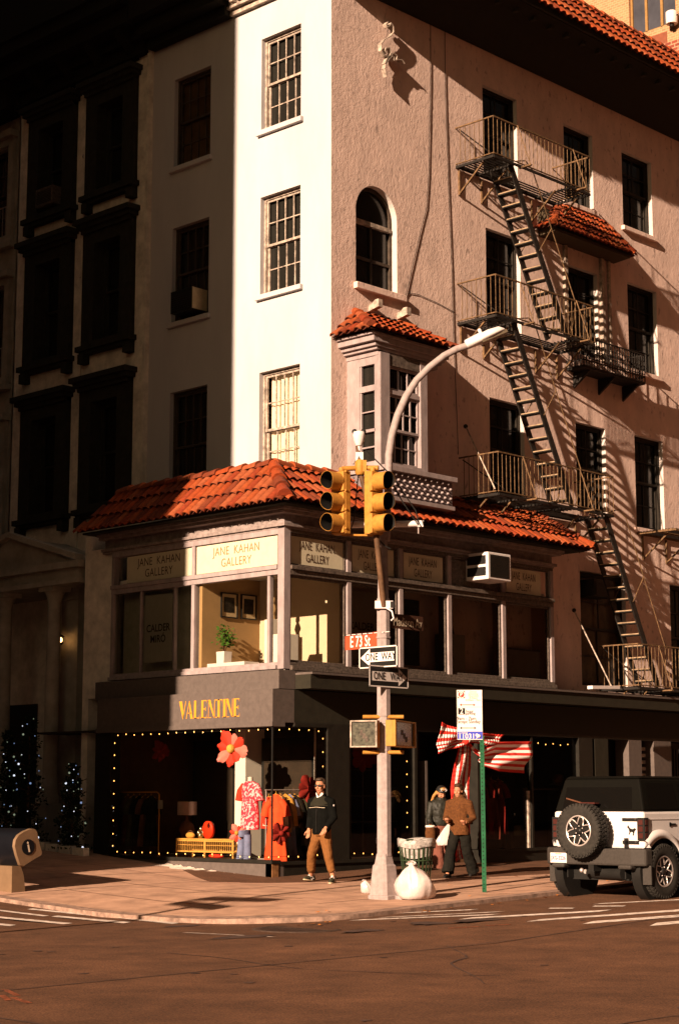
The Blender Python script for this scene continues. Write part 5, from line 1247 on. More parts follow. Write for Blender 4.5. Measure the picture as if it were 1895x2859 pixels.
def garment(x, y, zt, L, wd, m, lab, name, kind='dress', yaw_=0.25, grp='clothes hanging in the corner shop window'):
    b = Vector((x, y, zt-L)); o = thing(name, lab, 'garment', b, grp); u = Vector((math.sin(yaw_)*.9+.25, -math.cos(yaw_), 0)).normalized(); n = Vector((u.y, -u.x, 0)); g = MB(); rows = []
    prof = [(0, .16), (.06, .42), (.14, .52), (.32, .46), (.55, .58), (.8, .72), (1.0, .80)] if kind == 'dress' else [(0, .16), (.08, .46), (.16, .55), (.5, .5), (.8, .5), (1.0, .52)]
    for t, f in prof: rows.append([Vector((x, y, zt-.06-L*t))+u*math.cos(q)*f*wd+n*math.sin(q)*(.035+.05*t)*(1+.35*math.sin(q*5+x*9)) for q in lin(0, 2*math.pi, 20)[:-1]])
    g.grid(rows, m, True, True); g.build('body', o)
    for s in (-1, 1):
        g = MB(); c = Vector((x, y, zt-.10-L*.06)); l = .28 if kind == 'dress' else .5
        g.tube([c+u*s*wd*.34, c+u*s*wd*.62+Vector((0, 0, -l*.45)), c+u*s*wd*.72+Vector((0, 0, -l))], [.07, .075, .08], m, 9); g.build('sleeve', o)
    g = MB(); g.tube([Vector((x, y, zt+.0)), Vector((x, y, zt-.05))], .005, YEL, 5); g.bar(Vector((x, y, zt-.05)), Vector((x, y, zt-.11))+u*wd*.42, .02, .012, YEL); g.bar(Vector((x, y, zt-.05)), Vector((x, y, zt-.11))-u*wd*.42, .02, .012, YEL); g.build('hanger', o)
gl = [('dress', ORG, 1.32, .30, 'long orange red dress nearest the corner of the window', 'hanging_dress', 'dress', 0), ('j', CRM, .6, .26, 'cream blouse behind the orange red dress', 'hanging_blouse', 'shirt', .16), ('j', BRN, 1.25, .27, 'long brown coat on the rail', 'hanging_coat', 'coat', .27),
      ('j', YEL, .7, .25, 'mustard yellow blouse on the rail', 'hanging_blouse', 'shirt', .37), ('j', JEAN, 1.28, .2, 'pale blue denim overall on the rail', 'hanging_overall', 'dress', .47), ('j', BLK, 1.2, .27, 'long black coat in the middle of the rail', 'hanging_coat', 'coat', .57),
      ('j', OLIVE, .95, .27, 'dark olive jacket on the rail', 'hanging_jacket', 'coat', .68), ('j', CRM, .5, .2, 'small cream top between dark coats', 'hanging_blouse', 'shirt', .76), ('j', BLK, 1.3, .26, 'black gown towards the end of the rail', 'hanging_dress', 'dress', .86), ('j', RED, 1.25, .27, 'bright red dress at the end of the rail behind the man', 'hanging_dress', 'dress', .98)]
for k, (q, m, L, wd, lab, nm, kd, f) in enumerate(gl): garment(ra.x-.02+(rb_.x-ra.x+.15)*f, ra.y+(.02 if k else -.2), zr-.02, L, wd, m, lab, nm, kd)
jn = PX(570, 1975, XS+.25); jn.z = FL
for kk, (dy, m, lab) in enumerate(((.18, JEAN, 'faded blue jeans hung under the spotted dress'), )):
    o = thing('blue_jeans', lab, 'garment', jn); g = MB()
    for s in (-1, 1): g.tube([jn+Vector((.0, .075*s+.06, .46)), jn+Vector((0, .085*s+.06, .22)), jn+Vector((-.02, .095*s+.06, 0))], [.075, .072, .08], m, 12)
    g.tube([jn+Vector((0, .06, .42)), jn+Vector((0, .06, .54))], [(.07, .15), (.07, .14)], m, 14); g.build('trousers', o)
rd = PX(609, 1840, XS+.35); o = None
garment(rd.x+.15, rd.y+.02, rd.z+.05, .5, .22, RED, 'red blouse hung behind the spotted dress', 'hanging_blouse', 'shirt', -.6)
# rattan bench and things on it
RAT = mat('yellow_rattan', (.52, .26, .06), .55, var=.2, vscale=30)
ba_, bb_ = PX(428, 1985, XS+.30), PX(540, 1988, XS+.30); ztb = PX(484, 1938, XS+.30).z; zmb = PX(484, 1968, XS+.3).z
BN = thing('rattan_bench', 'yellow rattan bench displaying bags in the corner window', 'bench', (XS+.5, bb_.y, FL))
xs0, xs1, ys0, ys1 = XS+.30, XS+.72, bb_.y, ba_.y+.25
g = MB(); g.box(xs0-.02, xs1, ys0-.02, ys1, ztb-.025, ztb, RAT); g.build('seat', BN, bevel=.006)
g = MB()
for x in (xs0, xs1):
    for z in (zmb, ztb-.04): g.bar((x, ys0, z), (x, ys1, z), .025, .025, RAT)
    n = int((ys1-ys0)/.055)
    for k in range(n+1): y = ys0+(ys1-ys0)*k/n; g.tube([(x, y, zmb), (x, y, ztb-.03)], .006, RAT, 5)
    g.bar((x, ys0, (zmb+ztb)/2), (x, ys1, (zmb+ztb)/2), .01, .01, RAT)
for y in (ys0, ys1):
    for z in (zmb, (zmb+ztb)/2): g.bar((xs0, y, z), (xs1, y, z), .02, .02, RAT)
    for k in range(7): x = xs0+(xs1-xs0)*k/6; g.tube([(x, y, zmb), (x, y, ztb-.03)], .006, RAT, 5)
g.build('lattice', BN)
for x in (xs0, xs1):
    for y in (ys0+.02, (ys0+ys1)/2, ys1): g = MB(); g.tube([(x, y, FL), (x, y, ztb)], .018, RAT, 8); g.build('leg', BN)
RB = PX(482, 1936, XS+.42); rbz = ztb
hb = thing('round_handbag', 'oval red leather handbag standing on the rattan bench', 'handbag', (RB.x, RB.y, ztb))
g = MB(); c = Vector((RB.x, RB.y, ztb+.165)); n1, n2 = [], []
pr1 = [c+Vector((0, math.cos(t)*.135, math.sin(t)*.165)) for t in lin(0, 2*math.pi, 28)[:-1]]; hole = [c+Vector((0, -.03+math.cos(t)*.04, .075+math.sin(t)*.055)) for t in lin(0, 2*math.pi, 28)[:-1]]
g.grid([[p+Vector((-.03, 0, 0)) for p in hole], [p+Vector((-.04, 0, 0)) for p in pr1], [p+Vector((.04, 0, 0)) for p in pr1], [p+Vector((.03, 0, 0)) for p in hole], [p+Vector((-.03, 0, 0)) for p in hole]], mat('scarlet_leather', (.62, .03, .008), .4, var=.05), True, True); g.build('bag_body', hb)
kn = PX(440, 1934, XS+.42); hk = thing('straw_clutch', 'small tan clutch on the left end of the rattan bench', 'handbag', (kn.x, kn.y, ztb)); g = MB()
g.ball(Vector((kn.x, kn.y, ztb+.055)), (.06, .12, .06), YEL, 14, 8); g.build('bag_body', hk); g = MB(); g.tube([Vector((kn.x, kn.y+.08*math.cos(t), ztb+.09+.05*math.sin(t))) for t in lin(0, math.pi, 8)], .008, BRN, 6); g.build('handle', hk)
kn = PX(465, 1915, XS+.55); hk = thing('disco_ball', 'cluster of small mirrored balls behind the red handbag', 'ornament', (kn.x, kn.y, ztb)); g = MB(); MIR = mat('mirror_chrome', (.6, .5, .35), .12, 1, var=0)
for k, (a, b_) in enumerate(((0, .18), (.06, .10), (-.06, .11), (.02, .05))): g.ball(Vector((kn.x, kn.y+a, ztb+b_)), .055, MIR, 10, 8)
g.build('mirrored_ball', hk)
kn = PX(500, 1962, XS+.42); hk = thing('red_clutch', 'flat red clutch on the floor under the rattan bench', 'handbag', (kn.x, kn.y, FL)); g = MB(); g.ball(Vector((kn.x, kn.y, FL+.05)), (.09, .2, .05), RED, 14, 8); g.build('bag_body', hk); g = MB(); g.box(kn.x-.1, kn.x-.09, kn.y-.03, kn.y+.03, FL+.04, FL+.06, YEL); g.build('clasp', hk)
lp = PX(431, 1985, XS+.75); lp.z = FL; lm = thing('table_lamp', 'unlit table lamp with a drum shade in the shaded window', 'lamp', lp)
g = MB(); g.lathe([(.18, 0), (.18, .12), (.05, .3), (.16, .5), (.13, .62), (.03, .70), (.02, .82)], BRN, 18, lp); g.build('base', lm)
g = MB(); g.lathe([(.19, .80), (.19, 1.06)], mat('mauve_shade', (.30, .20, .18), .9), 22, lp, cap=False); g.lathe([(.185, 1.06), (.185, .80)], CRM, 22, lp, cap=False); g.build('lamp_shade', lm)
rk = PX(352, 1830, XS+.6); r2 = thing('clothes_rail', 'thin brass clothes rail with a price card in the shaded window', 'clothes rail', (rk.x, rk.y, FL)); g = MB()
g.tube([(rk.x, rk.y+1.0, rk.z), (rk.x, rk.y-.15, rk.z), (rk.x, rk.y-.22, rk.z-.04), (rk.x, rk.y-.22, FL)], .012, GOLD, 8); g.tube([(rk.x, rk.y+1.0, rk.z), (rk.x, rk.y+1.0, FL)], .012, GOLD, 8); g.build('rail', r2)
pc = PX(371, 1858, XS+.58); g = MB(); g.box(pc.x-.005, pc.x+.005, pc.y-.07, pc.y+.07, pc.z-.09, pc.z+.08, mat('price_card', (.30, .24, .2), .8)); g.build('price_card', r2)
for k in range(5): garment(rk.x+.02, rk.y+.05+.18*k, rk.z, 1.0, .2, [BLK, BRN, BLK, OLIVE, BRN][k], ['black dress first on the brass rail', 'brown dress second on the brass rail', 'black dress in the middle of the brass rail', 'olive jacket on the brass rail', 'brown coat last on the brass rail'][k], ['hanging_dress', 'hanging_dress', 'hanging_dress', 'hanging_jacket', 'hanging_coat'][k], 'dress', 1.2, 'clothes on the brass rail')
mr = PX(318, 1800, 25.0); g = MB(); md = thing('arched_mirror', 'tall black arched mirror leaning in the dim shop', 'mirror', (25.4, mr.y, FL))
arcp = [(-.32, 0), (.32, 0), (.32, 1.55)]+[(.32*math.cos(t), 1.55+.32*math.sin(t)) for t in lin(0, math.pi, 12)][1:]
g.prism(arcp, (25.5, mr.y, FL+.1), (0, -1, 0), (0, 0, 1), (.05, 0, 0), BLACK); g.build('frame', md)
g = MB(); g.face([(25.495, mr.y-p[0]*.85, FL+.16+p[1]*.95) for p in arcp][::-1], mat('mirror_glass', (.03, .022, .015), .06, .6, var=0)); g.build('mirror_glass', md)
# avenue window: red frocks on a rail, wall bag, hats
for k in range(6):
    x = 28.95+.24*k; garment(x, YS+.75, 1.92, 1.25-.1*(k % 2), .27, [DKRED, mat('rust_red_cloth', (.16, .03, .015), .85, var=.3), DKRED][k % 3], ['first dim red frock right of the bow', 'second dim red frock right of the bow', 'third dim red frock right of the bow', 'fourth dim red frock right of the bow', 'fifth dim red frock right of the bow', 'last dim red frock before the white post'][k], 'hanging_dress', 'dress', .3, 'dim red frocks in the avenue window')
hr = thing('clothes_rail', 'dark clothes rail with red frocks in the avenue window', 'clothes rail', (29, YS+.75, FL)); g = MB(); g.tube([(28.8, YS+.75, 1.94), (30.4, YS+.75, 1.94)], .012, IRON, 8); g.tube([(28.8, YS+.75, 1.94), (28.8, YS+.75, FL)], .012, IRON, 8); g.tube([(30.4, YS+.75, 1.94), (30.4, YS+.75, FL)], .012, IRON, 8); g.build('rail', hr)
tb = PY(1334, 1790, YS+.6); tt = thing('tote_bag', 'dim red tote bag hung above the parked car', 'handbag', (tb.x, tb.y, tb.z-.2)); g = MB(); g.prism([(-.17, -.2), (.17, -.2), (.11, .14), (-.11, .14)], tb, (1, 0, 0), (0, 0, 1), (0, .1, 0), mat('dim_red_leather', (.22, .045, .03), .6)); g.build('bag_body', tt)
g = MB(); g.tube([tb+Vector((-.08, .04, .13)), tb+Vector((-.05, .04, .34)), tb+Vector((0, .04, .42)), tb+Vector((.05, .04, .34)), tb+Vector((.08, .04, .13))], .008, BRN, 6); g.build('handle', tt)
ht = PY(1290, 1802, YS+.6); hh = thing('straw_hat', 'rounded straw hat beside the red tote bag', 'hat', (ht.x, ht.y, ht.z-.12)); g = MB(); g.ball(ht, (.16, .14, .13), mat('straw', (.16, .08, .03), .9, var=.3, vscale=40), 14, 8); g.build('crown', hh); g = MB(); g.lathe([(.24, -.1), (.16, -.08)], MATS['straw'], 20, ht); g.build('brim', hh)
sh = thing('display_shelf', 'dark shelf behind the car holding the hat and tote bag', 'shelf', (31.2, YS+.5, FL)); g = MB(); g.box(30.6, 32.0, YS+.45, YS+.8, ht.z-.22, ht.z-.19, DARKWOOD); g.build('shelf_board', sh)
for x in (30.65, 31.95): g = MB(); g.box(x-.03, x+.03, YS+.45, YS+.8, FL, ht.z-.22, DARKWOOD); g.build('leg', sh)
cd = PY(1204, 1918, YS+.2); o = thing('price_card', 'small printed card low in the avenue window', 'card', (cd.x, cd.y, cd.z-.12)); g = MB(); g.box(cd.x-.26, cd.x+.26, cd.y, cd.y+.01, cd.z-.11, cd.z+.1, mat('dim_card', (.09, .08, .05), .8)); g.build('card_face', o)

# gallery contents
def picture(px0, px1, py0, py1, lab):
    a, b = PY(px0, py0, 25.985), PY(px1, py1, 25.985); o = thing('framed_picture', lab, 'picture', ((a.x+b.x)/2, 25.97, b.z), 'framed pictures in the gallery')
    g = MB(); ffr('y', 25.96, a.x, b.x, b.z, a.z, 0, .035, .022, BLACK, g); g.build('frame', o)
    g = MB(); fface(g, 'y', 25.985, a.x+.02, b.x-.02, b.z+.02, a.z-.02, 0, mat('picture_mount', (.40, .29, .17), .8)); g.build('mount', o)
    mx, mz = .23*(b.x-a.x), .22*(a.z-b.z)
    g = MB(); fface(g, 'y', 25.98, a.x+mx*.8, b.x-mx*.8, b.z+mz, a.z-mz*.8, 0, mat('dark_print', (.02, .015, .010), .5, var=.6, vscale=16)); g.build('print', o)
c8 = lambda x, y: ((400+x*700/1568)*1568/1895, (1250+y*700/1568)*1568/1895)
for (x0, y0), (x1, y1), lab in ((c8(486, 903), c8(588, 1070), 'left of the two framed prints on the beige gallery wall'), (c8(612, 915), c8(706, 1080), 'right of the two framed prints on the beige gallery wall')): picture(x0, x1, y0, y1, lab)
ws = PX(*c8(500, 1350), XG+.35)
PD = thing('plinth_block', 'low white display block on the gallery window ledge', 'display block', (XG+.35, ws.y, 3.84)); a, b = PX(*c8(342, 1360), XG+.35), PX(*c8(655, 1335), XG+.35)
g = MB(); g.box(XG+.25, XG+.65, b.y, a.y, 3.82, 4.05, WHITE); g.build('block', PD, bevel=.006)
pp = PX(*c8(505, 1330), XG+.42); pp.z = 4.052
PT = thing('potted_plant', 'leafy green plant in a white square pot on the gallery ledge', 'potted plant', pp)
g = MB(); g.prism([(-.10, 0), (.10, 0), (.115, .23), (-.115, .23)], pp-Vector((.1, 0, 0)), (0, 1, 0), (0, 0, 1), (.2, 0, 0), WHITE); g.build('pot', PT)
g = MB(); rnd = random.Random(4); LEAFG = mat('glossy_leaf', (.04, .095, .012), .45, var=.3); tips = []
for k in range(10): t = Vector((rnd.uniform(-.14, .14), rnd.uniform(-.17, .19), rnd.uniform(.35, .72))); tips.append(t); g.tube([pp+Vector((0, 0, .2)), pp+t*.6+Vector((0, 0, .1)), pp+t], .006, BRN, 5)
g.build('stem', PT); g = MB()
for k in range(210):
    t = rnd.choice(tips)*rnd.uniform(.75, 1.05)+Vector((0, 0, .03)); c = pp+t+Vector((rnd.gauss(0, .05), rnd.gauss(0, .06), rnd.gauss(0, .045))); v = Vector((rnd.uniform(-1, 1), rnd.uniform(-1, 1), rnd.uniform(-.8, .8))).normalized(); s = v.orthogonal().normalized(); L_ = rnd.uniform(.05, .10)
    g.face([c, c+v*L_*.4+s*.028, c+v*L_, c+v*L_*.45-s*.028], LEAFG)
g.build('leaves', PT)
for (x, y, w_, h_, lab) in ((23.75, 24.25, .36, .72, 'tall white plinth near the gallery corner post'), (23.9, 24.75, .22, 1.05, 'slim white plinth carrying a small bust')):
    o = thing('display_plinth', lab, 'plinth', (x, y, 3.82)); g = MB(); g.box(x-w_/2, x+w_/2, y-w_/2, y+w_/2, 3.82, 3.82+h_, PLASTERWHITE); g.build('block', o, bevel=.005)
o = thing('small_sculpture', 'small pale bust standing on the slim white plinth', 'sculpture', (23.9, 24.75, 4.87)); g = MB(); g.lathe([(.07, 0), (.06, .05), (.05, .12), (.09, .2), (.06, .28), (.03, .32), (.06, .36), (.055, .42), (0, .45)], BEIGE, 14, (23.9, 24.75, 4.872)); g.build('figure', o)
INK = mat('poster_ink', (.03, .022, .018), .7, var=0); PPR = mat('grey_poster_paper', (.33, .29, .25), .85, var=.05)
def poster(pl, c, u0, u1, z0, z1, U, lab):
    ct = FP(pl, c, (u0+u1)/2, z0, 0); o = thing('exhibition_poster', lab, 'poster', ct); g = MB(); fbox(g, pl, c, u0, u1, z0, z1, 0, .01, PPR); g.build('sheet', o)
    g = MB(); zz = z0+(z1-z0)*.50
    for k, t in enumerate(('CALDER', 'MIR\u00d3')): g.text(t, FP(pl, c-.002, (u0+u1)/2, zz-.22*k, 0), U, (0, 0, 1), .21, INK, .92, bold=.016)
    g.build('lettering', o)
poster('x', XG+.085, 26.88, 27.70, 4.15, 5.5, (0, -1, 0), 'grey CALDER MIRO poster in the shaded side street window')
poster('y', YG+.35, 25.05, 26.1, 4.1, 5.5, (1, 0, 0), 'grey CALDER MIRO poster in the avenue window behind the pole')
o = thing('dark_painting', 'large dark canvas hung in the avenue gallery window', 'picture', (27.1, YG+.5, 4.2)); g = MB(); g.box(26.62, 27.42, YG+.48, YG+.52, 4.15, 5.45, mat('dark_canvas', (.02, .018, .012), .7, var=.8, vscale=5)); g.build('canvas', o)
g = MB(); ffr('y', YG+.47, 26.6, 27.44, 4.13, 5.47, 0, .04, .02, BLACK, g); g.build('frame', o)
for x, y, w_, h_, lab in ((28.3, YG+.44, .62, 1.0, 'wide grey plinth in the fourth avenue gallery window'),):
    o = thing('display_plinth', lab, 'plinth', (x, y, 3.82)); g = MB(); g.box(x-w_/2, x+w_/2, y-.2, y+.25, 3.82, 3.82+h_, PPR); g.build('block', o, bevel=.005)
o = thing('small_sculpture', 'dark pointed sculpture on the wide grey plinth', 'sculpture', (28.3, YG+.44, 4.82)); g = MB(); g.lathe([(.16, 0), (.12, .15), (.06, .35), (.02, .5), (0, .52)], BLACK, 12, (28.3, YG+.46, 4.822)); g.build('figure', o)
o = thing('window_blind', 'half lowered grey blind in the last avenue gallery window', 'blind', (30.45, YG+.3, 3.9)); g = MB(); g.box(29.75, 31.2, YG+.28, YG+.29, 3.9, 4.62, mat('grey_blind', (.22, .18, .15), .9, var=.08)); g.build('sheet', o); g = MB(); g.box(29.75, 31.2, YG+.26, YG+.30, 4.62, 4.66, DARKFRAME); g.build('rail', o)

# striped bow of bunting over the shop door
STW = mat('bunting_white', (.70, .62, .58), .85, var=.06); STR = mat('bunting_red', (.55, .03, .02), .85, var=.06)
BY = YS-.42
bk = PY(1076, 1706, BY)
BW = thing('striped_bow', 'big red and white striped bunting bow tied over the shop door', 'bow', bk)
def cloth(pts_l, pts_r, n, name, along=False, wob=.05, y=BY, seed=0, nst=11):
    """ruled cloth between two edge polylines given in picture measure on the bow's plane; stripes run across or along"""
    g = MB(); m = len(pts_l); rows = []; K = 22
    def samp(pts, t):
        f = t*(len(pts)-1); i = min(int(f), len(pts)-2); f -= i; return (pts[i][0]+(pts[i+1][0]-pts[i][0])*f, pts[i][1]+(pts[i+1][1]-pts[i][1])*f)
    for i in range(K+1):
        t = i/K; a, b = samp(pts_l, t), samp(pts_r, t); r = []
        for j in range(n+1):
            s = j/n; q = PY(a[0]+(b[0]-a[0])*s, a[1]+(b[1]-a[1])*s, y); q.y += wob*math.sin(s*7+t*5+seed)*math.sin(math.pi*s*.9+.2)-.02*math.sin(t*9+seed); r.append(q)
        rows.append(r)
    for i in range(K):
        for j in range(n):
            st = int((j/n if along else i/K)*nst) % 2
            g.face([rows[i][j], rows[i][j+1], rows[i+1][j+1], rows[i+1][j]], STR if st == 0 else STW, True)
    o = g.build(name, BW); s = o.modifiers.new('s', 'SOLIDIFY'); s.thickness = .008; o.modifiers.new('w', 'WELD').merge_threshold = 1e-4; return o
cloth([(1020, 1668), (1010, 1720), (1009, 1741)], [(1075, 1692), (1075, 1705), (1072, 1722)], 14, 'loop', False, .07, nst=11)
cloth([(1078, 1692), (1078, 1712)], [(1162, 1697), (1142, 1727)], 14, 'loop', False, .06, seed=2, nst=7)
cloth([(1080, 1712), (1116, 1745)], [(1080, 1722), (1120, 1762)], 8, 'streamer', False, .03, seed=1, nst=5)
cloth([(1100, 1735), (1145, 1714), (1231, 1713)], [(1118, 1770), (1150, 1782), (1212, 1786)], 22, 'streamer', True, .09, seed=3, nst=11)
cloth([(1060, 1716), (1049, 1770), (1041, 1822), (1043, 1935), (1054, 1992)], [(1084, 1716), (1087, 1770), (1083, 1826), (1082, 1935), (1086, 1975)], 20, 'streamer', True, .06, y=YS-.32, seed=1, nst=9)
g = MB(); g.ball(PY(1076, 1706, BY-.06), (.09, .09, .13), STR, 14, 10); g.ball(PY(1079, 1704, BY-.085), (.03, .08, .12), STW, 10, 8); g.build('knot', BW)

# ================================================================== PARKED CAR
CARW = mat('white_car_paint', (.54, .49, .48), .3, var=.03, vscale=3); CARB = mat('black_hard_top', (.004, .0035, .0025), .75, spec=.04, var=.15, vscale=30); CPL = mat('grey_bumper_plastic', (.035, .029, .025), .7, var=.15, vscale=30); CGL = mat('tinted_car_glass', (.004, .0035, .003), .07, var=0, spec=.3); SILV = mat('machined_rim_metal', (.55, .47, .44), .35, .6, var=.05); TL = mat('smoked_tail_lamp', (.05, .015, .012), .25, var=.1)
yc, gz, wx, fx = 16.5, zroad(23.35, 16.5), 23.35, 26.30; hz = gz+.41
CR = thing('parked_car', 'white boxy off-road car with black hard top and spare wheel parked at the kerb', 'car', (25, yc, gz))
def arch(cx, r, z0, n=14): a0 = math.asin((z0-hz)/r); return [(cx-r*math.cos(t), hz+r*math.sin(t)) for t in lin(a0, math.pi-a0, n)]
rear_arch, front_arch = arch(wx, .50, .52), arch(fx, .50, .47)
prof = [(22.93, 1.26), (22.95, .70)] + [p for p in rear_arch if p[0] > 23.02] + [(23.95, .40), (25.72, .40)] + front_arch + [(27.40, .52), (27.46, .80), (27.40, 1.12), (26.9, 1.17), (25.85, 1.22), (25.6, 1.27)]
g = MB(); g.prism(prof, (0, yc-.84, 0), (1, 0, 0), (0, 0, 1), (0, 1.68, 0), CARW); bd = g.build('body', CR, bevel=.035)
for s in (-1, 1):
    ys = yc+s*.84
    for cx, ar in ((wx, .50), (fx, .50)):
        g = MB(); a = [(cx-(r)*math.cos(t), hz+(r)*math.sin(t)) for r in (.50,) for t in lin(.80, math.pi-.16, 18)]; b = [(cx-(.62)*math.cos(t), hz+(.60)*math.sin(t)) for t in lin(.84, math.pi-.22, 18)]
        ri = [Vector((p[0], ys+s*.075, p[1])) for p in a]; ro = [Vector((p[0], ys+s*.05, p[1])) for p in b]; rb0 = [Vector((p[0]*1.0+(p[0]-cx)*.06, ys-.002*s, p[1]+.03)) for p in b]; ra0 = [Vector((p[0], ys-.12*s, p[1])) for p in a]
        g.grid([ra0, ri, ro, rb0] if s < 0 else [rb0, ro, ri, ra0], CARW); g.grid([[Vector((p.x, ys-.12*s, p.z)) for p in ri], [Vector((p.x, p.y-.004*s, p.z-.006)) for p in ri]], BLACK); g.build('fender_flare', bd)
        g = MB(); g.lathe([(.49, 0), (.49, .16)], BLACK, 24, (cx, ys-s*.20 if s > 0 else ys+.04, hz), (0, 1, 0)); g.box(cx-.5, cx+.5, ys-s*.3-.01, ys-s*.3+.01, gz+.3, hz+.5, BLACK); g.build('wheel_well', bd)
    g = MB(); d = .003*s
    for x0, x1 in ((23.95, 24.75), (24.80, 25.6)):
        for q in ((x0, x0+.008, .48, 1.24), (x1, x1+.008, .48, 1.24), (x0, x1, .475, .483)): g.box(q[0], q[1], ys-.002, ys+.0035*s if s > 0 else ys-.0035, q[2], q[3], BLACK)
    g.box(23.0, 25.8, min(ys, ys+.008*s), max(ys, ys+.008*s), 1.14, 1.155, CARW)
    g.build('door_seam', bd)
    for x in (24.06, 24.9):
        g = MB(); g.box(x, x+.2, min(ys, ys+.035*s), max(ys, ys+.035*s), 1.045, 1.085, BLACK); g.build('door_handle', bd)
    g = MB(); g.box(23.62, 23.78, min(ys, ys+.012*s), max(ys, ys+.012*s), 1.045, 1.08, BLACK); g.box(23.62, 23.65, min(ys, ys+.012*s), max(ys, ys+.012*s), 1.03, 1.095, BLACK); g.build('side_badge', bd)
    g = MB(); g.obox((22.965, yc+s*.80, 1.0), (.06, 0, 0), (0, .065, 0), (0, 0, .17), BLACK)
    for k in range(3): g.obox((22.902, yc+s*.80, .90+.10*k), (.006, 0, 0), (0, .04, 0), (0, 0, .04), TL); g.obox((22.965, yc+s*.867, .90+.10*k), (.035, 0, 0), (0, .004, 0), (0, 0, .04), TL)
    g.build('tail_lamp', CR, bevel=.012)
    g = MB(); g.box(22.93, 22.96, yc+s*.93-.19, yc+s*.93+.02 if s > 0 else yc-.93+.19, gz+.22, .46, CPL) if s > 0 else g.box(22.93, 22.96, yc-.95, yc-.68, gz+.22, .46, CPL); g.build('mud_flap', CR, bevel=.006)
    g = MB(); g.tube([(23.95, ys+s*.05, .33), (25.7, ys+s*.05, .33)], .04, BLACK, 8); g.build('side_step', CR)
    g = MB(); g.obox((25.55, yc+s*1.0, 1.32), (.06, 0, 0), (0, .12, 0), (0, 0, .09), CARB); g.build('wing_mirror', CR, bevel=.02)
g = MB()                                                       # hard top: tapered shell
bot = [(22.95, .83), (25.62, .83)]; 
def hull(x0, x1, xt0, xt1, wb, wt, z0, z1, m):
    A = [Vector((x0, yc-wb, z0)), Vector((x1, yc-wb, z0)), Vector((x1, yc+wb, z0)), Vector((x0, yc+wb, z0))]; B_ = [Vector((xt0, yc-wt, z1)), Vector((xt1, yc-wt, z1)), Vector((xt1, yc+wt, z1)), Vector((xt0, yc+wt, z1))]
    for i in range(4): j = (i+1) % 4; g.face([A[i], A[j], B_[j], B_[i]], m)
    g.face(B_, m); g.face(A[::-1], m)
hull(22.94, 25.62, 23.04, 25.15, .835, .70, 1.265, 1.76, CARB); hull(23.02, 25.2, 23.10, 25.1, .71, .66, 1.76, 1.80, CARB)
ht = g.build('hard_top', CR, bevel=.03)
def hp(x, s, z): t = (z-1.265)/(1.76-1.265); return Vector((x, yc+s*(.835-.135*t+.003), z))
for s in (-1, 1):
    for x0, x1 in ((23.12, 23.9), (24.0, 24.72), (24.80, 25.35)):
        g = MB(); q = [hp(x0, s, 1.30), hp(x1, s, 1.30), hp(min(x1, 25.2), s, 1.69), hp(x0+.04, s, 1.69)]; g.face(q if s < 0 else q[::-1], CGL); g.build('side_window', ht)
def hr_(y, z): t = (z-1.265)/(1.76-1.265); return Vector((22.94+.10*t-.004, yc+y, z))
g = MB(); g.face([hr_(.68, 1.30), hr_(-.62, 1.30), hr_(-.58, 1.63), hr_(.64, 1.63)], CGL); g.build('rear_window', ht)
g = MB(); g.bar(hr_(.1, 1.34)-Vector((.01, 0, 0)), hr_(.62, 1.46)-Vector((.01, 0, 0)), .015, .02, BRN); g.build('rear_wiper', ht)
g = MB(); g.face([(25.60, yc+.78, 1.30), (25.60, yc-.78, 1.30), (25.18, yc-.66, 1.70), (25.18, yc+.66, 1.70)][::-1], CGL)
for p in g.v: p.x += .02
g.build('windscreen', ht)
g = MB()
pts = [(-.94, 0), (.94, 0)]
g.prism([(22.74, yc-.72), (22.74, yc+.72), (22.84, yc+.93), (23.02, yc+.93), (23.02, yc-.93), (22.84, yc-.93)], (0, 0, .45), (1, 0, 0), (0, 1, 0), (0, 0, .255), CPL)
for y in (-.62, .62): g.box(22.70, 22.9, yc+y-.12, yc+y+.12, .40, .47, CPL)
g.build('rear_bumper', CR, bevel=.03)
g = MB(); g.prism([(27.52, yc-.75), (27.52, yc+.75), (27.3, yc+.93), (27.3, yc-.93)], (0, 0, .45), (1, 0, 0), (0, 1, 0), (0, 0, .25), CPL); g.build('front_bumper', CR, bevel=.03)
g = MB(); g.box(27.44, 27.47, yc-.75, yc+.75, .82, 1.05, BLACK); g.build('grille', CR)
for s in (-1, 1): g = MB(); g.lathe([(.11, 0), (.10, .04), (0, .05)], PALE, 16, (27.45, yc+s*.6, .93), (1, 0, 0)); g.build('headlight', CR)
g = MB(); y0p = 17.12; g.box(22.728, 22.738, y0p-.155, y0p+.155, .475, .625, PALE); g.text('JXG-3226', (22.727, y0p, .545), (0, -1, 0), (0, 0, 1), .085, mat('plate_ink', (.05, .03, .12), .5, var=0), .82, bold=.012); g.box(22.7265, 22.73, y0p-.06, y0p+.06, .602, .616, mat('plate_band', (.5, .2, .1), .5, var=0)); g.build('number_plate', CR)
g = MB(); g.box(23.0, 27.2, yc-.55, yc+.55, .22, .55, BLACK); g.tube([(wx, yc-.8, hz), (wx, yc+.8, hz)], .05, BLACK, 8); g.ball((wx, yc-.1, hz-.02), (.16, .17, .15), BLACK, 12, 8); g.tube([(22.98, yc+.3, .34), (23.1, yc+.3, .34), (23.2, yc+.3, .36)], .035, SILV, 8); g.tube([(22.95, yc-.45, .33), (23.05, yc+.25, .33)], .10, BLACK, 10); g.build('underbody', CR)
g = MB(); g.box(22.72, 22.95, yc-.05, yc+.05, .36, .46, BLACK); g.ball((22.70, yc+.16, .37), .035, SILV, 8, 6); g.build('tow_hitch', CR)
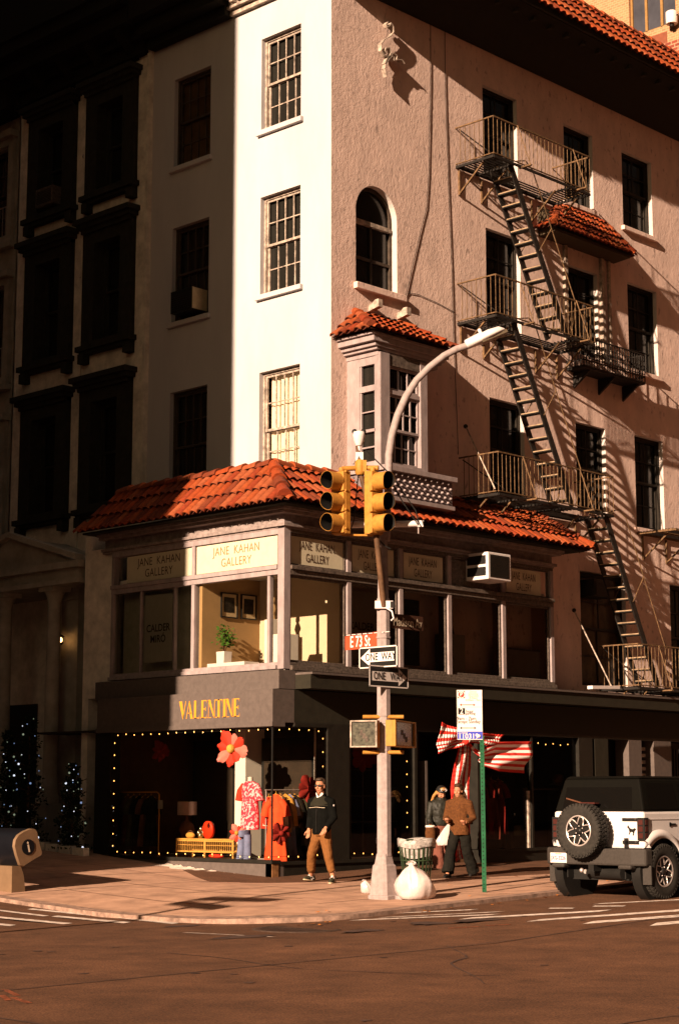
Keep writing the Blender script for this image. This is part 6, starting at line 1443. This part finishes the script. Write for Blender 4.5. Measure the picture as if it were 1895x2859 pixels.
for z in (1.14, .80): g = MB(); g.box(22.925, 22.95, yc-.74, yc-.45, z-.025, z+.025, BLACK); g.ball((22.92, yc-.70, z), .02, CPL, 8, 6); g.build('tailgate_hinge', CR)
g = MB(); ey, ez = yc-.62, .97                                  # leaping horse emblem
hs = [(-.075, .03), (-.05, .045), (-.02, .03), (.02, .035), (.05, .06), (.06, .085), (.075, .08), (.085, .05), (.07, .045), (.05, .01), (.045, -.02), (.06, -.05), (.05, -.055), (.03, -.02), (0, -.01), (-.02, -.03), (-.01, -.065), (-.025, -.07), (-.04, -.03), (-.05, .0), (-.065, .01)]
g.prism([(-p[0], p[1]) for p in hs], (22.936, ey, ez), (0, -1, 0), (0, 0, 1), (-.005, 0, 0), BLACK); g.build('horse_emblem', bd)
def wheel(name, c, ax, parent, out):
    c = Vector(c); ax = Vector(ax); o_a = ax.orthogonal().normalized(); o_b = ax.cross(o_a); g = MB()
    P = lambda a, r, h: c + ax*h + (o_a*math.cos(a)+o_b*math.sin(a))*r
    g.lathe([(.235, -.11), (.27, -.125), (.36, -.130), (.395, -.115), (.402, -.05), (.402, .05), (.395, .115), (.36, .130), (.27, .125), (.235, .11)], RUBBER, 44, c, ax, cap=False)
    for k in range(40):
        a = 2*math.pi*k/40
        for h, da in ((-.095, 0), (-.035, .05), (.03, 0), (.095, .05)):
            q = a+da; rad = o_a*math.cos(q)+o_b*math.sin(q); g.obox(c+ax*h+rad*.404, ax*.024, rad.cross(ax)*.022, rad*.010, RUBBER)
        for h in (-.122, .122): rad = o_a*math.cos(a)+o_b*math.sin(a); g.obox(c+ax*h+rad*.382, ax*.010, rad.cross(ax)*.014, rad*.018, RUBBER)
    w_ = g.build('tyre' if parent.type != 'EMPTY' else name, parent)
    g = MB(); s = .1
    g.lathe([(.24, -.10), (.235, .10), (.225, .115), (.215, .10), (.20, .04), (.08, .03), (0, .03)], BLACK, 40, c, ax, cap=False); g.lathe([(.236, .108), (.226, .118), (.216, .108)], SILV, 40, c, ax, cap=False)
    star = []
    for k in range(6):
        a = 2*math.pi*k/6
        star += [P(a-.17, .215, .098), P(a+.17, .215, .098), P(a+.30, .165, .094), P(a+math.pi/6, .105, .088), P(a+math.pi/3-.30, .165, .094)]
    g.tube(star+[star[0]], .0115, SILV, 6, False)
    for k in range(6): a = 2*math.pi*k/6; g.bar(P(a, .06, .07), P(a, .215, .085), .055, .02, BLACK, ax); g.ball(P(a+.3, .07, .085), .012, SILV, 6, 4)
    g.lathe([(.05, .06), (.05, .10), (0, .105)], BLACK, 16, c, ax); g.build('rim', w_)
    return w_
for cx in (wx, fx):
    for s in (-1, 1): wheel('wheel', (cx, yc+s*.80, hz), (0, s, 0), CR, s)
g = MB(); sp = Vector((22.66, 16.60, .97)); g.box(22.8, 22.95, 16.5, 16.7, .87, 1.07, BLACK); mnt = g.build('spare_mount', CR)
wheel('spare_wheel', sp, (-1, 0, 0), CR, -1)
g = MB(); g.box(22.78, 22.9, 16.45, 16.72, 1.375, 1.40, TL); g.build('brake_lamp', CR)

# ================================================================== PEOPLE
SKIN = mat('skin', (.36, .155, .085), .6, var=.06, vscale=20); HAIRG = mat('grey_brown_hair', (.045, .028, .018), .6, var=.3, vscale=40); HAIRB = mat('blond_hair', (.36, .17, .05), .6, var=.35, vscale=40); HAIRD = mat('brown_hair', (.045, .020, .009), .6, var=.35, vscale=40)
CORD = mat('brown_corduroy', (.15, .058, .015), .9, var=.15, vscale=20, stretch=(4, 4, .5)); JACK = mat('black_fleece', (.0035, .0035, .003), .95, var=.2, spec=.04); YOKE = mat('charcoal_yoke', (.018, .016, .010), .9, var=.15, spec=.1); SUEDE = mat('brown_shearling', (.085, .030, .008), .95, var=.3, vscale=30, bump=.6, bscale=80, bdist=.01); MAROON = mat('maroon_trousers', (.13, .045, .03), .9, var=.15); PUFF = mat('black_puffer', (.012, .011, .007), .6, var=.3, spec=.25, vscale=14, bump=.5, bscale=12, bdist=.02)
FOLD = bpy.data.textures.new('cloth_folds', 'CLOUDS'); FOLD.noise_scale = .11; FOLD.noise_depth = 2
def folds(o, k=.022):
    d = o.modifiers.new('d', 'DISPLACE'); d.texture = FOLD; d.strength = k; d.mid_level = .5; d.texture_coords = 'LOCAL'; return o
def smooth(o, vox):
    r = o.modifiers.new('r', 'REMESH'); r.mode = 'VOXEL'; r.voxel_size = vox; r.use_smooth_shade = True
    s = o.modifiers.new('s', 'SMOOTH'); s.factor = .5; s.iterations = 3; return o
class Fig:
    def __init__(s, base, f): s.b = Vector(base); s.f = Vector((f[0], f[1], 0)).normalized(); s.l = Vector((0, 0, 1)).cross(s.f); s.rot = Matrix((s.l, s.f, (0, 0, 1))).transposed()
    def __call__(s, l, f, z): return s.b + s.l*l + s.f*f + Vector((0, 0, z))
    def loft(s, g, secs, m, n=16): g.tube([s(*q[:3]) for q in secs], [(q[3], q[4]) for q in secs], m, n, True, up=s.f)
    def limb(s, g, pts, rs, m, n=12): g.tube([s(*p) for p in pts], rs, m, n)
    def head(s, g, c, k=1.0, yaw=0.0, tilt=0.0):
        rz = Matrix.Rotation(yaw, 3, 'Z') @ s.rot @ Matrix.Rotation(tilt, 3, 'X'); P = lambda l, f, z: s(*c)+rz @ Vector((l, f, z))*k
        g.ball(P(0, -.005, .035), (.076*k, .096*k, .105*k), SKIN, 18, 14, rz); g.ball(P(0, .02, -.045), (.060*k, .072*k, .075*k), SKIN, 14, 10, rz); g.ball(P(0, .055, -.09), (.030*k, .026*k, .024*k), SKIN, 10, 8, rz)
        g.tube([P(0, .082, .03), P(0, .106, -.018), P(0, .092, -.032)], [.009*k, .016*k, .012*k], SKIN, 8); g.ball(P(0, .083, -.06), (.026*k, .012*k, .009*k), SKIN, 8, 6, rz)
        for e in (-1, 1): g.ball(P(.078*e, -.01, .0), (.012*k, .024*k, .036*k), SKIN, 8, 6, rz); g.ball(P(.035*e, .07, -.02), (.028*k, .022*k, .024*k), SKIN, 8, 6, rz)
        return P, rz
    def hand(s, g, c, d, side, curl=.5, m=None):
        d = Vector(d).normalized(); w = (s.l if abs(d.dot(s.l)) < .8 else s.f).copy(); w = (w-d*w.dot(d)).normalized(); n = d.cross(w); m = m or SKIN
        c = s(*c); g.obox(c+d*.045, w*.036, n*.013, d*.045, m); g.ball(c+d*.04, (.04, .028, .045), m, 10, 6)
        for k, (o_, L) in enumerate(((-.03, .062), (-.010, .074), (.010, .070), (.029, .055))):
            p0 = c+d*.088+w*o_; p1 = p0+d*L*.45+n*curl*.012; p2 = p1+(d*(1-curl*.6)+n*curl)*L*.34; p3 = p2+(d*(1-curl)+n*curl*1.2)*L*.26
            g.tube([p0-d*.03, p0, p1, p2, p3], [.010, .0105, .0095, .0085, .0065], m, 7)
        t0 = c+d*.02+w*.034*side; g.tube([t0, t0+w*.026*side+d*.024+n*.008, t0+w*.034*side+d*.056+n*.016, t0+w*.030*side+d*.078+n*.022], [.014, .012, .011, .008], m, 7)

# man in black fleece, striding to the left
bM = G(742, 2039); F = Fig(bM, (-1, -.16)); MAN = thing('person', 'man in sunglasses, black zip jacket and brown corduroys striding past the corner window', 'person', bM)
fr, fl = G(714, 2037), G(767, 2040)
def loc(F, p): d = Vector((p[0], p[1], 0))-Vector((F.b.x, F.b.y, 0)); return d.dot(F.l), d.dot(F.f)
rl_, rf_ = loc(F, fr); ll_, lf_ = loc(F, fl)
hipR, hipL = (-.09, .01, .90), (.09, -.01, .90); kneeR, kneeL = ((-.09+rl_)/2-.0, rf_*.5+.05, .49), ((.09+ll_)/2, lf_*.5+.02, .47); ankR, ankL = (rl_, rf_-.05, .10), (ll_, lf_-.02, .10)
g = MB(); F.loft(g, [(0, 0, .84, .12, .09), (0, .0, .95, .165, .11), (0, .0, 1.08, .15, .10), (0, .01, 1.25, .175, .115), (0, .01, 1.38, .185, .105), (0, .0, 1.45, .12, .08), (0, .01, 1.50, .062, .06), (0, .02, 1.58, .056, .058)], SKIN)
P, rz = F.head(g, (0, .035, 1.655), 1.02, .10, -.05)
for hp_, kn, an in ((hipR, kneeR, ankR), (hipL, kneeL, ankL)): F.limb(g, [hp_, kn, an, (an[0], an[1]+.02, .05)], [.085, .055, .038, .035], SKIN)
shR, shL = (-.20, .0, 1.40), (.20, .0, 1.40); elR, elL = (-.265, -.05, 1.12), (.27, .0, 1.12); wrR, wrL = (-.25, .03, .90), (.20, .17, .93)
F.limb(g, [shR, elR, wrR], [.05, .042, .028], SKIN); F.limb(g, [shL, elL, wrL], [.05, .042, .028], SKIN)
F.hand(g, wrR, (-F.f*-.15-Vector((0, 0, 1))), -1, .45); F.hand(g, wrL, (F.f*.45-F.l*.25-Vector((0, 0, .8))), 1, .5)
smooth(g.build('body', MAN), .0065)
g = MB(); F.loft(g, [(0, 0, .82, .175, .125), (0, 0, .86, .185, .135), (0, 0, 1.0, .185, .135), (0, .0, 1.2, .205, .145), (0, .01, 1.34, .215, .135), (0, 0, 1.43, .165, .105), (0, -.01, 1.49, .085, .085), (0, -.01, 1.54, .078, .082)], JACK, 22)
for sh_, el, wr in ((shR, elR, wrR), (shL, elL, wrL)): F.limb(g, [(sh_[0]*.6, sh_[1], sh_[2]+.01), sh_, el, tuple(a*.12+b*.88 for a, b in zip(el, wr))], [.09, .085, .068, .055], JACK)
folds(smooth(g.build('jacket', MAN), .011))
g = MB(); F.loft(g, [(0, .012, 1.315, .216, .140), (0, .01, 1.36, .208, .134), (0, 0, 1.43, .168, .110), (0, -.01, 1.465, .125, .098)], YOKE, 22)
g.tube([F(x, .137*math.cos(x*3.2)+.018, 1.30-.012*abs(math.sin(x*9))) for x in lin(-.17, .17, 12)], .004, DIMTXT, 5); g.tube([F(0, .15, .86), F(0, .155, 1.2), F(0, .12, 1.42)], .005, IRON, 5); g.obox(F(.30, .045, 1.33), F.f*.012, F.l*.006, Vector((0, 0, .014)), PALE); g.build('yoke', MAN)
g = MB()
for s in (-1, 1): g.face([F(.015*s, .10, 1.44), F(.08*s, .05, 1.53), F(.055*s, .075, 1.555), F(.0, .088, 1.47)], PALE)
g.obox(F(0, .092, 1.44), F.l*.012, F.f*.006, Vector((0, 0, .05)), PALE); sc_ = g.build('shirt_collar', MAN); sc_.modifiers.new('s', 'SOLIDIFY').thickness = .006
g = MB(); F.loft(g, [(0, .0, .80, .12, .115), (0, 0, .86, .17, .125), (0, 0, .98, .165, .12)], CORD, 20)
for hp_, kn, an in ((hipR, kneeR, ankR), (hipL, kneeL, ankL)): F.limb(g, [(hp_[0], hp_[1], .93), (hp_[0], hp_[1]*.6+kn[1]*.25, .78), kn, tuple(a*.35+b*.65 for a, b in zip(kn, an)), (an[0], an[1], .19)], [.095, .105, .082, .074, .072], CORD)
folds(smooth(g.build('trousers', MAN), .010), .03)
SHOE = mat('dark_green_trainer', (.03, .03, .018), .6, var=.2); SOLE = mat('pale_shoe_sole', (.5, .38, .24), .7)
for an, pitch, dd in ((ankR, .16, (-.05, 1)), (ankL, -.05, (.35, 1))):
    g = MB(); d = (F.f*dd[1]+F.l*dd[0]).normalized(); c = F(an[0], an[1], .0); sd_ = Vector((0, 0, 1)).cross(d)
    c.z = zwalk(c.x, c.y); L = lambda f, z: c + d*f + Vector((0, 0, z+max(0, f)*pitch))
    g.tube([L(-.09, .045), L(-.05, .06), L(.05, .055), L(.13, .042), L(.185, .035)], [(.036, .040), (.044, .052), (.046, .046), (.046, .032), (.026, .018)], SHOE, 12, up=(0, 0, 1)); g.tube([L(-.06, .05), L(-.045, .12)], [.046, .040], SHOE, 10)
    for s in (-1, 1): g.bar(L(.02, .03)+sd_*.047*s, L(.06, .085)+sd_*.035*s, .018, .006, PALE, sd_); g.bar(L(-.02, .05)+sd_*.046*s, L(.02, .10)+sd_*.03*s, .02, .006, PALE, sd_)
    g.tube([L(.05, .095), L(.0, .125), L(-.01, .14)], [.02, .028, .03], PALE, 8); sh_o = g.build('shoe', MAN)
    g = MB(); g.tube([L(-.10, .014), L(-.03, .014), L(.08, .014), L(.17, .014), L(.195, .016)], [(.036, .014), (.046, .015), (.050, .015), (.044, .014), (.02, .010)], SOLE, 10, up=(0, 0, 1)); g.build('sole', sh_o)
    g = MB(); g.tube([L(-.04, .10), L(-.035, .21)], [.038, .036], PALE, 10); g.build('sock', MAN)
g = MB()
g.ball(P(0, -.030, .062), (.088, .098, .092), HAIRG, 18, 12, rz); g.ball(P(0, .045, .118), (.066, .05, .034), HAIRG, 12, 8, rz); g.ball(P(.01, -.085, .0), (.07, .04, .07), HAIRG, 12, 8, rz)
for s in (-1, 1): g.ball(P(.068*s, -.03, .01), (.016, .045, .05), HAIRG, 10, 8, rz)
smooth(g.build('hair', MAN), .007)
g = MB()
for s in (-1, 1): g.ball(P(.034*s, .088, .018), (.034, .014, .022), BLACK, 12, 8, rz); g.bar(P(.066*s, .078, .022), P(.082*s, -.01, .015), .006, .012, BLACK)
g.bar(P(-.012, .102, .022), P(.012, .102, .022), .006, .008, BLACK); g.build('sunglasses', MAN)
g = MB(); g.bar(P(-.024, .092, -.058), P(.024, .092, -.058), .006, .006, DKRED); g.build('mouth', MAN)

# two women walking together
def woman(base, f, H, lab, hair, torso_m, torso, trouser_m, legs, arms, head_yaw, head_tilt, wide, hatm, jname, sleeve_m):
    F = Fig(base, f); o = thing('person', lab, 'person', base); k = H/1.70
    g = MB(); F.loft(g, [(0, 0, .80*k, .12, .10), (0, 0, .92*k, .155, .11), (0, 0, 1.05*k, .125, .09), (0, .01, 1.2*k, .15, .105), (0, .01, 1.32*k, .165, .095), (0, 0, 1.38*k, .11, .07), (0, .01, 1.43*k, .05, .05), (0, .025, 1.51*k, .046, .048)], SKIN)
    P, rz = F.head(g, (0, .04, 1.575*k), .95, head_yaw, head_tilt)
    for kn, an, s in legs: F.limb(g, [(.085*s, 0, .86*k), kn, an, (an[0], an[1]+.02, .05)], [.085, .055, .036, .033], SKIN)
    for sh_, el, wr, hd, s in arms: F.limb(g, [sh_, el, wr], [.043, .036, .025], SKIN); F.hand(g, wr, F.l*hd[0]+F.f*hd[1]+Vector((0, 0, hd[2])), s, .7)
    smooth(g.build('body', o), .0065)
    g = MB(); F.loft(g, torso, torso_m, 22); 
    for sh_, el, wr, hd, s in arms: F.limb(g, [(sh_[0]*.6, sh_[1], sh_[2]+.01), sh_, el, tuple(a*.1+b*.9 for a, b in zip(el, wr))], [.085, .085, .072, .062], torso_m)
    folds(smooth(g.build(jname, o), .012), .03)
    g = MB(); F.loft(g, [(0, 0, .78*k, .13, .11), (0, 0, .88*k, .165, .12), (0, 0, .98*k, .15, .11)], trouser_m, 20)
    for kn, an, s in legs: F.limb(g, [(.085*s, 0, .92*k), (.085*s*.9+kn[0]*.1, kn[1]*.35, .74*k), kn, (an[0], an[1], .09)], [.09, .105, wide*.85, wide], trouser_m)
    folds(smooth(g.build('trousers', o), .011), .03)
    for kn, an, s in legs:
        g = MB(); c = F(an[0], an[1], 0); c.z = zwalk(c.x, c.y); d = F.f
        g.tube([c+d*a+Vector((0, 0, z)) for a, z in ((-.08, .04), (-.02, .05), (.08, .04), (.15, .028))], [(.034, .036), (.042, .045), (.04, .034), (.022, .02)], WORN if s < 0 and trouser_m is MAROON else BLACK, 10, up=(0, 0, 1)); g.build('shoe', o)
    g = MB(); g.ball(P(0, -.025, .05), (.088, .10, .098), hair, 18, 12, rz); g.ball(P(0, .035, .115), (.070, .055, .036), hair, 12, 8, rz); rnd = random.Random(len(lab))
    for q in range(16):
        a = rnd.uniform(1.75, 4.55); p0 = P(math.sin(a)*.07, -.03+math.cos(a)*.07 if math.cos(a) < .3 else .02, .02); g.tube([p0, p0+(rz @ Vector((math.sin(a)*.05, math.cos(a)*.03-.02, -.12))), p0+(rz @ Vector((math.sin(a)*.075+.02*math.sin(q), math.cos(a)*.05-.01, -.23-.05*rnd.random())))], [.032, .03, .014], hair, 7)
    smooth(g.build('hair', o), .009)
    for s in (-1, 1): g = MB(); g.ball(P(.033*s, .074, .012), (.013, .008, .008), BLACK, 8, 6, rz); g.build('eye', o)
    g = MB(); g.bar(P(-.022, .082, -.057), P(.022, .082, -.057), .006, .007, DKRED); g.build('mouth', o)
    if hatm: g = MB(); g.ball(P(0, -.02, .085), (.096, .108, .075), hatm, 16, 10, rz); g.tube([P(math.sin(t)*.10, -.02+math.cos(t)*.112, .06) for t in lin(0, 6.283, 20)], .014, hatm, 7, False); smooth(g.build('hat', o), .009)
    return o, F, P, rz
b2_ = G(1062, 2027)
W2, F2_, P2, rz2 = woman(b2_, (-1, -.25), 1.68, 'woman with brown hair in a brown shearling jacket and wide black trousers', HAIRD, SUEDE,
    [(0, -.0, .76, .185, .15), (0, 0, .84, .19, .15), (0, 0, 1.0, .175, .135), (0, 0, 1.2, .19, .145), (0, 0, 1.33, .195, .13), (0, -.01, 1.42, .12, .10), (0, -.02, 1.48, .10, .10)], BLK,
    [((-.10, .17, .46), (-.10, .30, .10), -1), ((.09, -.12, .46), (.10, -.36, .12), 1)],
    [((-.185, 0, 1.34), (-.24, .05, 1.06), (-.10, .26, 1.02), (.2, 1, .1), -1), ((.185, 0, 1.34), (.25, -.04, 1.06), (.20, .18, .98), (0, 1, .15), 1)], .1, -.1, .115, None, 'jacket', SUEDE)
g = MB(); F2_.loft(g, [(.06, -.06, .95, .175, .13), (.05, -.06, 1.2, .19, .14), (.04, -.05, 1.36, .18, .12)], BLK, 18); smooth(g.build('shawl', W2), .012)
b1_ = G(1019, 2019)
W1, F1_, P1, rz1 = woman(b1_, (-.55, -.83), 1.66, 'blond woman in a black puffer jacket and maroon trousers with sunglasses on her cap', HAIRB, PUFF,
    [(0, 0, .92, .165, .13), (0, 0, .98, .19, .15), (0, 0, 1.1, .19, .15), (0, .01, 1.25, .20, .155), (0, .01, 1.34, .195, .13), (0, 0, 1.42, .11, .10), (0, 0, 1.47, .085, .09)], MAROON,
    [((-.08, .06, .46), (-.07, .10, .10), -1), ((.10, .02, .46), (.12, -.14, .10), 1)],
    [((-.185, 0, 1.34), (-.25, .03, 1.08), (-.25, .14, .93), (-.1, .35, -.8), -1), ((.185, 0, 1.34), (.25, .05, 1.08), (.12, .24, 1.0), (-.3, .7, -.4), 1)], .2, -.45, .12, BLACK, 'jacket', PUFF)
g = MB()
for s in (-1, 1): g.tube([P1(.034*s+.03*math.cos(t), .075+.005, .112+.024*math.sin(t)) for t in lin(0, 6.283, 14)], .006, PALE, 6, False); 
g.bar(P1(-.012, .085, .115), P1(.012, .085, .115), .006, .006, PALE); g.build('sunglasses', W1)
c = F1_(-.27, .20, .80)
o = thing('shearling_bag', 'brown shearling bag with a white fleece rim held by the blond woman', 'bag', c-Vector((0, 0, .2))); g = MB(); g.tube([c+Vector((0, 0, z)) for z in (-.17, -.13, 0, .08, .11)], [(.05, .04), (.10, .075), (.105, .08), (.09, .07), (.08, .06)], SUEDE, 14, up=F1_.f); smooth(g.build('bag_body', o), .012)
g = MB(); g.tube([c+Vector((0, 0, .11))+F1_.l*.075*math.cos(t)+F1_.f*.06*math.sin(t) for t in lin(0, 6.283, 18)], .024, PLASTERWHITE, 8, False); g.build('fleece_rim', o); g = MB(); g.tube([c+F1_.l*.06+Vector((0, 0, .12)), c+Vector((0, 0, .25)), c-F1_.l*.06+Vector((0, 0, .12))], .012, BLACK, 7); g.build('strap', o)
c = F1_(.10, .30, .98)
o = thing('shopping_bag', 'crumpled white plastic shopping bag between the two women', 'bag', c-Vector((0, 0, .45))); g = MB(); rows = []
for t, w_ in ((0, .02), (.08, .05), (.3, .12), (.6, .17), (.85, .19), (1.0, .16)): rows.append([c+F1_.l*(-.10*t+math.cos(q)*w_*(1+.12*math.sin(3*q+t*5)))+F1_.f*(.03*t+math.sin(q)*w_*.35)+Vector((0, 0, -.40*t+.03*math.sin(5*q)*t)) for q in lin(0, 6.283, 22)[:-1]])
g.grid(rows, BAGM, True, True); g.face(rows[-1], BAGM); g.build('bag_body', o); g = MB(); g.tube([c, c+Vector((0, 0, .05))], .012, BAGM, 6); g.build('handle', o)
